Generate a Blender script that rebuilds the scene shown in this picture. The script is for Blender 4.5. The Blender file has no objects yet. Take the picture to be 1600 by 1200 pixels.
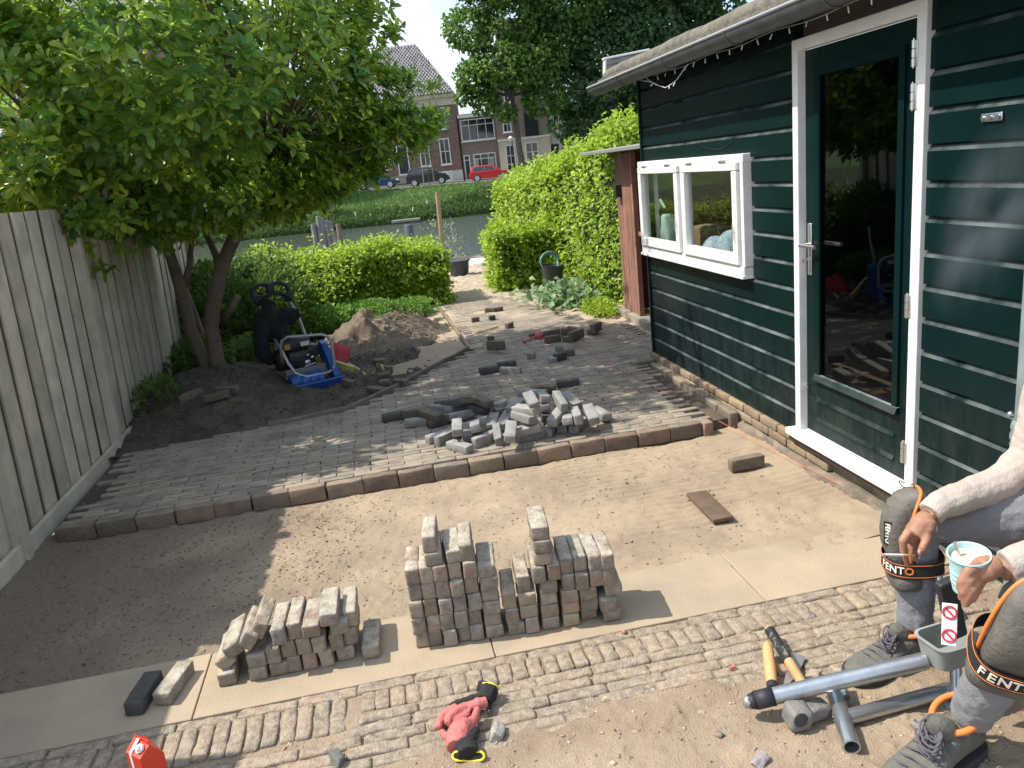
import bpy, bmesh, math, random
import numpy as np
from mathutils import Vector, Matrix, Euler
random.seed(7); rng = np.random.default_rng(7)
PI = math.pi
SC = bpy.context.scene
COL = SC.collection
# ---------------------------------------------------------------- camera
PITCH, ROLL, YAW, FPX, EYE = 0.26655590, -0.10898254, 0.15846278, 1230.03, 1.70
def cam_axes():
    cy, sy = math.cos(YAW), math.sin(YAW)
    f = np.array([sy*math.cos(PITCH), cy*math.cos(PITCH), -math.sin(PITCH)])
    r = np.array([cy, -sy, 0.]); u = np.cross(r, f)
    c, s = math.cos(ROLL), math.sin(ROLL)
    return c*r+s*u, -s*r+c*u, f
CR, CU, CF = cam_axes()
cam_d = bpy.data.cameras.new('camera'); cam = bpy.data.objects.new('camera', cam_d); COL.objects.link(cam)
m = Matrix(((CR[0], CU[0], -CF[0], 0), (CR[1], CU[1], -CF[1], 0), (CR[2], CU[2], -CF[2], EYE), (0, 0, 0, 1)))
cam.matrix_world = m
cam_d.sensor_width = 36; cam_d.lens = FPX/1600*36; cam_d.clip_start = 0.05; cam_d.clip_end = 3000
SC.camera = cam
# ---------------------------------------------------------------- light
SUND = Vector((-0.72, 0.12, 1.0)).normalized()      # towards the sun
SUN_EL = math.asin(SUND.z); SUN_AZ = math.atan2(SUND.x, SUND.y)
sl = bpy.data.lights.new('sun', 'SUN'); sl.energy = 3.65; sl.angle = math.radians(0.55); sl.color = (1.0, 0.93, 0.82)
so = bpy.data.objects.new('sun', sl); COL.objects.link(so)
so.rotation_euler = SUND.to_track_quat('Z', 'Y').to_euler()
W = bpy.data.worlds.new('World'); SC.world = W; W.use_nodes = True
wn = W.node_tree.nodes; wl = W.node_tree.links; wn.clear()
wo = wn.new('ShaderNodeOutputWorld'); bg = wn.new('ShaderNodeBackground'); bg.inputs[1].default_value = 0.15
sky = wn.new('ShaderNodeTexSky'); sky.sky_type = 'NISHITA'; sky.sun_disc = False
sky.sun_elevation = SUN_EL; sky.sun_rotation = SUN_AZ; sky.air_density = 1.0; sky.dust_density = 1.6
tc = wn.new('ShaderNodeTexCoord'); mp = wn.new('ShaderNodeMapping'); mp.inputs['Scale'].default_value = (1.0, 1.0, 2.6)
nz = wn.new('ShaderNodeTexNoise'); nz.inputs['Scale'].default_value = 3.2; nz.inputs['Detail'].default_value = 9; nz.inputs['Roughness'].default_value = 0.58
cr = wn.new('ShaderNodeValToRGB'); cr.color_ramp.elements[0].position = 0.40; cr.color_ramp.elements[1].position = 0.60
mx = wn.new('ShaderNodeMix'); mx.data_type = 'RGBA'; mx.inputs[7].default_value = (4.4, 5.0, 5.8, 1)
wl.new(tc.outputs['Generated'], mp.inputs[0]); wl.new(mp.outputs[0], nz.inputs[0]); wl.new(nz.outputs[0], cr.inputs[0])
wl.new(cr.outputs[0], mx.inputs[0]); wl.new(sky.outputs[0], mx.inputs[6]); wl.new(mx.outputs[2], bg.inputs[0]); wl.new(bg.outputs[0], wo.inputs[0])
SC.view_settings.view_transform = 'Standard'; SC.view_settings.look = 'None'; SC.view_settings.exposure = 0.82; SC.view_settings.gamma = 1
SC.view_settings.use_curve_mapping = False
SC.render.engine = 'CYCLES'
# ---------------------------------------------------------------- photo measurement helpers (pixel of the 1600 px photo -> point in the place)
def ray(px): return CF + (px[0]-800)/FPX*CR - (px[1]-600)/FPX*CU
def onz(px, z=0.):
    d = ray(px); return np.array([0, 0, EYE]) + (z-EYE)/d[2]*d
def ony(px, y):
    d = ray(px); return np.array([0, 0, EYE]) + y/d[1]*d
def onx(px, x):
    d = ray(px); return np.array([0, 0, EYE]) + x/d[0]*d
FH = np.array([math.sin(YAW), math.cos(YAW), 0]); RH = np.array([math.cos(YAW), -math.sin(YAW), 0])
def uv(px, v):                                       # point at horizontal distance v -> (u, z)
    d = ray(px); q = np.array([0, 0, EYE]) + v/(d@FH)*d
    return float(q@RH), float(q[2])
# ---------------------------------------------------------------- noise
def _h(i, j, k, s):
    n = (i*374761393 + j*668265263 + k*2147483647 + s*974711) & 0xffffffff
    n = ((n ^ (n >> 13))*1274126177) & 0xffffffff
    return ((n ^ (n >> 16)) & 0xffff)/65535.0
def vnoise(P, f=1.0, s=0):
    P = np.asarray(P, float)*f; I = np.floor(P).astype(np.int64); F = P-I; F = F*F*(3-2*F); r = 0
    for a in (0, 1):
        for b in (0, 1):
            for c in (0, 1):
                w = (F[:, 0] if a else 1-F[:, 0])*(F[:, 1] if b else 1-F[:, 1])*(F[:, 2] if c else 1-F[:, 2])
                r = r + w*_h(I[:, 0]+a, I[:, 1]+b, I[:, 2]+c, s)
    return r*2-1
def fbm(P, f=1.0, o=4, s=0):
    r = 0; a = 1.0
    for k in range(o): r = r + a*vnoise(P, f*2**k, s+k*17); a *= .5
    return r
# ---------------------------------------------------------------- materials
MATS = {}
def mat(name, col, rough=.8, col2=None, nscale=8, bump=0.0, bscale=60, metal=0, vary=0.0, huevar=None, spec=0.5, trans=0.0, coat=0, dust_glint=None, detail=4, thresh=(.35, .65)):
    """principled material; col2: second colour mixed in by noise; vary: per-piece brightness; dust: (colour, amount) on upward faces by noise"""
    if name in MATS: return MATS[name]
    M = bpy.data.materials.new(name); M.use_nodes = True; N = M.node_tree.nodes; Lk = M.node_tree.links
    B = N['Principled BSDF']; B.inputs['Roughness'].default_value = rough; B.inputs['Metallic'].default_value = metal
    B.inputs['Specular IOR Level'].default_value = spec; B.inputs['Coat Weight'].default_value = coat
    c1 = (*col, 1); B.inputs['Base Color'].default_value = c1
    tc = N.new('ShaderNodeTexCoord'); oi = N.new('ShaderNodeObjectInfo'); at = N.new('ShaderNodeAttribute'); at.attribute_name = 'var'
    add = N.new('ShaderNodeMath'); add.operation = 'ADD'; Lk.new(oi.outputs['Random'], add.inputs[0]); Lk.new(at.outputs['Fac'], add.inputs[1])
    fr = N.new('ShaderNodeMath'); fr.operation = 'FRACT'; Lk.new(add.outputs[0], fr.inputs[0])
    va = N.new('ShaderNodeVectorMath'); va.operation = 'ADD'; Lk.new(tc.outputs['Object'], va.inputs[0])
    vs = N.new('ShaderNodeMath'); vs.operation = 'MULTIPLY'; vs.inputs[1].default_value = 37.0; Lk.new(oi.outputs['Random'], vs.inputs[0]); Lk.new(vs.outputs[0], va.inputs[1])
    cur = None
    def rgb(c):
        n = N.new('ShaderNodeRGB'); n.outputs[0].default_value = (*c, 1); return n.outputs[0]
    def mix(f, a, b):
        n = N.new('ShaderNodeMix'); n.data_type = 'RGBA'
        if isinstance(f, float): n.inputs[0].default_value = f
        else: Lk.new(f, n.inputs[0])
        Lk.new(a, n.inputs[6]); Lk.new(b, n.inputs[7]); return n.outputs[2]
    def noise(sc, det, lo, hi, rg=.6):
        n = N.new('ShaderNodeTexNoise'); n.inputs['Scale'].default_value = sc; n.inputs['Detail'].default_value = det; n.inputs['Roughness'].default_value = rg
        Lk.new(va.outputs[0], n.inputs[0]); r = N.new('ShaderNodeMapRange'); r.inputs[1].default_value = lo; r.inputs[2].default_value = hi
        Lk.new(n.outputs[0], r.inputs[0]); return r.outputs[0], n.outputs[0]
    cur = rgb(col)
    if huevar:
        hs = [huevar] if not isinstance(huevar, list) else huevar
        rp = N.new('ShaderNodeValToRGB'); rp.color_ramp.interpolation = 'LINEAR'
        cs = [col]+hs; els = rp.color_ramp.elements
        els[0].position = 0; els[0].color = (*cs[0], 1); els[1].position = 1; els[1].color = (*cs[-1], 1)
        for i in range(1, len(cs)-1):
            e = els.new(i/(len(cs)-1)); e.color = (*cs[i], 1)
        Lk.new(fr.outputs[0], rp.inputs[0]); cur = rp.outputs[0]
    if col2 is not None:
        f, _ = noise(nscale, detail, *thresh); cur = mix(f, cur, rgb(col2))
    if vary:
        m1 = N.new('ShaderNodeMath'); m1.operation = 'MULTIPLY'; m1.inputs[1].default_value = 7.31; Lk.new(fr.outputs[0], m1.inputs[0])
        m2 = N.new('ShaderNodeMath'); m2.operation = 'FRACT'; Lk.new(m1.outputs[0], m2.inputs[0])
        mr = N.new('ShaderNodeMapRange'); mr.inputs[3].default_value = 1-vary; mr.inputs[4].default_value = 1+vary; Lk.new(m2.outputs[0], mr.inputs[0])
        hv = N.new('ShaderNodeHueSaturation'); Lk.new(mr.outputs[0], hv.inputs['Value']); Lk.new(cur, hv.inputs['Color']); cur = hv.outputs[0]
    if dust_glint:
        f, _ = noise(dust_glint[2] if len(dust_glint) > 2 else 14, 6, .35, .7); g = N.new('ShaderNodeNewGeometry'); sx = N.new('ShaderNodeSeparateXYZ'); Lk.new(g.outputs['Normal'], sx.inputs[0])
        r = N.new('ShaderNodeMapRange'); r.inputs[1].default_value = .2; r.inputs[2].default_value = .95; Lk.new(sx.outputs[2], r.inputs[0])
        a = N.new('ShaderNodeMath'); a.operation = 'MULTIPLY'; Lk.new(f, a.inputs[0]); Lk.new(r.outputs[0], a.inputs[1])
        b = N.new('ShaderNodeMath'); b.operation = 'MULTIPLY'; b.inputs[1].default_value = dust_glint[1]; Lk.new(a.outputs[0], b.inputs[0])
        cur = mix(b.outputs[0], cur, rgb(dust_glint[0]))
    Lk.new(cur, B.inputs['Base Color'])
    if bump:
        _, n = noise(bscale, 6, 0, 1); bp = N.new('ShaderNodeBump'); bp.inputs['Strength'].default_value = min(1, bump*1.0); bp.inputs['Distance'].default_value = .004 if bump <= 1 else .004*bump
        Lk.new(n, bp.inputs['Height']); Lk.new(bp.outputs[0], B.inputs['Normal'])
    if trans:
        T = N.new('ShaderNodeBsdfTranslucent'); hv = N.new('ShaderNodeHueSaturation'); hv.inputs['Value'].default_value = 1.9; hv.inputs['Hue'].default_value = .485; Lk.new(cur, hv.inputs['Color']); Lk.new(hv.outputs[0], T.inputs[0])
        ms = N.new('ShaderNodeMixShader'); ms.inputs[0].default_value = trans; Lk.new(B.outputs[0], ms.inputs[1]); Lk.new(T.outputs[0], ms.inputs[2])
        Lk.new(ms.outputs[0], N['Material Output'].inputs[0])
    MATS[name] = M; return M
def glassmat(name, tint=(.9, .95, .95), base=.06):
    M = bpy.data.materials.new(name); M.use_nodes = True; N = M.node_tree.nodes; Lk = M.node_tree.links
    N.remove(N['Principled BSDF']); t = N.new('ShaderNodeBsdfTransparent'); t.inputs[0].default_value = (*tint, 1)
    g = N.new('ShaderNodeBsdfGlossy'); g.inputs['Roughness'].default_value = .015; fr = N.new('ShaderNodeFresnel'); fr.inputs[0].default_value = 1.6
    a = N.new('ShaderNodeMath'); a.operation = 'ADD'; a.inputs[1].default_value = base; a.use_clamp = True; Lk.new(fr.outputs[0], a.inputs[0])
    ge = N.new('ShaderNodeNewGeometry'); sb_ = N.new('ShaderNodeMath'); sb_.operation = 'SUBTRACT'; sb_.inputs[0].default_value = 1; Lk.new(ge.outputs['Backfacing'], sb_.inputs[1]); mu = N.new('ShaderNodeMath'); mu.operation = 'MULTIPLY'; Lk.new(a.outputs[0], mu.inputs[0]); Lk.new(sb_.outputs[0], mu.inputs[1])
    ms = N.new('ShaderNodeMixShader'); Lk.new(mu.outputs[0], ms.inputs[0]); Lk.new(t.outputs[0], ms.inputs[1]); Lk.new(g.outputs[0], ms.inputs[2])
    Lk.new(ms.outputs[0], N['Material Output'].inputs[0]); MATS[name] = M; return M
# ---------------------------------------------------------------- mesh helpers
class MB:
    def __init__(s): s.v = []; s.f = []; s.n = 0
    def add(s, v, f):
        v = np.asarray(v, float).reshape(-1, 3); s.v.append(v); s.f += [tuple(int(i)+s.n for i in q) for q in f]; s.n += len(v); return s
def xf(v, loc=(0, 0, 0), rot=(0, 0, 0), sc=1):
    R = np.array(Euler(rot).to_matrix()); return (np.asarray(v, float)*sc)@R.T + np.asarray(loc)
BF = [(0, 1, 3, 2), (4, 6, 7, 5), (0, 4, 5, 1), (2, 3, 7, 6), (0, 2, 6, 4), (1, 5, 7, 3)]
def box(c, s, rot=(0, 0, 0)):
    v = np.array([[x, y, z] for x in (-.5, .5) for y in (-.5, .5) for z in (-.5, .5)])*np.asarray(s)
    return xf(v, c, rot), BF
def box2(a, b):
    a = np.asarray(a, float); b = np.asarray(b, float); return box((a+b)/2, b-a)
def rbox(c, s, r=.005, rot=(0, 0, 0), segs=(0, 0, 0), noise=0, seed=0, nf=20):
    """box with rounded edges; segs = extra cuts per axis"""
    s = np.asarray(s, float); h = s/2; r = min(r, h.min()*.95); cuts = []
    for k in range(3):
        inner = np.linspace(-(h[k]-r), h[k]-r, segs[k]+2); cuts.append(np.concatenate([[-h[k]], inner, [h[k]]]))
    idx = {}; V = []; F = []
    def vid(p):
        key = tuple(np.round(p, 7))
        if key not in idx: idx[key] = len(V); V.append(p)
        return idx[key]
    for ax in range(3):
        a, b = (ax+1) % 3, (ax+2) % 3
        for sg in (-1, 1):
            for i in range(len(cuts[a])-1):
                for j in range(len(cuts[b])-1):
                    q = []
                    for (ii, jj) in ((i, j), (i+1, j), (i+1, j+1), (i, j+1)):
                        p = [0, 0, 0]; p[ax] = sg*h[ax]; p[a] = cuts[a][ii]; p[b] = cuts[b][jj]; q.append(vid(p))
                    F.append(tuple(q if sg > 0 else q[::-1]))
    V = np.array(V); inn = np.clip(V, -(h-r), h-r); d = V-inn; L = np.linalg.norm(d, axis=1, keepdims=True); V = inn+d/np.maximum(L, 1e-9)*r
    if noise: V = V + np.stack([vnoise(V+seed*3.7, nf, seed+k) for k in range(3)], 1)*noise
    return xf(V, c, rot), F
def tube(pts, r, n=10, cap=True):
    P = np.asarray(pts, float); m = len(P); r = np.broadcast_to(np.asarray(r, float), (m,))
    V = []; T = np.gradient(P, axis=0); T /= np.linalg.norm(T, axis=1, keepdims=True)+1e-12
    up = np.array([0, 0, 1.]) if abs(T[0][2]) < .9 else np.array([1., 0, 0]); x = np.cross(up, T[0]); x /= np.linalg.norm(x)
    for i in range(m):
        x = x - T[i]*(x@T[i]); x /= np.linalg.norm(x)+1e-12; y = np.cross(T[i], x)
        for k in range(n):
            a = 2*PI*k/n; V.append(P[i]+r[i]*(math.cos(a)*x+math.sin(a)*y))
    F = [(i*n+k, i*n+(k+1) % n, (i+1)*n+(k+1) % n, (i+1)*n+k) for i in range(m-1) for k in range(n)]
    if cap: F += [tuple(range(n))[::-1], tuple(range((m-1)*n, m*n))]
    return np.array(V), F
def lathe(prof, c=(0, 0, 0), n=24, rot=(0, 0, 0)):
    V = [[r*math.cos(2*PI*k/n), r*math.sin(2*PI*k/n), z] for r, z in prof for k in range(n)]
    F = [(i*n+k, i*n+(k+1) % n, (i+1)*n+(k+1) % n, (i+1)*n+k) for i in range(len(prof)-1) for k in range(n)]
    F += [tuple(range(n))[::-1], tuple(range((len(prof)-1)*n, len(prof)*n))]
    return xf(V, c, rot), F
def ball(c, r, n=12, m=8, rot=(0, 0, 0), e=1.0):
    r = np.broadcast_to(np.asarray(r, float), (3,)); V = [[0, 0, -1]]
    sp = lambda t: math.copysign(abs(t)**e, t)
    for i in range(1, m):
        t = -PI/2+PI*i/m
        V += [[sp(math.cos(t))*sp(math.cos(2*PI*k/n)), sp(math.cos(t))*sp(math.sin(2*PI*k/n)), sp(math.sin(t))] for k in range(n)]
    V.append([0, 0, 1]); F = [(0, 1+(k+1) % n, 1+k) for k in range(n)]
    for i in range(m-2): F += [(1+i*n+k, 1+i*n+(k+1) % n, 1+(i+1)*n+(k+1) % n, 1+(i+1)*n+k) for k in range(n)]
    b = 1+(m-2)*n; F += [(b+k, b+(k+1) % n, len(V)-1) for k in range(n)]
    return xf(np.array(V)*r, c, rot), F
def prism(poly, y0, y1, axes='xzy'):
    """polygon in the (a, b) plane extruded along the third axis; axes gives the order a, b, extrusion"""
    n = len(poly); V = np.zeros((2*n, 3)); ia, ib, ic = ['xyz'.index(k) for k in axes]
    for i, (a, b) in enumerate(poly):
        for k, yy in ((0, y0), (n, y1)): V[i+k, ia] = a; V[i+k, ib] = b; V[i+k, ic] = yy
    F = [tuple(range(n)), tuple(range(2*n-1, n-1, -1))]+[(i, i+n, (i+1) % n+n, (i+1) % n) for i in range(n)]
    return V, F
def mesh_of(name, mb, material=None, smooth=False, var=None, flip=False, fix=True):
    me = bpy.data.meshes.new(name); V = np.concatenate(mb.v) if mb.v else np.zeros((0, 3))
    me.from_pydata(V.tolist(), [], mb.f); me.update()
    if fix and mb.f and len(mb.f) < 60000:
        b = bmesh.new(); b.from_mesh(me); bmesh.ops.recalc_face_normals(b, faces=b.faces[:]); b.to_mesh(me); b.free()
    if smooth:
        me.polygons.foreach_set('use_smooth', [True]*len(me.polygons)); 
        if smooth != 'full': me.set_sharp_from_angle(angle=math.radians(50))
    if material: me.materials.append(material)
    if var is not None:
        a = me.attributes.new('var', 'FLOAT', 'FACE'); a.data.foreach_set('value', np.asarray(var, np.float32))
    return me
def link(name, me, parent=None, loc=None, rot=None):
    o = bpy.data.objects.new(name, me); COL.objects.link(o)
    if parent: o.parent = parent
    if loc is not None: o.location = loc
    if rot is not None: o.rotation_euler = rot
    return o
def mk(name, shapes, material, parent=None, smooth=False, loc=None, rot=None, **k):
    if isinstance(shapes, tuple): shapes = [shapes]
    if isinstance(shapes, MB): b = shapes
    else:
        b = MB()
        for s in shapes: b.add(*s)
    return link(name, mesh_of(name, b, material, smooth, **k), parent, loc, rot)
def tag(o, label=None, cat=None, group=None, kind=None):
    if label: o['label'] = label
    if cat: o['category'] = cat
    if group: o['group'] = group
    if kind: o['kind'] = kind
    return o
def thing(name, label, cat, loc=(0, 0, 0), rot=(0, 0, 0), group=None):
    o = bpy.data.objects.new(name, None); COL.objects.link(o); o.location = loc; o.rotation_euler = rot; o.empty_display_size = .1
    return tag(o, label, cat, group)
def struct(name, shapes, material, smooth=False, **k): return tag(mk(name, shapes, material, None, smooth, **k), kind='structure')
def dup(o, parent=None):
    c = o.copy(); COL.objects.link(c)
    if parent: c.parent = parent
    for ch in list(o.children): dup(ch, c)
    return c
def fastmesh(name, V, T, material, var=None, nper=3):
    """big triangle/quad soup by numpy"""
    me = bpy.data.meshes.new(name); V = np.ascontiguousarray(V, np.float32); T = np.ascontiguousarray(T, np.int32); nf = len(T)
    me.vertices.add(len(V)); me.vertices.foreach_set('co', V.ravel()); me.loops.add(nf*nper); me.loops.foreach_set('vertex_index', T.ravel())
    me.polygons.add(nf); me.polygons.foreach_set('loop_start', np.arange(0, nf*nper, nper, dtype=np.int32))
    me.polygons.foreach_set('loop_total', np.full(nf, nper, np.int32)) if False else None
    if var is not None:
        a = me.attributes.new('var', 'FLOAT', 'FACE'); a.data.foreach_set('value', np.asarray(var, np.float32))
    me.update(calc_edges=True); me.materials.append(material); return me
def norm(a): return a/np.maximum(np.linalg.norm(a, axis=1, keepdims=True), 1e-9)
def leafmesh(name, P, D, N, L, Wd, material, var=None, rich=False):
    """leaves with base P, direction D, normal N; rich: 4 triangles with a fold and droop, else 2"""
    n = len(P); D = norm(D); S = norm(np.cross(D, N)); N = norm(np.cross(S, D)); L = L[:, None]; Wd = Wd[:, None]
    if var is None: var = rng.random(n)
    if rich:
        dr = rng.uniform(.05, .30, n)[:, None]
        v = np.stack([P, P+D*L*.38+S*Wd*.30+N*Wd*.10, P+D*L*.36, P+D*L*.38-S*Wd*.30+N*Wd*.10, P+D*L*.74+S*Wd*.46+N*(Wd*.12-L*dr*.35), P+D*L*.72-N*L*dr*.4, P+D*L*.74-S*Wd*.46+N*(Wd*.12-L*dr*.35), P+D*L-N*L*dr], 1).reshape(-1, 3)
        b = (np.arange(n)*8)[:, None, None]; T = (np.array([[0, 1, 2], [0, 2, 3], [1, 4, 5], [1, 5, 2], [2, 5, 6], [2, 6, 3], [4, 7, 5], [5, 7, 6]])[None]+b).reshape(-1, 3); k = 8
    else:
        v = np.stack([P, P+D*L*.5+S*Wd*.5+N*Wd*.15, P+D*L-N*L*.08, P+D*L*.5-S*Wd*.5+N*Wd*.15], 1).reshape(-1, 3)
        b = (np.arange(n)*4)[:, None, None]; T = (np.array([[0, 1, 2], [0, 2, 3]])[None]+b).reshape(-1, 3); k = 2
    return fastmesh(name, v, T, material, np.repeat(var, k))
def rdir(n):
    v = rng.normal(size=(n, 3)); return norm(v)
def gridmesh(name, xs, ys, zf, material, smooth=True, keep=None):
    X, Y = np.meshgrid(xs, ys); P = np.stack([X.ravel(), Y.ravel(), np.zeros(X.size)], 1); Z = zf(P); P[:, 2] = Z
    nx, ny = len(xs), len(ys); i = np.arange(ny-1)[:, None]*nx+np.arange(nx-1)[None]; Q = np.stack([i, i+1, i+1+nx, i+nx], -1).reshape(-1, 4)
    if keep is not None: Q = Q[keep(P[Q].mean(1))]
    me = fastmesh(name, P, Q, material, None, 4)
    if smooth: me.polygons.foreach_set('use_smooth', np.ones(len(me.polygons), bool))
    return me
# ================================================================ materials
m_sand = mat('sand', (.40, .315, .215), .95, (.30, .235, .165), 2.2, bump=1.4, bscale=190, detail=8)
m_dirt = mat('dirt', (.38, .30, .21), .95, (.27, .20, .14), 3.5, bump=2.0, bscale=150, detail=9)
m_soil = mat('soil', (.062, .046, .034), .98, (.125, .098, .072), 3.0, bump=3, bscale=70, detail=9)
m_heap = mat('heap_soil', (.13, .10, .075), .98, (.22, .175, .13), 5.0, bump=3, bscale=60, detail=9)
m_pave = mat('paver', (.235, .195, .15), .9, (.175, .15, .125), 11, bump=1.4, bscale=120, vary=.2, huevar=[(.225, .195, .165), (.27, .215, .155), (.19, .175, .155), (.27, .235, .19)], dust_glint=((.40, .335, .25), .8, 4))
m_fgb = mat('path_brick', (.30, .235, .165), .92, (.20, .165, .13), 18, bump=2.6, bscale=120, vary=.16, huevar=[(.27, .225, .17), (.36, .245, .16), (.22, .19, .155), (.33, .265, .18)], dust_glint=((.50, .425, .32), .8, 38))
m_kerb = mat('kerb_brick', (.235, .18, .13), .9, (.16, .125, .095), 12, bump=2.4, bscale=90, vary=.22, huevar=[(.27, .175, .12), (.165, .15, .125), (.26, .20, .135)], dust_glint=((.36, .30, .22), .6, 10))
m_stack = mat('stack_brick', (.24, .185, .14), .9, (.35, .29, .22), 26, bump=2.6, bscale=100, vary=.24, huevar=[(.19, .165, .14), (.30, .195, .125), (.22, .19, .15), (.16, .15, .14), (.27, .20, .14)], dust_glint=((.56, .51, .42), .95, 18))
m_pile = mat('pile_brick', (.20, .19, .175), .85, (.27, .26, .245), 22, bump=1.2, bscale=90, vary=.18, huevar=[(.20, .185, .16), (.16, .16, .158), (.21, .195, .165)], dust_glint=((.31, .32, .325), .8, 12))
m_brown = mat('brown_brick', (.16, .125, .09), .9, (.10, .085, .065), 20, bump=1.6, bscale=90, vary=.18, dust_glint=((.26, .21, .15), .5, 14))
m_black = mat('dark_brick', (.05, .05, .048), .8, (.085, .08, .07), 18, bump=1.2, bscale=90, vary=.15)
m_slab = mat('concrete_slab', (.41, .325, .225), .9, (.30, .245, .18), 3.1, bump=.9, bscale=120, vary=.08, detail=12, thresh=(.3, .7))
m_wood_f = mat('fence_wood', (.57, .51, .39), .85, (.40, .36, .28), 5, bump=.8, bscale=60, vary=.14, huevar=[(.60, .52, .38), (.50, .46, .37), (.63, .56, .42)])
m_wood_in = mat('fence_wood_back', (.12, .08, .055), .9, (.09, .06, .042), 5, bump=.6, vary=.15)  # darkened brown, so the gaps between the front boards look shaded
m_green = mat('green_paint', (.0024, .0125, .0132), .28, (.0038, .0165, .0170), 3, bump=.25, bscale=25, spec=.12, coat=.0, dust_glint=((.42, .47, .46), .48, 5))  # settled dust; its pale colour also paints the highlight lines on board chamfers
m_white = mat('white_paint', (.80, .80, .78), .45, (.70, .69, .66), 7, bump=.2, bscale=40)
m_dark = mat('dark_void', (.012, .011, .010), .95)
m_int = mat('interior_wall', (.16, .15, .135), .9)
m_zinc = mat('gutter_grey', (.11, .115, .12), .55, (.075, .078, .08), 9, bump=.3, metal=.3)
m_felt = mat('roof_felt', (.10, .095, .08), .95, (.20, .18, .14), 14, bump=2.5, bscale=70)
m_plb = mat('plinth_brick', (.33, .235, .14), .9, (.22, .165, .11), 16, bump=1.5, bscale=90, vary=.14, huevar=[(.30, .235, .16), (.36, .25, .15), (.26, .21, .15)])
m_render = mat('old_render', (.26, .215, .16), .95, (.14, .12, .095), 9, bump=3, bscale=45)
m_steel = mat('galvanised_steel', (.50, .53, .55), .3, (.38, .41, .44), 14, metal=.85, bump=.2)
m_alu = mat('satin_aluminium', (.62, .62, .60), .32, metal=.9)
m_red_w = mat('red_brown_boards', (.30, .145, .10), .8, (.19, .095, .07), 7, bump=.8, vary=.15)
m_conc = mat('concrete', (.30, .27, .21), .95, (.20, .18, .14), 6, bump=1.5)
G = glassmat('window_glass', (.96, .98, .97), .05); GD = glassmat('door_glass', (.72, .73, .72), .04)
_g = m_green.node_tree; _N = _g.nodes; _L = _g.links; _B = _N['Principled BSDF']; _src = _B.inputs['Base Color'].links[0].from_socket
_ge = _N.new('ShaderNodeNewGeometry'); _sx = _N.new('ShaderNodeSeparateXYZ'); _L.new(_ge.outputs['Position'], _sx.inputs[0]); _mr = _N.new('ShaderNodeMapRange'); _mr.inputs[1].default_value = .75; _mr.inputs[2].default_value = .12; _mr.inputs[3].default_value = 0; _mr.inputs[4].default_value = 1; _L.new(_sx.outputs[2], _mr.inputs[0])
_mp = _N.new('ShaderNodeMapping'); _mp.inputs['Scale'].default_value = (9, 9, 3); _L.new(_ge.outputs['Position'], _mp.inputs[0]); _nz = _N.new('ShaderNodeTexNoise'); _nz.inputs['Scale'].default_value = 1.6; _nz.inputs['Detail'].default_value = 12; _nz.inputs['Roughness'].default_value = .75; _L.new(_mp.outputs[0], _nz.inputs[0])
_m2 = _N.new('ShaderNodeMapRange'); _m2.inputs[1].default_value = .42; _m2.inputs[2].default_value = .75; _m2.inputs[4].default_value = .13; _L.new(_nz.outputs[0], _m2.inputs[0]); _mm = _N.new('ShaderNodeMath'); _mm.operation = 'MULTIPLY_ADD'; _mm.inputs[2].default_value = 0; _L.new(_m2.outputs[0], _mm.inputs[0]); _L.new(_mr.outputs[0], _mm.inputs[1])
_mx = _N.new('ShaderNodeMix'); _mx.data_type = 'RGBA'; _mx.inputs[7].default_value = (.30, .27, .22, 1); _L.new(_mm.outputs[0], _mx.inputs[0]); _L.new(_src, _mx.inputs[6]); _L.new(_mx.outputs[2], _B.inputs['Base Color'])   # dried mud splashes low on the paint
# ================================================================ ground
struct('ground', box2((-40, -8, -.35), (14, 14.75, -.045)), m_sand)
def z_sand(P):
    x, y = P[:, 0], P[:, 1]; n = fbm(P, 3.1, 4, 1)*.006+fbm(P, 17, 4, 5)*.0035
    w = 1/(1+np.exp(-(x-.1-.3*vnoise(P, 2, 9))*4))*np.clip((y-3.0)*4, 0, 1)
    r = np.abs(np.sin((y+.012*vnoise(P, 3, 3)+.004*vnoise(P, 14, 4))*PI/.056))
    n += -w*.012*(1-r)**.9*np.clip(.75+vnoise(P, 4, 6), 0, 1.3)
    cl = np.clip(1-x-.6, 0, 1)*.5+.15                                # cloddy, loose soil towards the fence
    n += cl*np.maximum(0, fbm(P, 38, 3, 21)-.25)*.016
    n += -.022 + .02*np.clip((y-3.0)*-5+.6, 0, 1)*np.clip((x-.7)*2, 0, 1)
    n += .03*np.exp(-((x+2.0)/.12)**2)
    n += np.clip((x-1.9)*.08, 0, .02)
    return n
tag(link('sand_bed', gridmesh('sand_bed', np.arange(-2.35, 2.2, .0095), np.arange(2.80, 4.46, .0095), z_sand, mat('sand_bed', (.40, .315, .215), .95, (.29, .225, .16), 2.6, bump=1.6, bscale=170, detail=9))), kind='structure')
def z_dirt(P):
    x, y = P[:, 0], P[:, 1]; e = 2.085+.05*vnoise(P, 3, 31)+.03*vnoise(P, 9, 32)-.10*np.clip((-.25-x)*2, 0, 1)
    w = 1/(1+np.exp((y-e)*42))
    return -.0105+w*.0155+fbm(P, 9, 4, 33)*.0045+w*np.maximum(0, fbm(P, 45, 3, 35)-.3)*.010
tag(link('dirt', gridmesh('dirt', np.arange(-1.75, 2.14, .0095), np.arange(.9, 2.62, .0095), z_dirt, m_dirt)), kind='structure')
struct('bare_ground', box2((-3, -6, -.06), (2.14, .95, -.012)), m_dirt)
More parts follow.
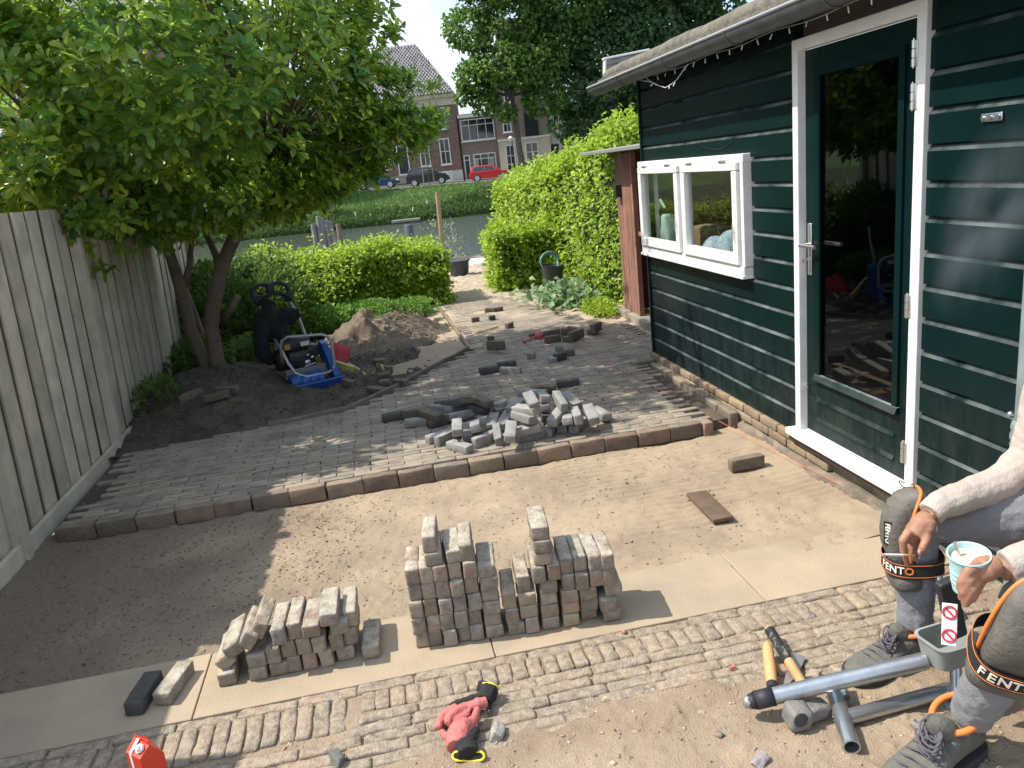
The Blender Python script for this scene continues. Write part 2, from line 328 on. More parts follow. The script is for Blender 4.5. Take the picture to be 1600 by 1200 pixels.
def z_soil(P):
    x, y = P[:, 0], P[:, 1]
    z = .035+.24*np.exp(-((x+1.55)**2/.45+(y-7.1)**2/.70))+.05*np.exp(-((x+1.1)**2/.3+(y-6.3)**2/.12))
    z += .225*np.exp(-(((x+.12)**2)/.20+(y-8.35)**2/.42))*(1+.55*fbm(P, 4.5, 3, 41))+.10*np.exp(-((x-.35)**2/.10+(y-8.9)**2/.5))
    z += fbm(P, 7, 4, 42)*.018+np.maximum(0, fbm(P, 22, 3, 43)-.2)*.03
    return z
def k_soil(C):
    x, y = C[:, 0], C[:, 1]; return (y > np.interp(x, [-2.1, -1.72, -1.29, -.91, -.35, .11, .56, .80, .9], [5.55, 5.66, 5.60, 5.75, 5.87, 6.38, 7.0, 7.35, 7.5])) & (x < .82)
tag(link('soil_bed', gridmesh('soil_bed', np.arange(-2.15, .9, .02), np.arange(5.5, 14.7, .022), z_soil, m_soil, keep=k_soil)), kind='structure')
def z_heap(P):
    x, y = P[:, 0], P[:, 1]; g = np.exp(-(((x+.02)**2)/.26+(y-8.45)**2/.50))
    rdg = np.abs(vnoise(P*np.array([1, 1, 0]), 8, 51))
    return z_soil(P)+.012-.12*np.clip(.30-g, 0, 1)*2+g*.05*rdg+fbm(P, 26, 3, 52)*.014*g
hp = link('soil_heap', gridmesh('soil_heap', np.arange(-1.0, .75, .012), np.arange(7.3, 9.9, .013), z_heap, m_heap)); tag(hp, 'heap of dug out grey brown soil beside the curved paving edge', 'soil heap', kind='stuff')
def z_strip(P):
    x, y = P[:, 0], P[:, 1]; return .066+fbm(P, 4, 3, 61)*.012+.05*np.clip((.55-x)*2, 0, 1)*np.clip((y-7.6)*2, 0, 1)-.14*np.clip((.28+.1*vnoise(P, 2, 8)-x)*3, 0, 1)*np.clip((y-7.2)*3, 0, 1)-.05*np.clip((7.2-y)*1.5, 0, 1)
def k_strip(C): return (C[:, 1] > np.interp(C[:, 0], [-.1, .11, .56, .80, .9], [6.2, 6.41, 7.06, 7.39, 7.5])) & (C[:, 0] < .79)
tag(link('sand_strip', gridmesh('sand_strip', np.arange(-.05, .85, .02), np.arange(6.2, 11.3, .025), z_strip, m_sand, keep=k_strip)), kind='structure')
def xl(y): return np.interp(y, [5.62, 5.72, 5.77, 5.89, 6.41, 7.06, 7.38, 7.6, 20], [-1.93, -1.2, -.91, -.35, .11, .56, .81, .82, .80])
def xr(y): return np.interp(y, [5.45, 5.5, 5.93, 6.02, 7.5, 7.6, 8.8, 9.84, 10.6], [1.90, 2.05, 2.05, 2.55, 2.45, 2.3, 1.98, 1.75, 1.60])
def z_cor(P):
    x, y = P[:, 0], P[:, 1]; t = np.clip((y-7.5)/3, 0, 1); q = np.clip((y-10.3)/.4, 0, 1)
    return .052+.013*t+.03*q+fbm(P, 3.2, 4, 71)*.011+fbm(P, 16, 3, 72)*.005*(1+2*q)-.012*np.clip((7.6-y), 0, 1)
tag(link('path_sand', gridmesh('path_sand', np.arange(.80, 3.2, .022), np.arange(6.6, 14.8, .026), z_cor, mat('path_sand', (.42, .345, .25), .95, (.32, .26, .19), 3, bump=1.5, bscale=90, detail=9), keep=lambda C: (C[:, 1] > 7.4) | (C[:, 0] > 1.2))), kind='structure')
# ---- brick pieces: a few shared meshes
def pavers(n, s, r, noise, material, segs=(0, 0, 0), nf=20):
    return [mesh_of('paver_mesh', MB().add(*rbox((0, 0, 0), s, r, noise=noise, seed=i, segs=segs, nf=nf)), material, 'full') for i in range(n)]
def paver_lo(c, s, rz, ch=.007, tilt=(0, 0)):
    l, w, h = np.asarray(s)/2; V = np.array([[sx*(l-i), sy*(w-i), z] for z, i in ((-h, 0), (h-ch, 0), (h, ch)) for sx, sy in ((-1, -1), (1, -1), (1, 1), (-1, 1))])
    F = [(a+4*k, (a+1) % 4+4*k, (a+1) % 4+4*(k+1), a+4*(k+1)) for k in (0, 1) for a in range(4)]+[(8, 9, 10, 11)]
    return xf(V, c, (tilt[0], tilt[1], rz)), F
# finished paving
bed = struct('brick_paving', [box2((-1.93, 4.42, -.045), (2.1, 5.95, .045)), box2((-1.0, 5.95, -.045), (2.12, 6.9, .043)), box2((.80, 6.9, -.045), (2.6, 10.6, .041))], m_soil)
pv = pavers(9, (.1995, .0490, .066), .0055, .0026, m_pave, segs=(3, 0, 0), nf=34)
sp = []
for k in range(120):
    y = 4.447+.0524*k
    if y > 10.6: break
    x0 = -2.2+(k % 2)*.102+random.uniform(-.008, .008)
    for j in range(27):
        x = x0+.2025*j
        if x-.02 < xl(y) + (.11 if y < 5.7 else .06) or x+.03 > xr(y): continue
        if y > 5.4 and x > 2.02 and y < 6.03: continue
        sp.append((x, y))
sp.sort(key=lambda p: math.hypot(p[0], p[1]))
nsing = 276; far = MB(); fv = []
for i, (x, y) in enumerate(sp):
    dz = .0025*math.sin(x*2.1+y*3)+random.uniform(-.0022, .0022); x += random.uniform(-.0025, .0025)+.004*math.sin(y*5); yy = y+random.uniform(-.0015, .0015)+.006*math.sin(x*1.7)
    rz = random.uniform(-.012, .012); tl = (random.uniform(-.05, .05), random.uniform(-.014, .014))
    if i < nsing:
        o = link('brick', pv[random.randrange(9)], bed, (x, yy, .036+dz), (tl[0], tl[1], rz+(PI if random.random() < .5 else 0)))
    else:
        far.add(*paver_lo((x, yy, .036+dz), (.199, .0495, .066), rz, .006, tl)); fv += [random.random()]*9
o = mk('brick_field', far, m_pave, bed, var=fv); o['kind'] = 'stuff'
kb = pavers(5, (.204, .062, .092), .007, .0034, m_kerb, segs=(2, 0, 0), nf=25)
for j in range(18):
    x = -1.80+j*.2085+random.uniform(-.004, .004)
    link('brick', kb[j % 5], bed, (x, 4.385+random.uniform(-.006, .004), .022+random.uniform(-.004, .004)), (random.uniform(-.03, .03), random.uniform(-.02, .02), random.uniform(-.025, .025)))
link('brick', kb[2], bed, (1.885, 4.40, .020), (0, 0, PI/2+.03)).scale = (.62, 1, 1)
# low row of upright bricks along the foot of the cabin
ke = pavers(4, (.062, .20, .10), .008, .003, m_kerb, segs=(0, 2, 0), nf=25)
edge = tag(mk('edging_row', box2((2.075, 4.38, -.045), (2.115, 5.80, .0)), m_soil), 'low row of dark upright bricks along the foot of the green cabin', 'brick edging')
for j in range(7):
    link('brick', ke[j % 4], edge, (2.085+random.uniform(-.004, .004), 4.49+j*.205, .038+random.uniform(-.005, .006)), (0, random.uniform(-.03, .03), random.uniform(-.04, .04)))
link('brick', ke[1], edge, (2.03, 5.90, .05), (0, 0, 1.5))
# curved edging between the soil and the paving
edg = thing('edging_strip', 'weathered curved edging boards between the soil bed and the brick paving', 'garden edging')
pts = [(-.91, 5.755), (-.35, 5.875), (.11, 6.395), (.56, 7.045), (.795, 7.38), (.79, 8.43), (.76, 9.6)]
for (a, b) in zip(pts[:-1], pts[1:]):
    L = math.hypot(b[0]-a[0], b[1]-a[1]); an = math.atan2(b[1]-a[1], b[0]-a[0])
    mk('edging_board', rbox((0, 0, 0), (L+.01, .026, .10), .006, noise=.003, segs=(4, 0, 0)), mat('edging_wood', (.20, .175, .14), .9, (.13, .115, .09), 12, bump=1) if b[1] < 7.4 else m_kerb, edg, loc=((a[0]+b[0])/2, (a[1]+b[1])/2, .052+random.uniform(-.006, .006)), rot=(0, 0, an))
# ---- slab path and foreground bricks
sb = struct('slab_path', box2((-2.6, 2.5, -.09), (2.12, 2.9, -.05)), m_soil)
for a, b in ((-2.95, -1.895), (-1.89, -.837), (-.832, .228), (.233, 1.29), (1.295, 2.10)):
    mk('slab', rbox(((a+b)/2, 2.702, -.025), (b-a, .40, .05), .003), m_slab, sb)
path = struct('brick_path', box2((-1.75, 1.95, -.09), (2.13, 2.497, -.045)), m_soil)
fa = pavers(8, (.200, .0515, .066), .009, .0036, m_fgb, segs=(7, 1, 0), nf=38)
fb = pavers(7, (.0515, .107, .066), .0095, .0036, m_fgb, segs=(1, 3, 0), nf=38); fc = pavers(5, (.0515, .178, .066), .0095, .0036, m_fgb, segs=(1, 6, 0), nf=38)
def fgrow(y, x0, x1, meshes, step, jit=.004):
    x = x0
    while x < x1:
        link('brick', random.choice(meshes), path, (x+random.uniform(-.003, .003), y+random.uniform(-jit, jit)*.6, -.0345+random.uniform(-.004, .0035)), (random.uniform(-.035, .035), random.uniform(-.02, .02), random.uniform(-.02, .02)))
        x += step+random.uniform(-.002, .003)
fgrow(2.477, -1.60, 2.1, fa, .2045)
fgrow(2.365, -1.58, -.29, fc, .0535); fgrow(2.400, -.235, 2.0, fb, .0535)
fgrow(2.318, -.165, 2.1, fa, .204)
for k, y in enumerate((2.263, 2.211, 2.159, 2.107, 2.055, 2.003)):
    fgrow(y, -1.66+(k % 2)*.1+random.uniform(-.02, .02) if y < 2.26 else -.19, 2.05, fa, .204)
# pebbles, crumbs and twigs
def crumbs(name, n, xr_, yr_, zf, s0, s1, material, kind='stuff', label=None, cat=None, p=2.5):
    P = np.stack([rng.uniform(*xr_, n), rng.uniform(*yr_, n), np.zeros(n)], 1); P[:, 2] = zf(P)
    S = s0+(s1-s0)*rng.random(n)**p*1.0; b = np.array([[1, 0, 0], [-1, 0, 0], [0, 1, 0], [0, -1, 0], [0, 0, 1], [0, 0, -1]], float)
    V = b[None]*S[:, None, None]*rng.uniform(.5, 1.2, (n, 6, 1)); a = rng.uniform(0, 6.28, n); c, s = np.cos(a)[:, None], np.sin(a)[:, None]
    V = np.stack([V[..., 0]*c-V[..., 1]*s, V[..., 0]*s+V[..., 1]*c, V[..., 2]*.6], -1)+rng.normal(0, .1, (n, 6, 3))*S[:, None, None]+P[:, None]
    T = np.array([[0, 2, 4], [2, 1, 4], [1, 3, 4], [3, 0, 4], [2, 0, 5], [1, 2, 5], [3, 1, 5], [0, 3, 5]])[None]+(np.arange(n)*6)[:, None, None]
    o = link(name, fastmesh(name, V.reshape(-1, 3), T.reshape(-1, 3), material, np.repeat(rng.random(n), 8))); tag(o, label, cat, kind=kind); return o
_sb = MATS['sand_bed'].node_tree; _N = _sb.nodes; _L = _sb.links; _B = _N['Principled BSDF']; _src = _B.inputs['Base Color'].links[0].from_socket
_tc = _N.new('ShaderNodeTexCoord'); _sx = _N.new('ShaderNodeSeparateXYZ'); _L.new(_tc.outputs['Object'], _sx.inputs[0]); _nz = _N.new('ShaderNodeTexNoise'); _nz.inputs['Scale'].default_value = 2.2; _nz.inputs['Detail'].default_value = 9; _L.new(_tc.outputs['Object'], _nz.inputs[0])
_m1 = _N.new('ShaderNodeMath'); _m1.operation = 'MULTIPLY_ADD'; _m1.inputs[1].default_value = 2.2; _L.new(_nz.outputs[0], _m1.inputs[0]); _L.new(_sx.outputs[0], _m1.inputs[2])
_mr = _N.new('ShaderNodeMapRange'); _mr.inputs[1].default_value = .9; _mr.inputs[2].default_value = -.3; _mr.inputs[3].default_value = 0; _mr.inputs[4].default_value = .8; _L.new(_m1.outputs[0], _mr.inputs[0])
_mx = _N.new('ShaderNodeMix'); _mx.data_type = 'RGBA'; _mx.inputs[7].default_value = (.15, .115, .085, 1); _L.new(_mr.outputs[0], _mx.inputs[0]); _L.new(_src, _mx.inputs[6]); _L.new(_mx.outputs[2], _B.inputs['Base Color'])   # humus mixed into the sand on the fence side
m_peb = mat('pebble', (.36, .29, .21), .9, vary=.35, huevar=[(.28, .25, .22), (.42, .33, .22), (.33, .20, .14), (.22, .21, .20)])
m_clod = mat('clod', (.26, .20, .145), .95, vary=.25, huevar=[(.19, .15, .11), (.30, .24, .17)])
crumbs('gravel', 5200, (-1.2, 2.12), (1.25, 2.35), z_dirt, .0015, .010, m_peb, label='fine gravel and brick crumbs strewn over the bare foreground dirt', cat='gravel')
crumbs('stone_chips', 70, (-.9, 2.1), (1.4, 2.25), z_dirt, .007, .020, m_peb, label='larger stone chips lying on the foreground dirt', cat='stone chips', p=1.6)
crumbs('clods', 5200, (-2.0, 1.9), (2.92, 4.34), z_sand, .0010, .010, m_clod, label='small clods of earth scattered over the sand bed', cat='soil clods')
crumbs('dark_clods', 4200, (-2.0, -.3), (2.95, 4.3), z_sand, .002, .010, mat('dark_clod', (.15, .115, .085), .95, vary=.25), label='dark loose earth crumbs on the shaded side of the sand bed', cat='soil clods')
crumbs('shell_flecks', 230, (-2.0, .9), (2.92, 5.6), lambda P: np.where(P[:, 1] > 4.42, .072, z_sand(P)), .002, .0055, mat('shell', (.62, .60, .55), .7), label='tiny white shell flecks in the sand bed', cat='shell flecks', p=1)
crumbs('soil_lumps', 5200, (-2.0, .6), (5.75, 9.2), lambda P: z_soil(P)+.004-(~k_soil(P))*1.0, .004, .022, mat('soil_lump', (.11, .083, .06), .95, vary=.3), label='lumps of dug earth around the tree and the heap', cat='soil lumps')
crumbs('paving_crumbs', 1500, (-1.8, 2.0), (4.45, 7.5), lambda P: np.where((P[:, 0] > xl(P[:, 1])) & (P[:, 0] < 1.9), .071, -.4), .0015, .006, mat('dark_crumb', (.10, .085, .07), .95, vary=.3), label='crumbs of mortar and soil on the finished brick paving', cat='crumbs')
tw = MB()
for (cx, cy, n) in ((-.45, 4.15, 26), (-.25, 3.9, 10), (-1.3, 3.4, 12), (-.5, 3.1, 5), (.15, 3.15, 5), (-1.0, 3.9, 12), (1.4, 3.9, 6)):
    for _ in range(n):
        x = cx+random.gauss(0, .16); y = cy+random.gauss(0, .11); a = random.uniform(0, 6.28); L = random.uniform(.02, .08); z = float(z_sand(np.array([[x, y, 0.]]))[0])
        tw.add(*tube([(x, y, z), (x+L*.5*math.cos(a), y+L*.5*math.sin(a), z+random.uniform(.003, .02)), (x+L*math.cos(a+.5), y+L*math.sin(a+.5), z+random.uniform(.0, .03))], [.0014, .0011, .0006], 4))
tag(mk('root_twigs', tw, mat('twig', (.13, .075, .045), .9)), 'thin brown root twigs sticking out of the sand bed', 'twigs', kind='stuff')
rt = MB()
for _ in range(260):
    x = random.gauss(.25, .25); y = random.gauss(8.75, .45); a = random.uniform(-.9, .4); L = random.uniform(.1, .35); z = lambda x, y: float(z_heap(np.array([[x, y, 0.]]))[0])+.01
    if x > .72: continue
    q = [(x+t*L*math.cos(a+t*.4), y+t*L*math.sin(a+t*.4)) for t in (0, .5, 1)]
    rt.add(*tube([(*p, z(*p)+random.uniform(0, .03)) for p in q], [.003, .0025, .001], 4))
tag(mk('dead_stalks', rt, mat('stalk', (.25, .20, .15), .9, vary=.2)), 'dry roots and dead stalks thrown on the soil heap', 'dead stalks', kind='stuff')
# ================================================================ far side: water, bank, street
WZ = -1.25
def rw(u, v, z): q = RH*u+FH*v; return (q[0], q[1], z)
def zroad(u): return 1.12-.030*np.clip(u+11, 0, 25)
m_water = bpy.data.materials.new('water'); m_water.use_nodes = True
_N = m_water.node_tree.nodes; _L = m_water.node_tree.links; _B = _N['Principled BSDF']; _B.inputs['Base Color'].default_value = (.060, .075, .055, 1); _B.inputs['Roughness'].default_value = .09
_t = _N.new('ShaderNodeTexCoord'); _n = _N.new('ShaderNodeTexNoise'); _n.inputs['Scale'].default_value = 2.6; _n.inputs['Detail'].default_value = 5; _b = _N.new('ShaderNodeBump'); _b.inputs['Strength'].default_value = .55; _b.inputs['Distance'].default_value = .22
_L.new(_t.outputs['Object'], _n.inputs[0]); _L.new(_n.outputs[0], _b.inputs['Height']); _L.new(_b.outputs[0], _B.inputs['Normal'])
V, F = box((0, 0, 0), (160, 62, .02)); struct('water', (xf(V, (FH*44.5+np.array([0, 0, WZ])), (0, 0, -YAW)), F), m_water)
struct('quay_edge', box2((-40, 14.55, -3), (20, 14.75, .02)), m_conc)
m_grass = mat('bank_grass', (.10, .175, .045), .95, (.05, .095, .026), .6, bump=2, bscale=6, detail=8)
us = np.arange(-60, 61, 1.0); vs = np.array([56.5, 57.4, 58, 59, 60, 61, 62, 63, 64, 65, 66, 67, 68, 69, 69.8])
def zb(P):
    u = P[:, 0]; t = np.clip((P[:, 1]-57.4)/12.4, 0, 1); z = WZ-.6+.6*np.clip((P[:, 1]-56.5)/.9, 0, 1); return z+(zroad(u)-.05-WZ)*(t**.8)+.12*vnoise(P, .5, 3)*(t > .1)*(t < .9)
me = gridmesh('bank', us, vs, zb, m_grass); co = np.zeros(len(me.vertices)*3, np.float32); me.vertices.foreach_get('co', co); co = co.reshape(-1, 3)
q = co[:, :1]*RH[None]+co[:, 1:2]*FH[None]; co[:, :2] = q[:, :2]; me.vertices.foreach_set('co', co.ravel()); me.update(); tag(link('grass_bank', me), kind='structure')
def ribbon(name, v0, v1, dz, material, u0=-60, u1=60):
    b = MB(); U = np.arange(u0, u1+1, 2.0); V = []
    for u in U: V += [rw(u, v0, zroad(u)+dz), rw(u, v1, zroad(u)+dz)]
    b.add(V, [(2*i, 2*i+2, 2*i+3, 2*i+1) for i in range(len(U)-1)]); return struct(name, b, material, fix=False)
m_asph = mat('asphalt', (.16, .155, .15), .9, bump=.5)
ribbon('road', 69.6, 82, 0, m_asph); ribbon('pavement', 80.6, 84.2, .12, mat('far_paving', (.25, .23, .21), .9)); ribbon('road_edge', 69.5, 70.0, .03, mat('edge_kerb', (.42, .40, .36), .9))
struct('far_ground', [(np.array([rw(-400, 84, .4), rw(400, 84, .4), rw(400, 900, .4), rw(-400, 900, .4)]), [(0, 1, 2, 3)])], m_grass, fix=False)
struct('left_bank_ground', [(np.array([rw(-400, 57, -.4), rw(-60, 57, -.4), rw(-60, 900, .35), rw(-400, 900, .35)]), [(0, 1, 2, 3)])], m_grass, fix=False)
# tufts of reeds and weeds along the far water edge
n = 26000; u = rng.uniform(-24, 16, n); v = 57.3+3.0*rng.random(n)**1.5; cl = (vnoise(np.stack([u, v*0, u*0], 1), .35, 5)+1)/2
t = np.clip((v-57.4)/12.4, 0, 1); z = WZ+(zroad(u)-.05-WZ)*(t**.8); H = .25+.75*cl*rng.random(n)
P = u[:, None]*RH+v[:, None]*FH; P[:, 2] = z-.05+rng.random(n)*H; D = rdir(n)*.9+np.array([0, 0, 1.]); 
m_reed = mat('bank_weeds', (.06, .12, .028), .9, vary=.4, huevar=[(.045, .10, .025), (.10, .16, .04)], trans=.25)
tag(link('bank_weeds', leafmesh('bank_weeds', P, D, rdir(n), rng.uniform(.15, .38, n), rng.uniform(.06, .14, n), m_reed)), 'tall weeds and reeds along the far water edge', 'weeds', kind='stuff')
n = 30000; u = rng.uniform(-22, 14, n); v = rng.uniform(60, 69.6, n); t = (v-57.4)/12.4; P = u[:, None]*RH+v[:, None]*FH; P[:, 2] = WZ+(zroad(u)-.05-WZ)*(t**.8); D = rdir(n)*.7+np.array([0, 0, 1.])
tag(link('bank_grass', leafmesh('bank_grass', P, D, rdir(n), rng.uniform(.12, .32, n), rng.uniform(.04, .10, n), mat('grass_blades', (.12, .21, .05), .9, vary=.35, huevar=[(.09, .17, .04), (.16, .25, .06)], trans=.2))), 'rough mown grass on the far canal bank', 'grass', kind='stuff')
# white markers along the far bank
mw = mesh_of('marker', MB().add(*rbox((0, 0, .14), (.17, .14, .28), .04)).add(*rbox((0, 0, .33), (.10, .10, .12), .03)), m_white, True)
for i, p in enumerate(((555, 335), (579, 337), (604, 337), (625, 334), (646, 328), (667, 317), (706, 316), (728, 322), (751, 326), (774, 326))):
    v = 58.8 if p[1] > 320 else 60.5
    u, z = uv(p, v); o = link('white_marker', mw, None, rw(u, v, z-.2)); tag(o, 'small white marker on the far bank, %s from the left' % ['first', 'second', 'third', 'fourth', 'fifth', 'sixth', 'seventh', 'eighth', 'ninth', 'tenth'][i], 'marker', 'small white markers along the far bank')
u, z = uv((739, 311), 62.5); V, F = rbox((0, 0, 0), (2.6, 1.2, .75), .05, noise=.05, segs=(6, 2, 2), nf=3); tag(mk('stone_block', (xf(V, rw(u, 62.5, z-.1), (0, 0, -YAW)), F), mat('dark_stone', (.045, .05, .055), .9)), 'low dark stone culvert head on the far bank below the red car', 'culvert')
# ================================================================ far buildings
m_bk1 = mat('far_brick', (.235, .155, .125), .9, (.15, .095, .08), 4, bump=.5, bscale=20, vary=.0)
m_bk2 = mat('far_brick_grey', (.25, .19, .16), .9, (.19, .15, .125), 4)
m_cream = mat('cream_render', (.60, .54, .40), .85, (.50, .45, .34), 1.5); m_cream2 = mat('pale_render', (.50, .49, .45), .85)
m_tile = mat('roof_tile', (.075, .065, .065), .35, (.14, .13, .125), 9, vary=.3)
m_fw = mat('far_white', (.72, .71, .67), .5); m_fdoor = mat('far_dark_door', (.012, .02, .022), .4); m_curt = mat('curtain', (.33, .32, .29), .9)
GF = bpy.data.materials.new('far_glass'); GF.use_nodes = True; _b = GF.node_tree.nodes['Principled BSDF']; _b.inputs['Base Color'].default_value = (.016, .022, .026, 1); _b.inputs['Roughness'].default_value = .06; _b.inputs['Specular IOR Level'].default_value = .8
VB = 84.0
def fb_box(u0, u1, z0, z1, v0, v1): V, F = box2((u0, v0, z0), (u1, v1, z1)); return np.array([rw(*q) for q in V]), F
def window(par, p0, p1, v=VB, bars=(1, 1), frame=.10, glass=GF, name='window', mfr=m_fw):
    (u0, z1), (u1, z0) = uv(p0, v), uv(p1, v); w = u1-u0; h = z1-z0
    sh = [fb_box(u0, u0+frame, z0, z1, v-.07, v+.05), fb_box(u1-frame, u1, z0, z1, v-.07, v+.05), fb_box(u0+frame, u1-frame, z1-frame, z1, v-.068, v+.05), fb_box(u0+frame, u1-frame, z0, z0+frame, v-.068, v+.05), fb_box(u0-.08, u1+.08, z0-.10, z0-.001, v-.14, v)]
    for k in range(1, bars[0]): uu = u0+w*k/bars[0]; sh.append(fb_box(uu-.03, uu+.03, z0+frame, z1-frame, v-.05, v+.05))
    for zz in (bars[1] if isinstance(bars[1], (list, tuple)) else [k/bars[1] for k in range(1, bars[1])]): sh.append(fb_box(u0+frame, u1-frame, z0+h*zz-.03, z0+h*zz+.03, v-.055, v+.045))
    f = mk(name, sh, mfr, par); mk('pane', fb_box(u0+frame*.9, u1-frame*.9, z0+frame*.9, z1-frame*.9, v-.02, v-.005), glass, f); return f
def fbuild(label, px0, px1, v, ztop, depth, mw_, name='brick_house'):
    r = thing(name, label, 'house'); u0 = uv(px0, v)[0]; u1 = uv(px1, v)[0]; mk('wall', fb_box(u0, u1, .2, ztop, v, v+depth), mw_, r); return r, u0, u1
# A: tall brick house with hipped tiled roof
zA = uv((704, 151), VB)[1]; A, a0, a1 = fbuild('tall dark brick town house with a hipped tiled roof, behind the blue and black cars', (540, 220), (716, 210), VB, zA, 11, m_bk1)
mk('cornice', [fb_box(a0-.3, a1+.12, zA, zA+.35, VB-.35, VB+11), fb_box(a0-.2, a1+.05, zA-.75, zA-.001, VB-.12, VB-.001)], m_cream, A)
ri = zA+.35; rh = 5.6; ux0, ux1 = a0-.3, a1+.1; vv0, vv1 = VB-.4, VB+11
hip = [(ux0, vv0, ri), (ux1, vv0, ri), (ux1, vv1, ri), (ux0, vv1, ri), (ux0+4, VB+5.3, ri+rh), (ux1-3.6, VB+5.3, ri+rh)]
rf = mk('roof', (np.array([rw(*q) for q in hip]), [(0, 1, 5, 4), (1, 2, 5), (2, 3, 4, 5), (3, 0, 4)]), m_tile, A)
tl = MB()
for i in range(26):                                    # rows of pantiles standing proud of the roof plane
    t = i/26; z = ri+rh*t; uL = ux0+4*t; uR = ux1-3.6*t; vf = vv0+(VB+5.3-vv0)*t
    nn = int((uR-uL)/.34)
    for j in range(nn): tl.add(*[(lambda V, F: (np.array([rw(*q) for q in V]), F))(*box((uL+.17+j*.34, vf+.02, z+.13), (.22, .34, .16), (.75, 0, 0)))][0])
o = mk('roof_tiles', tl, mat('roof_tile_row', (.12, .11, .11), .3, (.30, .29, .29), 3, vary=.35), rf); o['kind'] = 'stuff'
for p0, p1 in (((677, 169), (698, 201)), ((653, 171), (672, 204)), ((628, 174), (648, 207)), ((603, 177), (623, 210)), ((578, 180), (598, 213)), ((685, 217), (706, 256)), ((653, 220), (674, 259)), ((590, 226), (611, 264)), ((563, 229), (584, 267))):
    window(A, p0, p1, bars=(2, [.5]))
window(A, (618, 228), (642, 272), name='door_frame', bars=(1, [.72]), glass=m_fdoor); window(A, (690, 268), (707, 281), bars=(1, 1)); window(A, (585, 272), (596, 284), bars=(1, 1))
u, z = uv((630, 276), VB-.6); mk('steps', fb_box(u-1.6, u+1.6, z-.7, z+.1, VB-1.0, VB-.002), m_conc, A)
mk('plinth', fb_box(a0, a1+.02, .2, zroad(a1)+1.2, VB-.06, VB-.001), m_cream2, A)
# B: low brick house with wide windows
zB = uv((745, 182), VB)[1]; Bh, b0, b1 = fbuild('low brick house with wide white windows between the two taller houses', (718, 210), (777, 210), VB+.3, zB, 9, m_bk2)
mk('cornice', fb_box(b0, b1, zB, zB+.28, VB-.1, VB+9), m_fw, Bh)
mk('roof', fb_box(b0, b1, zB+.281, zB+.36, VB, VB+9), m_tile, Bh)
window(Bh, (718, 188), (774, 216), VB+.3, bars=(4, [.72])); window(Bh, (739, 241), (777, 266), VB+.3, bars=(3, [.72])); window(Bh, (724, 243), (738, 281), VB+.3, name='door_frame', bars=(1, [.8]), glass=m_fdoor)
for p0, p1 in (((741, 248), (749, 264)), ((765, 245), (773, 262))):
    (q0, z1), (q1, z0) = uv(p0, VB), uv(p1, VB); mk('curtain', fb_box(q0, q1, z0, z1, VB+.25, VB+.27), m_curt, Bh)
# C: old warehouse, brick above, cream ground floor
zC = uv((780, 100), VB)[1]; Ch, c0, c1 = fbuild('old canal house with a cream ground floor and dark loft doors under the lime tree', (777, 210), (859, 210), VB-.3, zC, 12, m_bk2)
zc = uv((800, 219), VB-.4)[1]; mk('ground_floor', fb_box(c0, c1, .2, zc, VB-.42, VB-.301), m_cream, Ch); mk('string_course', fb_box(c0-.05, c1+.05, zc, zc+.16, VB-.5, VB-.301), m_fw, Ch)
um = (c0+c1)/2; gb = [(c0, zC), (c1, zC), (um+1.2, zC+4), (um-1.2, zC+4)]; V, F = prism(gb, VB-.3, VB+11, 'xzy'); mk('roof', (np.array([rw(*q) for q in V]), F), m_bk2, Ch)
window(Ch, (784, 181), (800, 206), VB-.3, bars=(2, 2)); window(Ch, (843, 135), (856, 152), VB-.3, bars=(2, 2)); window(Ch, (818, 176), (842, 209), VB-.3, name='loft_door', glass=m_fdoor, mfr=m_fdoor); window(Ch, (816, 138), (838, 168), VB-.3, name='loft_door', glass=m_fdoor, mfr=m_fdoor); window(Ch, (786, 140), (799, 160), VB-.3, bars=(2, 2))
window(Ch, (789, 227), (808, 268), VB-.42, bars=(2, [.3, .6])); window(Ch, (820, 223), (843, 251), VB-.42, bars=(2, 2))
u0_, z0_ = uv((769, 152), VB); mk('chimney', [fb_box(u0_-.2, u0_+.35, zB, z0_+.2, VB+.6, VB+1.5), fb_box(u0_-.28, u0_+.43, z0_+.2, z0_+.4, VB+.5, VB+1.6)], m_bk2, Ch)
# D: pale house to the right
Dh, d0, d1 = fbuild('pale rendered house with a dark door, half hidden behind the trees on the right', (859.5, 210), (905, 210), VB-.1, uv((870, 150), VB)[1], 9, m_cream2, 'rendered_house')
window(Dh, (861, 226), (875, 256), VB-.1, name='door_frame', glass=m_fdoor, mfr=m_fdoor); window(Dh, (880, 215), (894, 240), VB-.1, bars=(2, 2)); window(Dh, (863, 180), (875, 203), VB-.1, bars=(2, 2)); zD = uv((870, 150), VB)[1]; mk('roof', fb_box(d0, d1, zD, zD+.3, VB-.3, VB+9), m_tile, Dh)
Eh, e0, e1 = fbuild('brick house at the right end of the far row, hidden by foliage', (905.5, 210), (1000, 210), VB, uv((950, 120), VB)[1], 9, m_bk1)
zE = uv((950, 120), VB)[1]; mk('roof', fb_box(e0, e1, zE, zE+.3, VB-.3, VB+9), m_tile, Eh)
for x in (915, 940, 965): window(Eh, (x, 180), (x+13, 208), bars=(2, 2)); window(Eh, (x, 225), (x+13, 255), bars=(2, 2))
Fh_, f0, f1 = fbuild('long brick house on the far left bank, mostly behind the magnolia', (380, 220), (539, 220), VB, uv((500, 190), VB)[1], 10, m_bk2)
zF = uv((500, 190), VB)[1]; V, F = prism([(VB-.4, zF), (VB+10, zF), (VB+5, zF+4)], f0, f1, 'yzx'); mk('roof', (np.array([rw(*q) for q in V]), F), m_tile, Fh_)
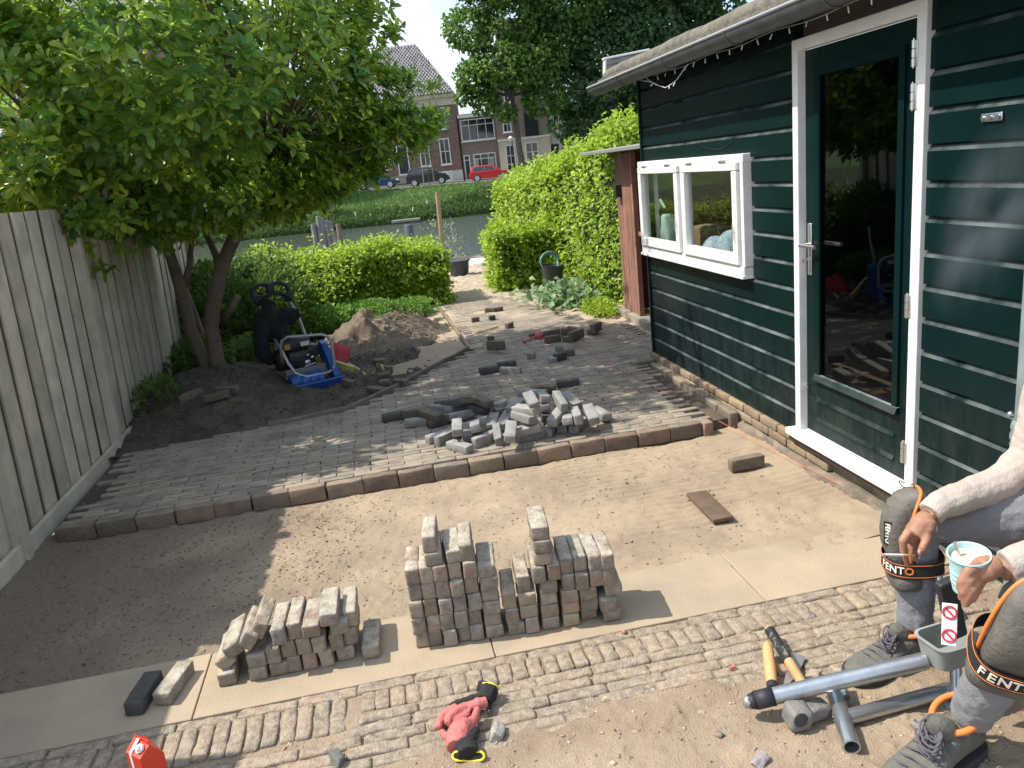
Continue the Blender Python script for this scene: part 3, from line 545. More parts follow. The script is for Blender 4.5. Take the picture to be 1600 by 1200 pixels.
for x in (400, 435, 470, 505): window(Fh_, (x, 238), (x+15, 265), bars=(2, 2)); window(Fh_, (x, 290), (x+15, 310), bars=(2, 2))
for i, (x0, x1, top_, m__, lb) in enumerate(((-1500, -1100, -60, m_bk2, 'unseen brick house at the far left end of the opposite quay'), (-1090, -760, 20, m_cream2, 'unseen pale house second from the far left end of the opposite quay'), (-750, -330, -40, m_bk1, 'unseen tall brick house left of the small pale quay house'), (-320, -40, 60, m_cream2, 'unseen small pale house far left on the opposite quay'), (-30, 370, 60, m_bk1, 'brown brick house on the opposite quay unseen behind the fence'))):  # unseen quay houses added so the green boards mirror less sky
    H_, h0_, h1_ = fbuild(lb, (x0, 300), (x1, 300), VB+i*.2, uv((x0, top_), VB)[1], 9, m__); zt_ = uv((x0, top_), VB)[1]
    V, F = prism([(VB-.4, zt_), (VB+10, zt_), (VB+5, zt_+3.5)], h0_, h1_, 'yzx'); mk('roof', (np.array([rw(*q) for q in V]), F), m_tile, H_)
    for k in range(4):
        xx_ = x0+(x1-x0)*(k+.3)/4
        for dy in (60, 150): window(H_, (xx_, top_+dy-.11*(xx_-x0)), (xx_+30, top_+dy+45-.11*(xx_-x0)), VB+i*.2, bars=(2, 2))
# street lamp
u, z = uv((804, 262), 78); lamp = thing('street_lamp', 'slender black street lamp before the cream canal house', 'street lamp', rw(u, 78, float(zroad(u)))); zt = uv((797, 216), 78)[1]-float(zroad(u))
mk('pole', tube([(0, 0, 0), (0, 0, zt-.3)], [.07, .045], 8), m_fdoor, lamp); mk('lamp_head', [lathe([(.10, 0), (.24, .25), (.26, .30), (.05, .5)], (-.1, 0, zt-.3), 10)], m_fw, lamp)
# sapling with stakes
u, z = uv((671, 290), 71); sp_ = thing('staked_sapling', 'thin young tree tied between two stakes by the black car', 'young tree', rw(u, 71, float(zroad(u))))
for du in (-.45, .45): mk('stake', tube([(du, 0, -.3), (du, 0, 1.5)], .045, 6), mat('stake_wood', (.28, .22, .15), .9), sp_)
mk('rail', tube([(-.5, 0, 1.35), (.5, 0, 1.35)], .04, 6), mat('stake_wood', (.28, .22, .15)), sp_); mk('trunk', tube([(0, 0, -.3), (.05, 0, 2.2), (.1, 0, 3.2)], [.04, .03, .01], 6), mat('twig', (.13, .075, .045)), sp_)
n = 260; P = rng.normal(size=(n, 3))*np.array([.45, .45, .6])+np.array([.1, 0, 3.1]); mk_ = link('crown', leafmesh('crown', P, rdir(n), rdir(n), np.full(n, .2), np.full(n, .12), m_reed), sp_)
# ---- cars
def car(name, label, px, v, L, H, col, flip=False, small=False):
    u, _ = uv(px, v); r = thing(name, label, 'car', rw(u, v, float(zroad(u))+.003), (0, 0, -YAW+(PI if flip else 0)))
    W_ = 1.72; k = L/4.0; hh = H/1.5
    mp_ = bpy.data.materials.get('paint_'+name) or bpy.data.materials.new('paint_'+name); mp_.use_nodes = True; b = mp_.node_tree.nodes['Principled BSDF']; b.inputs['Base Color'].default_value = (*col, 1); b.inputs['Roughness'].default_value = .25; b.inputs['Coat Weight'].default_value = .6
    hood = .78 if small else .72
    low = [(-2.0, .35), (-2.0, .62), (-1.96, .80), (-1.90, .93), (1.05, .93), (1.5, .86), (1.86, .75), (1.98, .6), (2.0, .35), (1.75, .24), (-1.75, .24)]
    top = [(-1.88, .93), (-1.70, 1.36), (-1.45, 1.47), (.10, 1.48), (.42, 1.38), (1.08, .93)]
    def sec(prof, w0, w1):
        V = []; n = len(prof)
        for w in (-1, 1):
            for (a, z) in prof: ww = w0+(w1-w0)*max(0, (z-.93)/.55) if z > .93 else w0-(.10 if abs(a) > 1.9 else 0); V.append((a*k, w*ww, z*hh))
        return np.array(V), [tuple(range(n))[::-1], tuple(range(n, 2*n))]+[(i, (i+1) % n, (i+1) % n+n, i+n) for i in range(n)]
    def bev(o, w=.05):
        md = o.modifiers.new('bevel', 'BEVEL'); md.width = w; md.segments = 3; md.limit_method = 'ANGLE'; md.angle_limit = .5; return o
    bd = bev(mk('body', [sec(low, W_/2, W_/2)], mp_, r, True), .07); cb = bev(mk('cabin', [sec(top, W_/2-.06, W_/2-.22)], mp_, r, True), .05)
    for s in (-1, 1):
        def P(a, z): ww = (W_/2-.06)+((W_/2-.22)-(W_/2-.06))*max(0, (z-.93)/.55); return (a*k, s*(ww+.012), z*hh)
        for poly in ([(-1.62, .97), (-1.50, 1.30), (-1.25, 1.38), (-.52, 1.40), (-.52, .97)], [(-.44, .97), (-.44, 1.40), (.06, 1.39), (.32, 1.30), (.82, .97)]):
            V = [P(a, z) for a, z in poly]; V2 = [(x, y-s*.02, z) for x, y, z in V]; n = len(V)
            mk('side_window', (np.array(V+V2), [tuple(range(n)), tuple(range(2*n-1, n-1, -1))]+[(i, i+n, (i+1) % n+n, (i+1) % n) for i in range(n)]), GF, r)
        mk('headlight', ball((1.86*k, s*.62, .68*hh), (.12, .16, .09)), m_white, r, True); mk('tail_light', rbox((-1.97*k, s*.68, .78*hh), (.07, .18, .2), .02), mat('tail_red', (.4, .01, .01), .3), r); mk('mirror', ball((.62*k, s*(W_/2+.06), 1.0*hh), (.07, .1, .07)), mp_, r, True)
        for a in (-1.25, 1.28):
            w = mk('wheel', lathe([(.20, -.10), (.29, -.10), (.32, -.07), (.32, .07), (.29, .10), (.20, .10)], (a*k, s*(W_/2-.09), .32), 20, (PI/2, 0, 0)), mat('tyre', (.02, .02, .02), .8), r, True)
            sp__ = [lathe([(.05, -.02), (.06, .02)], (a*k, s*(W_/2+.005), .32), 10, (PI/2, 0, 0)), lathe([(.18, -.01), (.215, -.01), (.215, .02), (.18, .02)], (a*k, s*(W_/2+.005), .32), 20, (PI/2, 0, 0))]
            for q in range(5): an = q*2*PI/5; sp__.append(box((a*k+.11*math.cos(an), s*(W_/2+.008), .32+.11*math.sin(an)), (.20, .02, .045), (0, -an, 0)))
            mk('rim', sp__, mat('rim', (.45, .46, .47), .35, metal=.7), w)
    V = [(1.04*k, -.64, .97*hh), (1.04*k, .64, .97*hh), (.44*k, .56, 1.38*hh), (.44*k, -.56, 1.38*hh)]; V = [(x+.03, y, z+.02) for x, y, z in V]; mk('windscreen', (np.array(V+[(x-.03, y, z-.03) for x, y, z in V]), [(0, 1, 2, 3), (7, 6, 5, 4), (0, 4, 5, 1), (1, 5, 6, 2), (2, 6, 7, 3), (3, 7, 4, 0)]), GF, r)
    mk('bumper', [rbox((1.96*k, 0, .42), (.12, 1.55, .18), .04), rbox((-1.96*k, 0, .42), (.12, 1.55, .18), .04)], mat('trim_black', (.02, .02, .02), .6), r); mk('number_plate', rbox((-2.03*k, 0, .62*hh), (.03, .5, .11), .01), mat('plate_yellow', (.6, .42, .03), .5), r)
    return r
car('blue_car', 'dark blue hatchback, leftmost car on the far quay', (589, 285), 75, 4.0, 1.42, (.012, .045, .13))
car('black_car', 'black off-road style car between the blue and the red car', (669, 278), 75, 3.9, 1.66, (.008, .012, .016))
car('red_car', 'bright red compact car parked before the low brick house', (765, 270), 75, 3.75, 1.42, (.55, .012, .02), small=True)
car('grey_car', 'dark grey car half hidden by the hedge, rightmost on the far quay', (838, 259), 75, 4.1, 1.45, (.05, .055, .06))
# ================================================================ vegetation
m_leaf_far = mat('lime_leaf', (.10, .20, .035), .7, vary=.35, huevar=[(.07, .15, .03), (.14, .25, .045)], trans=.35)
m_leaf_far2 = mat('dark_leaf', (.070, .150, .048), .7, vary=.35, huevar=[(.05, .115, .042), (.105, .19, .055)], trans=.32)
m_bark = mat('bark', (.13, .115, .09), .9, (.07, .06, .05), 5, bump=3, bscale=20)
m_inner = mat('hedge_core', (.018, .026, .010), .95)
def clump_pts(cs, n, gap=.0, f=1.2, s=0):
    """points in the outer part of a union of ellipsoids: cs = [(centre, radii, weight)]"""
    out = []; w = np.array([c[2] for c in cs], float); w /= w.sum()
    for (c, r, _), k in zip(cs, w):
        m_ = int(n*k); d = rdir(m_); rad = .45+.55*rng.random(m_)**.45
        rad *= 1+.16*vnoise(d+np.array(c), 2.3, s)
        out.append(np.array(c)+d*np.array(r)*rad[:, None])
    P = np.concatenate(out)
    if gap: P = P[vnoise(P, f, s+5)+.35*vnoise(P, f*2.7, s+6) > -gap]
    return P
def far_tree(name, label, v, blobs, trunk, n, mt, ls=.42, seed=0):
    r = thing(name, label, 'tree', rw(trunk[0][0], v, trunk[0][1])); o = np.array(rw(trunk[0][0], v, trunk[0][1]))
    cs = [(np.array(rw(u, v+dv, z))-o, (rr, rr, rr*.82), rr**2) for (u, dv, z, rr) in blobs]
    P = clump_pts(cs, n, .42, .8, seed); D = rdir(len(P))+np.array([0, 0, -.35]); N = rdir(len(P))+np.array([0, 0, 1.4])
    crown = link('crown', leafmesh('crown', P, D, N, rng.uniform(.7, 1.25, len(P))*ls, rng.uniform(.7, 1.2, len(P))*ls*.8, mt), r)
    tp = [np.array(rw(u, v, z))-o for u, z in trunk]; sh = [tube(tp, np.linspace(.30, .17, len(tp)), 10)]
    for (c, rr, _) in cs: sh.append(tube([tp[-1], (tp[-1]+c)/2+np.array([0, 0, .4]), c], [.15, .10, .03], 6)); 
    mk('trunk', sh, m_bark, r, True); return r
def T(px, py, v): return uv((px, py), v)
bl = []
for (px, py, dv, rr) in ((735, 45, 0, 2.3), (775, 100, -1, 2.6), (740, 120, 0, 1.8), (800, 30, 0, 3.3), (830, 100, -1, 2.7), (850, 150, 0, 2.0), (760, 160, 0, 1.3), (790, 178, -1, .9), (820, -60, 0, 5), (750, -60, 0, 3.5), (860, 60, 1, 3), (725, 150, 0, .9), (880, 0, 0, 3.5)):
    u, z = T(px, py, 70); bl.append((u, dv, z, rr))
far_tree('lime_tree', 'large light green lime tree with a bare leaning trunk before the canal houses', 70, bl, [T(820, 274, 70), T(812, 235, 70), T(806, 190, 70), T(800, 150, 70)], 30000, m_leaf_far, .40, 3)
bl = []
for (px, py, dv, rr) in ((900, 60, 0, 3.2), (895, 140, 0, 2.6), (880, 195, 0, 1.5), (920, 190, 1, 2.2), (960, 80, 0, 3.8), (960, 160, 0, 3), (1010, 40, 0, 4), (1010, 130, 0, 3.2), (1060, 20, 0, 3.8), (1080, 80, 0, 3.5), (1120, 60, 0, 2.6), (980, -60, 0, 6), (1080, -40, 0, 4.5), (1000, 200, 1, 2.6), (1060, 150, 0, 3.5), (1130, 110, 0, 3), (1135, 20, 0, 1.9), (895, 215, 0, 1.2)):
    u, z = T(px, py, 72); bl.append((u, dv, z, rr))
far_tree('chestnut_tree', 'broad dark green tree on the far quay rising behind the cabin roof', 72, bl, [T(985, 262, 72), T(984, 210, 72), T(985, 150, 72)], 42000, m_leaf_far2, .46, 8)
bl = []
for (px, py, dv, rr) in ((470, 215, 0, 2.6), (430, 180, 0, 3.5), (500, 250, 0, 2), (380, 220, 0, 3), (330, 230, 0, 3)):
    u, z = T(px, py, 68); bl.append((u, dv, z, rr))
far_tree('quay_tree', 'round tree on the far left quay seen through gaps in the magnolia', 68, bl, [T(440, 320, 68), T(440, 250, 68)], 9000, m_leaf_far2, .46, 11)
for i, (px, lb) in enumerate(((120, 'dark quay tree unseen behind the fence'), (-300, 'unseen quay tree left of the garden fence'), (-800, 'unseen quay tree second from the far left end'), (-1300, 'unseen quay tree at the far left end'))):  # more unseen trees, added to darken reflections in the cabin boards
    u0, z0 = uv((px, 250), 67); far_tree('quay_tree', lb, 67, [(u0, 0, 8.0, 3.6), (u0-2.5, .5, 6.8, 2.8), (u0+2.6, -.5, 7.0, 2.9), (u0, 0, 10.5, 2.6)], [(u0, .9), (u0, 3), (u0, 6)], 5000, m_leaf_far2, .6, 20+i)
# bushes on the far bank
def bush(name, label, c, r, n, mt, ls, cat='shrub', core=True, group=None):
    o = thing(name, label, cat, c, group=group); P = clump_pts([((0, 0, r[2]), r, 1)], n, .5, 2.5/max(r), hash(name) % 50); P[:, 2] = np.maximum(P[:, 2], .02)
    D = norm(P-np.array([0, 0, r[2]*.6]))+rdir(len(P))*.7+np.array([0, 0, .3]); link('leaves', leafmesh('leaves', P, D, rdir(len(P))+np.array([0, 0, 1.2]), rng.uniform(.7, 1.3, len(P))*ls, rng.uniform(.4, .7, len(P))*ls, mt), o)
    if core: mk('stems', [tube([(0, 0, -.05), (random.uniform(-.5, .5)*r[0], random.uniform(-.5, .5)*r[1], r[2]*1.2)], [.02*r[2]+.004, .003], 5) for _ in range(7)], m_bark, o)
    return o
for i, (px, py, rr, lb) in enumerate(((728, 322, .9, 'rounded green bush at the water edge below the stone culvert'), (763, 316, 1.2, 'taller leafy bush at the water edge just left of the big hedge'), (531, 345, 1.0, 'dark weedy bush at the water edge under the magnolia'))):
    u, z = uv((px, py), 60); bush('bank_bush', lb, rw(u, 60, z-rr*1.2), (rr, rr, rr*1.1), 900, m_reed, .3)
# ---- hedges
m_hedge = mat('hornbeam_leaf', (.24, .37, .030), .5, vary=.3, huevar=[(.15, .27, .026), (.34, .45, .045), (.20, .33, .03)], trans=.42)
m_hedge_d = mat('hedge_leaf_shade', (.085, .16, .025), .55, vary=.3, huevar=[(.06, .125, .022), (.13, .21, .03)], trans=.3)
def hedge(label, loc, rz, size, n, mt, ls=.055, top=None, seed=0, bulge=.10, cat='hedge'):
    """block of foliage: local x along, y deep; top(x) = height"""
    lx, ly, lz = size; h = thing('hedge', label, cat, loc, (0, 0, rz)); top = top or (lambda x: lz+0*x)
    fr = [('f', lx*lz), ('b', lx*lz*.25), ('l', ly*lz), ('r', ly*lz), ('t', lx*ly)]; tot = sum(a for _, a in fr); Ps, Ns = [], []
    for k, a in fr:
        m_ = int(n*a/tot); s = rng.random(m_); t = rng.random(m_); x = (s-.5)*lx
        if k == 'f': P = np.stack([x, -ly/2+0*x, t*top(x)], 1); nn = (0, -1, .1)
        elif k == 'b': P = np.stack([x, ly/2+0*x, t*top(x)], 1); nn = (0, 1, .1)
        elif k == 'l': P = np.stack([-lx/2+0*s, (s-.5)*ly, t*top(np.full(m_, -lx/2))], 1); nn = (-1, 0, .1)
        elif k == 'r': P = np.stack([lx/2+0*s, (s-.5)*ly, t*top(np.full(m_, lx/2))], 1); nn = (1, 0, .1)
        else: P = np.stack([x, (t-.5)*ly, top(x)], 1); nn = (0, 0, 1)
        Nn = np.tile(np.array(nn, float), (m_, 1)); bu = .65*vnoise(P, 2.1, seed)+.5*vnoise(P, 5.5, seed+1)+.35*vnoise(P, 13, seed+2)
        P = P+Nn*(bulge*bu-.02-.13*rng.random(m_)**2)[:, None]+(rng.random((m_, 1))**6)*Nn*.13*(1 if k != 't' else 1.4)
        if k == 't': P[:, 2] -= .12*np.maximum(0, np.abs(P[:, 1])/(ly/2)-.6)
        Ps.append(P); Ns.append(Nn)
    for _ in range(int(lx*16)):                                            # stray shoots on top and at the face
        x = (rng.random()-.5)*lx; y = (rng.random()-.5)*ly*(1 if rng.random() < .6 else 1.15); z0_ = float(top(np.array([x]))[0]); k_ = rng.integers(5, 12); tt = np.linspace(0, 1, k_)[:, None]; dv = np.array([rng.normal(0, .25), rng.normal(-.1, .25), 1.]); Ps.append(np.array([x, y, z0_-.04])+tt*dv*rng.uniform(.10, .24)+rng.normal(0, .012, (k_, 3))); Ns.append(np.tile([0, 0, .6], (k_, 1)))
    P = np.concatenate(Ps); Nn = np.concatenate(Ns); kp = vnoise(P, 11, seed+7)+.5*vnoise(P, 23, seed+8) > -.62; P, Nn = P[kp], Nn[kp]; P[:, 2] = np.maximum(P[:, 2], .015)
    D = Nn*.45+rdir(len(P))*.75+np.array([0, 0, -.1]); N = Nn*.7+rdir(len(P))*.6+np.array([0, 0, .7])
    link('foliage', leafmesh('foliage', P, D, N, rng.uniform(.7, 1.25, len(P))*ls, rng.uniform(.5, .75, len(P))*ls, mt), h)
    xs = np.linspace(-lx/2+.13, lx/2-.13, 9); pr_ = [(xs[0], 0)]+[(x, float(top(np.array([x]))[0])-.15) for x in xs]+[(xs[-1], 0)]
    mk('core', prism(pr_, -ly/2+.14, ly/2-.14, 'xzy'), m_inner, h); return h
hedge('clipped yellow green hornbeam hedge on the left, running up to the path opening', (-.30, 10.75, 0), -.02, (2.50, .75, .86), 30000, m_hedge, .062, lambda x: .85+.03*np.sin(x*3)-.06*np.clip(x, -1, 1.2)*.9, 1)
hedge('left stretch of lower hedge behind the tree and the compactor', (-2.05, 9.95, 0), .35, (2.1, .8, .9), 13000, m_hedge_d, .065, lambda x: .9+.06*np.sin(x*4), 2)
hedge('low clipped hedge block on the right side of the path opening', (2.16, 11.0, 0), 0.0, (1.0, .9, .88), 14000, m_hedge, .062, None, 3)
hedge('tall bright hornbeam hedge stepping up to the brown shed', (2.82, 10.85, 0), 1.66, (5.4, .75, 1.9), 76000, m_hedge, .062, lambda x: np.interp(x, [-2.7, -1.6, -.6, 2.7], [2.03, 1.88, 1.72, 1.45])+.05*np.sin(x*5), 4, .13)
# wilder greenery left, between the fence and the hedge
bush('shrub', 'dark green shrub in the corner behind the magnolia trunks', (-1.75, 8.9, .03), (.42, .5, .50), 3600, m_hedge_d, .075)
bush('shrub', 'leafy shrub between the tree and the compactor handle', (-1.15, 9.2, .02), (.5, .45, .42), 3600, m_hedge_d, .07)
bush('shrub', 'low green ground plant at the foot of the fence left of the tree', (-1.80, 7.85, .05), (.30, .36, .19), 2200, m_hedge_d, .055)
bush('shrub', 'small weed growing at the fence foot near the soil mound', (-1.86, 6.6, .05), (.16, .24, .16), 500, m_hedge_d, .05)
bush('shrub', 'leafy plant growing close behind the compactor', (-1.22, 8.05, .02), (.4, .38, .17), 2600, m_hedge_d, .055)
m_bright = mat('bright_plant', (.14, .28, .045), .6, vary=.3, huevar=[(.10, .23, .05), (.20, .34, .05)], trans=.3)
bush('perennial', 'soft light green perennial cushion before the left hedge', (-.13, 9.55, .02), (.42, .28, .17), 3600, m_bright, .04, 'plant')
bush('perennial', 'grey green perennial cushion at the right end of the left hedge', (.40, 9.75, .03), (.33, .24, .13), 2400, m_bright, .038, 'plant')
bush('perennial', 'broad leaved green plant behind the soil heap', (-.62, 9.3, .02), (.42, .3, .18), 2400, m_bright, .06, 'plant')
n = 7000; P = np.stack([rng.uniform(-1.9, .25, n), rng.uniform(7.5, 10.3, n), np.zeros(n)], 1); kp = (vnoise(P, 1.7, 77) > -.25) & ~((P[:, 0] > -.75) & (P[:, 1] < 9.1)) & ~((P[:, 0] > -1.35) & (P[:, 0] < -.4) & (P[:, 1] < 7.9)); P = P[kp]; P[:, 2] = z_soil(P)+rng.random(len(P))**2*.16
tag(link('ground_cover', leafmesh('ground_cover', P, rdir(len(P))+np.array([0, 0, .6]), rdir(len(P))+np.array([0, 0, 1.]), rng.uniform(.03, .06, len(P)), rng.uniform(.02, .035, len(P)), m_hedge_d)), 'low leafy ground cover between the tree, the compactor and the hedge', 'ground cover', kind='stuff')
# thin pale sapling before the left hedge
sp2 = thing('sapling', 'thin sparse sapling standing before the left hedge', 'young tree', (-.58, 9.7, .02))
mk('trunk', [tube([(0, 0, 0), (.01, 0, .3), (0, 0, .55), (.06, 0, .8), (.18, 0, .98)], [.014, .012, .01, .007, .003], 6), tube([(0, 0, .5), (-.10, 0, .7), (-.18, 0, .9)], [.008, .006, .003], 6)], mat('pale_bark', (.28, .24, .16), .9), sp2, True)
n = 420; P = rng.normal(size=(n, 3))*np.array([.2, .13, .2])+np.array([-.03, 0, .66]); link('leaves', leafmesh('leaves', P, rdir(n), rdir(n)+np.array([0, 0, 1]), rng.uniform(.04, .075, n), rng.uniform(.025, .04, n), m_hedge), sp2)
# rhubarb-like clump right
cl_ = thing('border_plant', 'grey green big leaved plant below the black bucket beside the tall hedge', 'plant', (2.22, 9.2, .03))
n = 620; P = rng.normal(size=(n, 3))*np.array([.17, .26, .06])+np.array([0, 0, .13]); P[:, 2] = np.clip(P[:, 2], .02, .30); link('leaves', leafmesh('leaves', P, rdir(n)+P*2, rdir(n)*.5+np.array([-.3, -.3, 1]), rng.uniform(.07, .12, n), rng.uniform(.055, .09, n), mat('cabbage_leaf', (.13, .22, .09), .5, vary=.3, huevar=[(.17, .26, .13), (.10, .19, .05)], trans=.25), rich=True), cl_)
mk('stalks', [tube([(0, 0, 0), (x*.5, y*.5, .08), (x, y, .16)], [.008, .006, .004], 5) for x, y in [(random.uniform(-.2, .2), random.uniform(-.25, .25)) for _ in range(16)]], m_bright, cl_)
bush('border_plant', 'yellow green creeping plants at the foot of the tall hedge by the shed', (2.40, 8.35, .02), (.16, .42, .09), 1500, m_hedge, .045, 'plant')
bush('willow_bush', 'wispy silvery willow bush beside the wooden pole by the water', (1.42, 16.2, -.75), (.50, .4, .85), 620, mat('willow_leaf', (.34, .36, .22), .7, vary=.3, trans=.35), .05)
# things by the water
m_oldwood = mat('old_wood', (.22, .18, .13), .85, (.14, .12, .09), 5, bump=.8, bscale=50); m_gw = mat('grey_wood', (.25, .24, .23), .85, (.16, .155, .15), 5, bump=.8)
a, b = ony((683, 300), 15.4), ony((692, 392), 15.4); tag(mk('wooden_pole', tube([b-np.array([0, 0, 1.0]), b, a], [.045, .045, .042], 10), mat('new_post', (.34, .24, .13), .8, (.25, .18, .10), 6), None, True), 'slim new wooden pole standing at the waterside beyond the left hedge', 'pole')
u, z = uv((638, 352), 24); tag(mk('mooring_pile', lathe([(.13, -3), (.135, 0), (.12, .02), (.05, .03)], rw(u, 24, z), 16), mat('pile_grey', (.06, .07, .075), .7), None, True), 'thick dark mooring pile standing in the water behind the left hedge', 'mooring pile')
for i, (x0, x1, y1) in enumerate(((497, 499, 338), (502, 505, 340), (508, 513, 344), (514, 521, 346), (489, 491, 350))):
    a, b = ony((x0, y1), 17.5), ony((x1+4, 386), 17.5); tag(mk('mooring_stake', tube([b-np.array([0, 0, 1.6]), b, a], .055, 8), m_gw, None, True), 'grey stake %s in the bundle of stakes by the water' % ['second from the left', 'third from the left', 'fourth from the left', 'rightmost', 'leftmost'][i], 'stake', 'bundle of grey stakes in the water')
a, b = ony((528, 350), 16.5), ony((533, 388), 16.5); tag(mk('wooden_pole', tube([b-np.array([0, 0, 1]), a], .045, 8), m_oldwood, None, True), 'short brown post right of the bundle of grey stakes', 'post')
for (px, py, h_) in ((637, 346, .1),):
    u, z = uv((637, 343), 57.6); V, F = rbox((0, 0, 0), (2.0, .7, .18), .03); tag(mk('jetty', (xf(V, rw(u, 56.6, WZ+.18), (0, 0, -YAW)), F), m_gw), 'small low jetty at the far water edge', 'jetty')
# moored boat, bucket etc. at the end of the path
p = onz((750, 423), .1); bt = thing('rowing_boat', 'old brown wooden boat hull moored at the end of the path', 'boat', (float(p[0])+.02, 14.95, -.30), (0, 0, .25))
hull = []; N_ = 9
for i in range(N_):
    t = i/(N_-1)*2-1; w = .55*(1-abs(t)**2.6)+.04; sh_ = .10*t*t; hull.append([(t*1.4, w, .42+sh_), (t*1.4, w*.72, .12+sh_), (t*1.35, 0, .02+sh_), (t*1.4, -w*.72, .12+sh_), (t*1.4, -w, .42+sh_), (t*1.36, -w*.86, .42+sh_), (t*1.3, -w*.5, .18), (t*1.3, w*.5, .18), (t*1.36, w*.86, .42+sh_)])
V = np.array(hull).reshape(-1, 3); F = [(i*9+k, i*9+(k+1) % 9, (i+1)*9+(k+1) % 9, (i+1)*9+k) for i in range(N_-1) for k in range(9)]+[tuple(range(9)), tuple(range((N_-1)*9, N_*9))[::-1]]
mk('hull', (V, F), mat('boat_wood', (.13, .09, .065), .7, (.08, .06, .045), 6), bt, True); mk('thwart', [box((x, 0, .40), (.16, .85, .03)) for x in (-.5, .35)], m_gw, bt)
tag(mk('boat_tarp', rbox((1.93, 14.15, .12), (.42, .45, .15), .05, noise=.05, segs=(5, 5, 1), nf=5), mat('tarp_white', (.55, .54, .50), .7), None, True), 'crumpled whitish tarpaulin lying at the end of the path', 'tarpaulin')
p = onz((721, 434), 0.05); tub = thing('dark_tub', 'dark blue grey tub at the right end of the left hedge', 'tub', (float(p[0])-.02, float(p[1]), .07)); mk('tub_body', lathe([(.14, 0), (.18, .26), (.19, .27), (.17, .27), (.13, .04), (0.01, .04)], (0, 0, 0), 20), mat('tub_plastic', (.035, .045, .06), .5), tub, True); mk('tub_rim', lathe([(.175, .255), (.205, .255), (.205, .275), (.175, .275)], (0, 0, 0), 20), mat('tub_plastic', (.035, .045, .06)), tub, True)
p = ony((861, 432), 9.95); bk = thing('bucket', 'black bucket holding a coiled pale hose, wedged in the hedge', 'bucket', (float(p[0]), 9.95, float(p[2])-.13), (.0, .12, 0))
mk('bucket_body', lathe([(.11, 0), (.15, .27), (.16, .28), (.145, .28), (.105, .02), (.01, .02)], (0, 0, 0), 20), mat('bucket_plastic', (.05, .055, .06), .5), bk, True)
mk('stand', [tube([(x, y, -.45), (x*.8, y*.8, .02)], .012, 6) for x in (-.1, .1) for y in (-.1, .1)], m_gw, bk)
ho = thing('hose_coil', 'coil of pale blue green garden hose in the black bucket', 'hose', (float(p[0]), 9.95, float(p[2])+.17)); mk('hose', [tube([(.11*math.cos(a)*(1+.06*k), .10*math.sin(a+.4*k)*.6, .11*math.sin(a)+.01*k) for a in np.linspace(0, 6.5, 26)], .009, 6) for k in range(5)], mat('hose', (.22, .38, .38), .5), ho, True)
# ---- magnolia (the big tree)
mg = thing('magnolia_tree', 'large broad leaved magnolia with three smooth leaning trunks beside the fence', 'tree', (-1.5, 7.45, .10))
O = np.array([-1.5, 7.45, .10]); m_mag = mat('magnolia_leaf', (.15, .27, .038), .36, vary=.36, huevar=[(.07, .17, .040), (.15, .28, .040), (.34, .43, .055)], trans=.48, spec=.6)
m_mbark = mat('magnolia_bark', (.17, .125, .085), .85, (.115, .09, .065), 9, bump=1.5, bscale=40)
def tp(px, y): return ony(px, y)-O
tk = [tube([tp((352, 602), 7.45), tp((338, 560), 7.47), tp((330, 510), 7.5), tp((334, 470), 7.5), tp((345, 420), 7.5), tp((362, 380), 7.48), tp((385, 330), 7.4), tp((420, 240), 7.3)], [.085, .07, .065, .066, .062, .06, .05, .035], 12),
      tube([tp((338, 590), 7.5), tp((320, 565), 7.55), tp((300, 520), 7.6), tp((288, 470), 7.6), tp((274, 425), 7.55), tp((262, 385), 7.5), tp((230, 300), 7.3)], [.07, .062, .056, .055, .052, .045, .03], 12),
      tube([tp((335, 560), 7.9), tp((318, 530), 7.95), tp((300, 480), 8.0), tp((285, 440), 8.0)], [.05, .035, .03, .022], 10),
      tube([tp((332, 470), 7.55), tp((345, 440), 7.6), tp((338, 400), 7.7), tp((320, 360), 7.8)], [.035, .035, .035, .025], 10), tube([tp((287, 450), 7.6), tp((296, 415), 7.6), tp((300, 370), 7.6)], [.03, .028, .022], 8),
      tube([tp((352, 500), 7.5), tp((364, 478), 7.45), tp((372, 462), 7.45)], [.03, .03, .036], 8),
      ball(tp((345, 596), 7.4), (.10, .09, .07))]
mk('trunk', tk, m_mbark, mg, 'full')
cs = [((-1.75, 6.7, 2.75), (1.45, 1.6, 1.05), 3), ((-.72, 6.9, 2.55), (1.0, 1.2, .90), 2.0), ((-.45, 7.0, 3.2), (.78, 1.1, .70), 1.4), ((-2.3, 5.9, 2.45), (.85, 1.0, .68), 1.6), ((-1.2, 5.9, 2.85), (1.0, .85, .85), 1.9), ((-1.5, 6.9, 3.7), (1.8, 1.7, .8), 2.0), ((-2.7, 7.3, 2.6), (1.0, 1.3, .9), 1.2), ((-1.35, 7.2, 1.78), (.75, .85, .40), 1.3), ((-1.85, 6.3, 1.85), (.55, .6, .45), 1.0), ((-.45, 7.1, 1.86), (.42, .6, .36), 1.0), ((.22, 6.9, 2.38), (.42, .5, .30), .55), ((-.62, 7.6, 1.75), (.55, .5, .35), .6)]
cs += [((.12, 6.9, 2.80), (.36, .5, .36), .45), ((.50, 6.8, 2.12), (.24, .3, .13), .12), ((.30, 6.85, 2.02), (.32, .4, .17), .22), ((-.12, 6.9, 1.80), (.28, .4, .20), .25), ((-2.6, 5.4, 2.15), (.6, .7, .5), .8)]
R0 = clump_pts(cs, 11500, .42, 2.0, 15); R0 = R0+norm(R0-np.array([-1.4, 6.9, 2.4]))*(.16*vnoise(R0, 2.2, 91)+.10*vnoise(R0, 5, 92))[:, None]
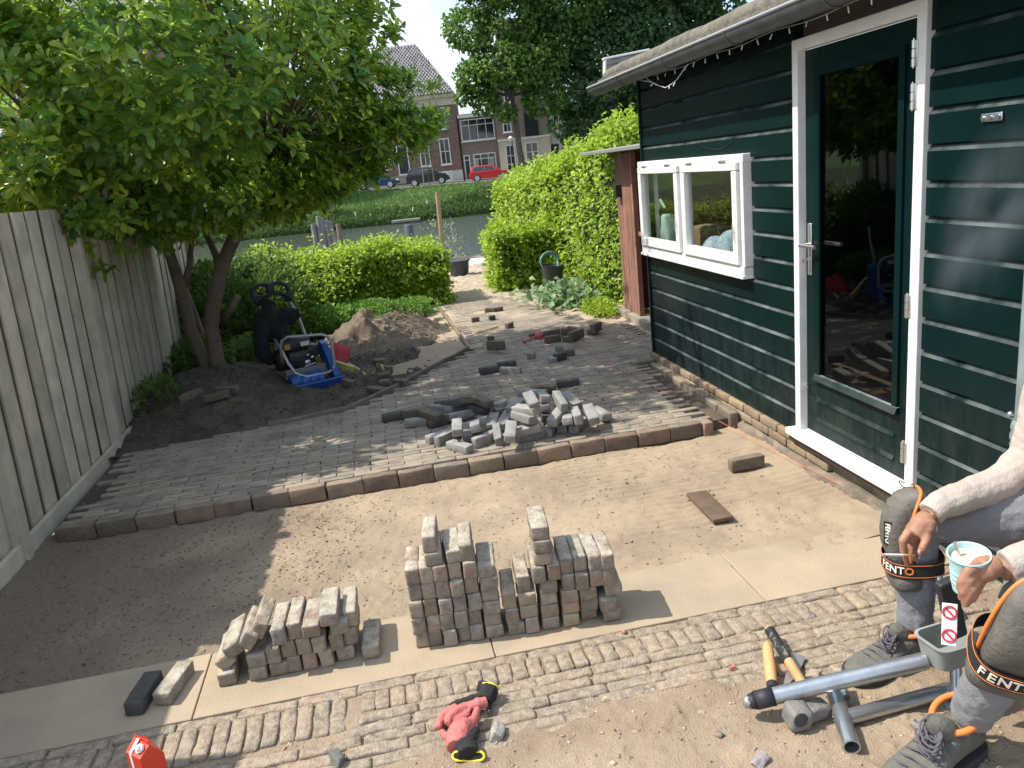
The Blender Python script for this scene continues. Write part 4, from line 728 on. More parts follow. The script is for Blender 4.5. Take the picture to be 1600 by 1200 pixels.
# keep rosettes on the boundary of the union more often than deep inside
def depth(P):
    return np.max(np.stack([1-np.sqrt((((P-np.array(c))/np.array(r))**2).sum(1)) for c, r, _ in cs]), 0)
dp = depth(R0); R0 = R0[(dp < .30) | (rng.random(len(R0)) < .14)]
ex = []
for _ in range(120):                                   # sprays that stand out of the outline
    c, r, _w = cs[rng.integers(len(cs))]; d = rdir(1)[0]; d[2] = abs(d[2])*.6-.1
    for t in np.linspace(.96, 1.24, 5): ex.append(np.array(c)+d*np.array(r)*t+rng.normal(0, .03, 3))
R0 = np.concatenate([R0, np.array(ex)]); nr = len(R0); cen = np.array([-1.4, 6.9, 2.4])
upv = norm(norm(R0-cen)*.8+np.array([0, 0, .75])+rdir(nr)*.45); K = 8
a = (np.arange(K)[None]*2.4+rng.uniform(0, 6.28, (nr, 1))); t1 = norm(np.cross(upv, rdir(nr))); t2 = np.cross(upv, t1)
elev = np.tile(np.linspace(.15, 1.15, K)[None], (nr, 1))+rng.normal(0, .15, (nr, K))
Dd = (np.cos(a)*np.cos(elev))[..., None]*t1[:, None]+(np.sin(a)*np.cos(elev))[..., None]*t2[:, None]+np.sin(elev)[..., None]*upv[:, None]
Pp = (R0[:, None]+rng.normal(0, .006, (nr, K, 3))-upv[:, None]*(np.linspace(.035, 0, K)[None, :, None])).reshape(-1, 3)-O; Dd = Dd.reshape(-1, 3)+np.array([0, 0, -.10])
Nn = np.repeat(upv, K, 0)+rdir(nr*K)*.2; LL = np.tile(np.linspace(1.15, .7, K), nr)*rng.uniform(.088, .122, nr*K)*1.0
vr = np.repeat(rng.random(nr)*.72, K)+rng.random(nr*K)*.27
link('crown', leafmesh('crown', Pp, Dd, Nn, LL, LL*.46, m_mag, vr, rich=True), mg)
br = MB(); tops = [ony((420, 240), 7.3), ony((230, 300), 7.3), ony((362, 380), 7.48), ony((320, 360), 7.8)]
for i in range(150):
    q = R0[rng.integers(nr)]; s = tops[int(np.argmin([np.linalg.norm(q-t) for t in tops]))]; mid = (s+q)/2+np.array([0, 0, -.12])+rng.normal(0, .05, 3); br.add(*tube([s-O, mid-O, q-O], [.022, .013, .004], 5))
mk('branches', br, m_mbark, mg, True)
# ================================================================ fence
fn = thing('board_fence', 'weathered grey vertical board fence along the left side of the garden', 'fence', (-2.05, 0, 0))
LEAN = math.radians(2.3)
bd_m = [mesh_of('fence_board', MB().add(*rbox((0, 0, .0), (.016, .150, 1.70), .003, segs=(0, 0, 2), noise=.002, seed=i, nf=3)), m_wood_f, False) for i in range(4)]
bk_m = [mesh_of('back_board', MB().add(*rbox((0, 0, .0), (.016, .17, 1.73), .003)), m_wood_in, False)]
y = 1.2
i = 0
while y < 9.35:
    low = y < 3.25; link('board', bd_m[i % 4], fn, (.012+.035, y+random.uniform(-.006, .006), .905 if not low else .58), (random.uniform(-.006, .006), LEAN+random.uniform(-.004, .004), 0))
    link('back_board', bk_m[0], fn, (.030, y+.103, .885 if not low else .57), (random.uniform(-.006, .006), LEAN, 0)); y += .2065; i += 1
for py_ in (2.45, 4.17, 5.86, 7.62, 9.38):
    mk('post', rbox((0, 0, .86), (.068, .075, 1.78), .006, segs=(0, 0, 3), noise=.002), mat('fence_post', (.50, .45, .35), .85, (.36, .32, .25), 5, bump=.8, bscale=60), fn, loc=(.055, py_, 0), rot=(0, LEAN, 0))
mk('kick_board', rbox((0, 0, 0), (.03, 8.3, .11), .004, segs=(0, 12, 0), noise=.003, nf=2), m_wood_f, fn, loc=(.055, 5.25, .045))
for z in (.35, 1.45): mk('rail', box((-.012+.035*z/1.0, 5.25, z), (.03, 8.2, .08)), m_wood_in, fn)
# ================================================================ green cabin
hs = thing('green_cabin', 'glossy dark green boarded cabin with a white framed door and window on a brick plinth', 'cabin', (2.15, 0, 0))
def HP(x, y, z): return (x-2.15, y, z)
PT = .1345; Z0 = .1400
prof = [(0, 0), (0, PT-.027), (.017, PT-.008), (.017, PT+.004), (.045, PT+.004), (.045, 0)]
def board_mesh(L, mir=False):
    n = max(2, int(L/.35)); ys = np.linspace(0, L, n+1); V = []; m_ = len(prof)
    for yy in ys: V += [(a+.0012*math.sin(yy*9+L*5), yy, b+.0010*math.sin(yy*6+L)) for a, b in prof]
    F = [(i*m_+k, i*m_+(k+1) % m_, (i+1)*m_+(k+1) % m_, (i+1)*m_+k) for i in range(n) for k in range(m_)]+[tuple(range(m_)), tuple(range(n*m_, n*m_+m_))[::-1]]
    return mesh_of('board', MB().add(V, F), m_green)
bL = board_mesh(2.20); bS = board_mesh(.475); bR = board_mesh(2.15)
for k in range(-1, 16):
    z = Z0+PT*k
    if k >= 0:
        if 6 <= k <= 10: link('board', bS, hs, HP(2.15, 3.75, z), (0, random.uniform(-.01, .01), 0))
        else: link('board', bL, hs, HP(2.15, 3.75, z), (0, random.uniform(-.01, .01), 0))
    link('board', bR, hs, HP(2.15, .645, z), (0, random.uniform(-.01, .01), 0))
for y_, zz in ((1.9, .0), (3.2, .0)): pass
mk('corner_board', rbox(HP(2.162, 5.968, 1.22), (.05, .032, 2.16), .004), m_green, hs)
mk('gable_wall', [box2(HP(2.19, 5.95, .0), HP(2.215, 5.99, 2.3)), box2(HP(3.45, 5.95, .0), HP(5.2, 5.99, 2.3)), box2(HP(2.215, 5.95, .0), HP(3.45, 5.99, .95)), box2(HP(2.215, 5.95, 1.68), HP(3.45, 5.99, 2.3))], m_green, hs)
mk('inner_lining', [box2(HP(2.197, .62, .0), HP(2.21, 2.79, 2.3)), box2(HP(2.197, 3.76, .0), HP(2.21, 4.28, 2.3)), box2(HP(2.197, 4.28, .0), HP(2.21, 5.94, .98)), box2(HP(2.197, 4.28, 1.62), HP(2.21, 5.94, 2.3)), box2(HP(2.197, 2.79, 2.10), HP(2.21, 3.76, 2.3))], m_int, hs)
mk('back_wall', [box2(HP(5.2, .6, 0), HP(5.24, 5.99, 2.8)), box2(HP(2.16, .58, 0), HP(5.2, .62, 2.5))], m_int, hs)
mk('cabin_floor', box2(HP(2.2, .63, .08), HP(5.19, 5.94, .15)), mat('cabin_floor', (.10, .075, .05), .6), hs)
gw = mk('gable_window', [box2(HP(2.217, 5.93, .951), HP(3.449, 5.985, 1.0)), box2(HP(2.217, 5.93, 1.63), HP(3.449, 5.985, 1.679)), box2(HP(2.217, 5.93, 1.0), HP(2.245, 5.985, 1.63)), box2(HP(3.40, 5.93, 1.0), HP(3.449, 5.985, 1.63)), box2(HP(2.9, 5.93, 1.0), HP(2.95, 5.985, 1.63))], m_white, hs)
mk('pane', box2(HP(2.24, 5.955, .99), HP(3.41, 5.962, 1.64)), G, gw)
# plinth
pl = mk('plinth', [box2(HP(2.16, .6, -.3), HP(2.3, 5.95, .138))], m_render, hs)
pbm = [mesh_of('plinth_brick', MB().add(*rbox((0, 0, 0), (.05, .196, .046), .006, noise=.003, seed=i, segs=(0, 1, 0))), m_plb, 'full') for i in range(4)]
for c, z in enumerate((.112, .060, .008)):
    y = 2.72+(c % 2)*.1
    if c == 2: y = 4.35
    while y < 5.9:
        if c == 1 and y < 3.4: y += .206; continue
        link('brick', pbm[random.randrange(4)], pl, (HP(2.150, y+.098, z)), (random.uniform(-.02, .02), 0, random.uniform(-.015, .015))); y += .206
mk('render_footing', rbox(HP(2.150, 3.55, -.04), (.09, 1.75, .13), .02, noise=.022, segs=(2, 30, 3), nf=9), m_render, hs, True)
mk('render_footing', rbox(HP(2.155, 4.9, -.04), (.07, 1.9, .06), .015, noise=.015, segs=(1, 24, 1), nf=9), m_render, hs, True)
# door
dr = mk('door', [box2(HP(2.172, 2.853, .185), HP(2.20, 2.972, 2.088)), box2(HP(2.172, 3.585, .185), HP(2.20, 3.698, 2.088)), box2(HP(2.172, 2.972, 1.985), HP(2.20, 3.585, 2.088)), box2(HP(2.172, 2.972, .185), HP(2.20, 3.585, .500)),
    # beads round the glass, standing proud
    box2(HP(2.160, 2.955, .485), HP(2.1715, 2.992, 2.0)), box2(HP(2.160, 3.565, .485), HP(2.1715, 3.602, 2.0)), box2(HP(2.160, 2.992, 1.963), HP(2.1715, 3.565, 2.0))], m_green, hs)
mk('glazing_bead', prism([(2.145-2.15, .483), (2.1716-2.15, .483), (2.1716-2.15, .515), (2.157-2.15, .512)], 2.95, 3.605, 'xzy'), m_green, dr)
for z in (.27, .38): mk('moulding', prism([(2.1640-2.15, z-.014), (2.1719-2.15, z-.014), (2.1719-2.15, z+.006)], 2.98, 3.60, 'xzy'), m_green, dr)
mk('glass', box2(HP(2.178, 2.975, .495), HP(2.186, 3.583, 1.99)), GD, dr)
hd = mk('handle', [rbox(HP(2.167, 3.655, 1.15), (.010, .034, .26), .004), tube([HP(2.165, 3.655, 1.175), HP(2.115, 3.655, 1.175)], .009, 8), tube([HP(2.115, 3.662, 1.175), HP(2.112, 3.60, 1.176), HP(2.116, 3.53, 1.174)], [.010, .010, .009], 8), lathe([(.010, -.004), (.010, .006)], HP(2.160, 3.655, 1.10), 12, (0, PI/2, 0))], m_alu, dr, True)
mk('inner_handle', [tube([HP(2.2, 3.64, 1.175), HP(2.24, 3.64, 1.175)], .009, 8), tube([HP(2.24, 3.64, 1.175), HP(2.242, 3.50, 1.175)], .010, 8)], m_alu, dr, True)
mk('key', [tube([HP(2.16, 3.655, 1.10), HP(2.135, 3.655, 1.10)], .003, 5), rbox(HP(2.13, 3.655, 1.095), (.004, .02, .025), .002)], m_alu, dr)
mk('door_catch', [tube([HP(2.172, 3.69, .43), HP(2.14, 3.66, .435)], .005, 6), tube([HP(2.14, 3.66, .435), HP(2.135, 3.63, .438)], .005, 6)], m_alu, dr)
fr = mk('door_frame', [rbox(HP(2.155, 3.7225, 1.14), (.052, .048, 1.98), .004), rbox(HP(2.155, 2.825, 1.14), (.052, .054, 1.98), .004), rbox(HP(2.1545, 3.272, 2.116), (.054, .945, .052), .004)], m_white, hs)
mk('sill', [rbox(HP(2.128, 3.262, .163), (.09, 1.03, .036), .006, noise=.002, segs=(0, 8, 0)), box2(HP(2.165, 2.80, .147), HP(2.19, 3.74, .184))], m_white, fr)
mk('sill_underside', box2(HP(2.10, 2.76, .115), HP(2.155, 3.765, .1445)), mat('sill_base_dark', (.035, .025, .02), .8), fr)  # dark strip below the white sill
for z in (1.955, 1.80, .985, .345):
    mk('hinge', [rbox(HP(2.127, 2.846, z), (.008, .018, .095), .002), rbox(HP(2.150, 2.866, z), (.044, .014, .095), .002)]+[lathe([(.0085, -.014), (.0085, .014)], HP(2.124, 2.858, z-.033+.033*q), 10) for q in range(3)]+[lathe([(.003, -.052), (.003, .054)], HP(2.124, 2.858, z), 6)], m_alu, fr, True)
# window
wx = 2.118
wf = mk('window', [rbox(HP(wx+.02, 5.10, 1.618), (.07, 1.735, .046), .004), rbox(HP(wx+.018, 5.10, .985), (.075, 1.72, .055), .004), rbox(HP(wx+.02, 5.95, 1.30), (.068, .040, .60), .004), rbox(HP(wx+.02, 4.257, 1.30), (.068, .034, .60), .004), rbox(HP(wx+.02, 5.125, 1.30), (.066, .045, .59), .004)], m_white, hs)
mk('window_sill', rbox(HP(wx+.012, 5.10, .948), (.085, 1.725, .020), .004), m_white, wf)
for (ya, yb) in ((4.285, 5.095), (5.155, 5.925)):
    x_ = wx-.012; s = mk('sash', [rbox(HP(x_, (ya+yb)/2, 1.575), (.045, yb-ya, .045), .004), rbox(HP(x_, (ya+yb)/2, 1.048), (.045, yb-ya, .062), .004), rbox(HP(x_, ya+.03, 1.313), (.044, .06, .47), .004), rbox(HP(x_, yb-.03, 1.313), (.044, .06, .47), .004)], m_white, wf)
    mk('pane', box2(HP(x_+.004, ya+.055, 1.07), HP(x_+.009, yb-.055, 1.56)), G, s)
    for q in (.2, .8): mk('hinge', tube([HP(x_-.02, ya+(yb-ya)*q-.05, 1.605), HP(x_-.02, ya+(yb-ya)*q+.05, 1.605)], .009, 8), m_alu, s, True)
    mk('latch', [tube([HP(x_-.02, ya+.03, 1.21), HP(x_-.035, ya+.03, 1.21)], .006, 6), tube([HP(x_-.035, ya+.03, 1.16), HP(x_-.035, ya+.03, 1.25)], .005, 6)], m_alu, s, True)
# things inside behind the window
ins = thing('mint_bag', 'pale mint green bag standing inside behind the left window pane', 'bag', (2.27, 5.80, .99)); V, F = rbox((0, 0, .12), (.10, .16, .24), .02, noise=.02, segs=(2, 4, 4), nf=9); V[:, 1] *= 1-.35*np.clip(V[:, 2]/.24, 0, 1); mk('bag_body', (V, F), mat('mint', (.32, .46, .38), .7), ins, True); mk('bag_strap', tube([(-.05, .06, .30), (-.06, 0, .36), (-.05, -.06, .30)], .01, 6), mat('mint', (.55, .72, .62)), ins)
ins = thing('blue_cloth', 'crumpled blue striped cloth heaped inside behind the right window pane', 'cloth', (2.30, 4.84, .98)); mk('cloth_body', ball((0, -.03, .06), (.10, .12, .13), 20, 14), mat('blue_cloth', (.16, .26, .36), .9, (.45, .50, .52), 14, bump=2), ins, True); mk('cloth_fold', ball((-.05, .10, .06), (.09, .10, .09), 14, 8), mat('blue_cloth', (.16, .26, .36)), ins, True)
tag(mk('window_shelf', box2((2.215, 4.0, .95), (2.45, 5.9, .98)), m_conc), 'shelf inside the cabin below the window', 'shelf')
tag(mk('brown_parcel', rbox((2.34, 5.22, 1.08), (.18, .22, .20), .02, noise=.01), mat('parcel', (.20, .14, .085), .8)), 'brown paper parcel inside between the mint bag and the blue cloth', 'parcel')
# roof
rf = mk('roof', prism([(-.24, 2.245), (-.24, 2.275), (3.2, 3.10), (3.2, 3.07)], .3, 6.20, 'xzy'), m_felt, hs)
mk('fascia', box2(HP(2.02, .3, 2.20), HP(2.045, 6.08, 2.262)), m_green, rf)
mk('soffit', prism([(-.104, 2.235), (-.104, 2.255), (.02, 2.285), (.02, 2.265)], .3, 6.1, 'xzy'), m_green, rf)
rl = []
for i in range(1): rl.append(tube([HP(1.975, yy, 2.288+.004*math.sin(yy*7)) for yy in np.linspace(.3, 6.12, 60)], [.054+.0015*math.sin(k*2.1)+.0012*math.sin(k*5.3) for k in range(60)], 12))
mk('felt_roll', rl, m_felt, rf, True)
mk('verge', [rbox(HP(2.12, 6.12, 2.362), (.34, .035, .12), .006, rot=(0, -.10, 0), segs=(5, 0, 1), noise=.004)]+[rbox(HP(2.12, 6.10, 2.33+.033*q), (.34, .012, .026), .003, rot=(0, -.10, 0), noise=.003, seed=q) for q in range(3)], m_gw, rf); mk('verge_trim', [rbox(HP(2.12, 6.118, 2.431), (.37, .05, .016), .004, rot=(0, -.10, 0)), rbox(HP(1.945, 6.118, 2.345), (.014, .05, .14), .004, rot=(0, .1, 0))], m_white, rf)
R_ = .062; gp = [(R_*math.sin(a), -R_*math.cos(a)) for a in np.linspace(-PI/2, PI/2, 12)]; gi = [(x*.93, z*.93) for x, z in gp][::-1]
V, F = prism([(x, z) for x, z in gp+gi], .25, 6.33, 'xzy'); gt = mk('gutter', [(V+np.array([-.228, 0, 2.232]), F)], m_zinc, hs, True)
mk('rim_bead', tube([HP(1.860, .25, 2.236), HP(1.860, 6.335, 2.236)], .008, 8), mat('rim_light', (.42, .44, .47), .35, metal=.4), gt, True); mk('end_cap', lathe([(.062, -.004), (.062, .004)], HP(1.922, 6.33, 2.226), 16, (PI/2, 0, 0)), m_zinc, gt)
for yy in (5.6, 4.75, 3.9, 3.05): mk('bracket', [tube([HP(1.922+1.05*R_*math.sin(a), yy, 2.232-1.05*R_*math.cos(a)) for a in np.linspace(-1.5, 1.5, 9)]+[HP(2.03, yy, 2.24)], .006, 6)], m_zinc, gt, True)
# lights string
ls_ = thing('string_lights', 'white icicle light string hanging loosely under the gutter', 'fairy lights', (2.15, 0, 0)); w1 = [HP(1.985, yy, 2.175+.006*math.sin(yy*9)) for yy in np.linspace(2.6, 5.2, 50)]
w2 = [HP(*onx(p, 1.95)) for p in ((960, 104), (968, 112), (980, 116), (994, 121), (1004, 126), (1018, 128), (1030, 134), (1040, 137), (1050, 131), (1058, 124), (1066, 112), (1075, 100))]
mk('wire', [tube(w1, .0014, 5), tube(w2, .0026, 6), tube([HP(*onx(p, 1.955)) for p in ((1000, 110), (1012, 124), (1026, 133))], .003, 5)], mat('wire_white', (.62, .62, .6), .6), ls_)
bulb = mesh_of('bulb', MB().add(*lathe([(.001, 0), (.0030, -.004), (.0030, -.024), (.001, -.028)], (0, 0, 0), 7)), mat('bulb', (.75, .75, .75), .3))
for i, yy in enumerate(np.linspace(2.62, 5.15, 18)): link('bulb', bulb, ls_, HP(1.985, float(yy), 2.172), (random.uniform(-.5, .5), random.uniform(-.4, .4), 0))
for p in ((972, 113), (1000, 123), (1020, 130), (1046, 134), (1055, 128)): link('bulb', bulb, ls_, HP(*onx(p, 1.948)), (random.uniform(-1, 1), .5, 0))
# drainpipe, lamp, hasp, hooks
dp_ = thing('drainpipe', 'grey green metal drainpipe with ringed sockets at the right edge', 'drainpipe', (2.075, 2.165, 0)); mk('pipe', tube([(0, 0, 0), (0, 0, 1.42), (-.005, 0, 1.5), (-.02, .0, 2.2)], [.040, .040, .038, .038], 20), mat('verdigris', (.30, .37, .38), .5, (.22, .27, .28), 9, metal=.3, bump=.5), dp_, True)
mk('socket', [lathe([(.040, -.06), (.048, -.055), (.050, -.04), (.046, -.03), (.051, -.02), (.051, -.005), (.046, .005), (.050, .02), (.048, .035), (.040, .045)], (0, 0, .66), 20)], mat('verdigris', (.30, .37, .38)), dp_, True); mk('pipe_bracket', [tube([(0, .04, .70), (.03, .07, .71), (.08, .075, .71)], .005, 6), ball((.0, .075, .705), .012)], m_steel, dp_, True)
wlp = thing('wall_lamp', 'pale round wall lamp at the top right corner above the boards', 'lamp', (2.1, 2.255, 2.10)); mk('lamp_shade', ball((-.02, 0, 0), (.07, .075, .055), 18, 12), mat('lamp_grey', (.45, .45, .44), .5), wlp, True); mk('lamp_base', rbox((.03, 0, .02), (.03, .09, .09), .01), m_zinc, wlp)
hsp = tag(mk('hasp', [rbox((2.145, 2.476, 1.694), (.006, .095, .028), .003)]+[lathe([(.006, -.004), (.006, .006)], (2.140, 2.44+q*.036, 1.694), 8, (0, PI/2, 0)) for q in range(3)], m_steel, None, True), 'small metal hasp plate screwed to the boards right of the door', 'hasp')
for p, lb in (((1070, 190), 'small rusty hook on the green boards above the left sash'), ((1157, 178), 'small rusty hook on the green boards above the right sash')):
    q = onx(p, 2.14); tag(mk('hook', [tube([q+(0, 0, .02), q, q+(-.012, 0, -.01), q+(-.012, 0, .012)], .003, 5)], m_dark, None, True), lb, 'hook')
tag(mk('hanging_wire', [tube([onx(p, 2.143) for p in ((1088, 222), (1100, 230), (1115, 234), (1130, 232), (1143, 222), (1148, 214))], .0018, 5)], m_dark), 'thin dark wire drooping across the boards above the window', 'wire')
# red string line
stl = [onz((878, 526), .085), onz((940, 560), .085), onz((993, 589), .085), onz((1150, 672), .03), onz((1361, 784), .012)]
tag(mk('string_line', tube(stl, .0016, 5), mat('string_red', (.55, .16, .10), .8)), 'thin red mason string stretched over the paving along the cabin', 'string line')
# ================================================================ brown shed
sh = thing('brown_shed', 'narrow red brown boarded shed with an open front beside the green cabin', 'shed', (2.6, 0, 0))
for i in range(6): mk('board', rbox((0, 7.99-i*.082, .92), (.02, .078, 1.62), .003, segs=(0, 0, 3), noise=.003, seed=i), m_red_w, sh)
mk('corner_post', rbox((-.005, 7.50, .92), (.05, .045, 1.62), .003), m_red_w, sh); mk('corner_post', rbox((-.005, 6.95, .92), (.05, .045, 1.62), .003), m_red_w, sh)
mk('back_panel', [box2((.45, 6.3, .1), (.47, 8.0, 1.72)), box2((.02, 6.3, .1), (.45, 6.32, 1.72)), box2((.02, 8.01, .1), (.45, 8.03, 1.72))], mat('shed_red', (.17, .045, .035), .8), sh)
mk('shelf', box2((.0, 6.34, .93), (.40, 7.46, .97)), mat('shelf_pink', (.42, .24, .19), .8), sh); mk('brace', tube([(.02, 7.05, .25), (.02, 7.35, 1.35)], .016, 6), m_oldwood, sh)
mk('plinth', rbox((.04, 7.25, .03), (.22, 1.7, .19), .01, noise=.01, segs=(1, 12, 2), nf=6), m_conc, sh)
mk('roof', rbox((.10, 7.35, 1.775), (.72, 2.15, .035), .006, rot=(0, -.05, 0)), mat('shed_roof', (.22, .22, .215), .8), sh)
lm = thing('wall_lamp', 'small black box lamp on the boards of the brown shed', 'lamp', (2.57, 7.90, 1.36)); mk('lamp_body', rbox((-.01, 0, 0), (.07, .08, .12), .008), mat('lamp_black', (.02, .02, .02), .5), lm); mk('lamp_bracket', rbox((.02, 0, .02), (.02, .05, .06), .004), mat('lamp_black', (.02, .02, .02)), lm)
# ================================================================ loose bricks
def bmesh_(mt, n=6, s=(.199, .0515, .066), r=.0055, noise=.0028, segs=(5, 1, 1)):
    return [mesh_of('brick_mesh', MB().add(*rbox((0, 0, 0), s, r, noise=noise, seed=i*3+1, segs=segs, nf=32)), mt, 'full') for i in range(n)]
SB = bmesh_(m_stack, 8, r=.006, noise=.003, segs=(6, 2, 2)); PB = bmesh_(m_pile); BB = bmesh_(m_brown, 4); KB = bmesh_(m_black, 4)
def brick(meshes, loc, rot, label, group, name='clinker_brick'):
    o = link(name, random.choice(meshes), None, loc, rot); o.scale = (random.uniform(.965, 1.02), random.uniform(.97, 1.01), random.uniform(.985, 1.01)); tag(o, label, 'brick', group); return o
ORD = ['lowest', 'second', 'third', 'fourth', 'fifth', 'sixth', 'seventh', 'eighth', 'ninth']
ORDC = ['first', 'second', 'third', 'fourth', 'fifth', 'sixth', 'seventh', 'eighth', 'ninth', 'tenth', 'eleventh', 'twelfth', 'thirteenth']
# tall stack: (column centre x, base z, kind e=on edge / f=flat, recess, turn in degrees)
SX, SY, SA = -.052, 2.640, math.radians(-5.6); EW, EH = .0525, .0665; FW, FH_ = .0675, .0515
cols = []
for c in range(5): cols.append([(.0265+.0532*c, 'e')]*5)
cols[3] = cols[3]+[(.185, 'f')]
cols[4] = cols[4]+[(.236, 'e')]
cols[1] = cols[1]+[(.112, 'f'), (.108, 'e')]
cols.append([(.302, 'f')]*6)
cols.append([(.388, 'f'), (.373, 'e'), (.372, 'e')])
cols.append([(.446, 'e'), (.440, 'f'), (.440, 'f'), (.432, 'e')])
cols.append([(.520, 'f')]*4+[(.494, 'e'), (.516, 'f'), (.516, 'f'), (.514, 'f')])
cols.append([(.598, 'f')]*3+[(.596, 'e'), (.598, 'e')])
cols.append([(.672, 'f')]*3+[(.650, 'e'), (.650, 'e')])
cols.append([(.755, 'f'), (.742, 'f'), (.770, 'f'), (.752, 'e'), (.754, 'e')])
extra = [(.546, .208, 'e'), (.703, .157, 'e'), (.703, .2235, 'e')]
def stack_brick(x, z, kd, label, grp, recess=0, turn=0, ox=SX, oy=SY, oa=SA, roll=0, mesh=SB):
    ca, sa = math.cos(oa), math.sin(oa); y = .10+recess; X = ox+ca*x-sa*y; Y = oy+sa*x+ca*y; h = EH if kd == 'e' else FH_
    return brick(mesh, (X, Y, z+h/2), (((PI/2 if kd == 'f' else 0)+roll), 0, oa+PI/2+turn), label, grp)
G1 = 'grey brown clinker bricks of the tall stack on the slabs'
for c, col in enumerate(cols):
    z = .001
    for r_, (x, kd) in enumerate(col):
        pose = 'standing on edge' if kd == 'e' else 'lying flat'; place = 'top' if r_ == len(col)-1 else ORD[r_]
        stack_brick(x+random.uniform(-.0012, .0012), z, kd, f'brick {pose} in the tall stack, {place} of the {ORDC[c]} column from the left', G1, random.uniform(-.010, .012)+(.03 if c == 10 and r_ == 0 else 0), random.uniform(-.03, .03)+(.12 if (c == 3 and r_ == 5) else 0))
        z += (EH if kd == 'e' else FH_)
for i, (x, z, kd) in enumerate(extra): stack_brick(x, z, kd, 'brick on edge wedged in the tall stack, '+('beside the tower of flat bricks', 'lower one between the last two columns', 'upper one between the last two columns')[i], G1, .0, .02)
# low stack on the left
G2 = 'grey brown clinker bricks of the low slanting stack on the slabs'
TX, TY, TA = -.775, 2.655, math.radians(-1.5)
low = [(.038, .001, 'f', 0, 0, 'lowest at the left end'), (.040, .058, 'f', .62, .02, 'tilted on the brick at the left end'), (.080, .112, 'f', .42, .0, 'tilted, second of the sloping bricks from the left'), (.138, .128, 'e', -.62, .0, 'tilted, third of the sloping bricks from the left'), (.180, .152, 'e', -.55, .02, 'tilted, fourth of the sloping bricks from the left'),
       (.150, .001, 'f', 0, 0, 'flat, bottom, right of the dark gap'), (.156, .0535, 'f', 0, .0, 'flat, second layer, right of the dark gap'), (.222, .001, 'f', 0, 0, 'flat, bottom, second right of the dark gap'), (.216, .0535, 'e', 0, .0, 'on edge, above the second flat brick'),
       (.282, .001, 'e', 0, 0, 'on edge, bottom, third right of the dark gap'), (.270, .069, 'e', 0, 0, 'on edge, second layer, middle'), (.252, .137, 'e', .05, -.02, 'on edge, top layer, first upright one'), (.336, .001, 'e', 0, 0, 'on edge, bottom, fourth right of the dark gap'), (.324, .069, 'e', 0, .0, 'on edge, second layer, right of the middle'), (.306, .137, 'e', 0, .0, 'on edge, top layer, second upright one'),
       (.396, .001, 'e', .08, 0, 'on edge, bottom, leaning slightly'), (.380, .069, 'e', 0, -.01, 'on edge, second layer, under the pale top brick'), (.366, .138, 'f', 0, -.01, 'pale, flat, top layer, left of the highest brick'), (.465, .001, 'f', 0, .02, 'flat, bottom, third from the right end'), (.440, .0535, 'e', 0, .01, 'on edge, above the third bottom brick from the right'), (.494, .0535, 'e', 0, .03, 'on edge, second layer, near the right end'), (.462, .122, 'f', 0, .0, 'flat, third layer, near the right end'),
       (.434, .176, 'f', .0, -.02, 'pale, highest brick of the low stack'), (.500, .122, 'e', 0, .04, 'on edge, third layer, near the right end'), (.562, .001, 'f', 0, .0, 'lying at the right end on the slab')]
for x, z, kd, tilt, rc, lb in low:
    h = EH if kd == 'e' else FH_; ca, sa = math.cos(TA), math.sin(TA); y = .10+rc; X = TX+ca*x-sa*y; Y = TY+sa*x+ca*y
    o = brick(SB, (X, Y, z+h/2), ((PI/2 if kd == 'f' else 0)-tilt, 0, TA+PI/2+random.uniform(-.03, .03)), 'brick in the low stack, '+lb, G2)
# the pair and single ones near the camera
def brick_at(meshes, p0, p1, zt, kd, label, grp, tilt=0, L=None, zoff=0):
    """top edge end centres given in photo pixels, top height zt"""
    a, b = onz(p0, zt), onz(p1, zt); m_ = (a+b)/2; h = .066 if kd == 'e' else .051; d = b-a; an = math.atan2(d[1], d[0])
    if L is None: L = float(np.hypot(d[0], d[1]))
    o = brick(meshes, (m_[0], m_[1], zt-h/2+zoff), ((PI/2 if kd == 'f' else 0), tilt, an), label, grp)
    if L < .15: o.scale = (max(.45, L/.2), 1, 1)
    return o
brick_at(KB, (206, 1098), (238, 1048), .051, 'f', 'dark charcoal brick lying alone at the left end of the slabs', 'the two single bricks on the left slab')
brick_at(SB, (253, 1080), (286, 1035), .051, 'f', 'pale brick lying beside the dark charcoal one on the left slab', 'the two single bricks on the left slab')
brick_at(BB, (1142, 718), (1189, 709), .055, 'e', 'single brown brick lying on the sand near the cabin plinth', 'loose bricks on the sand')
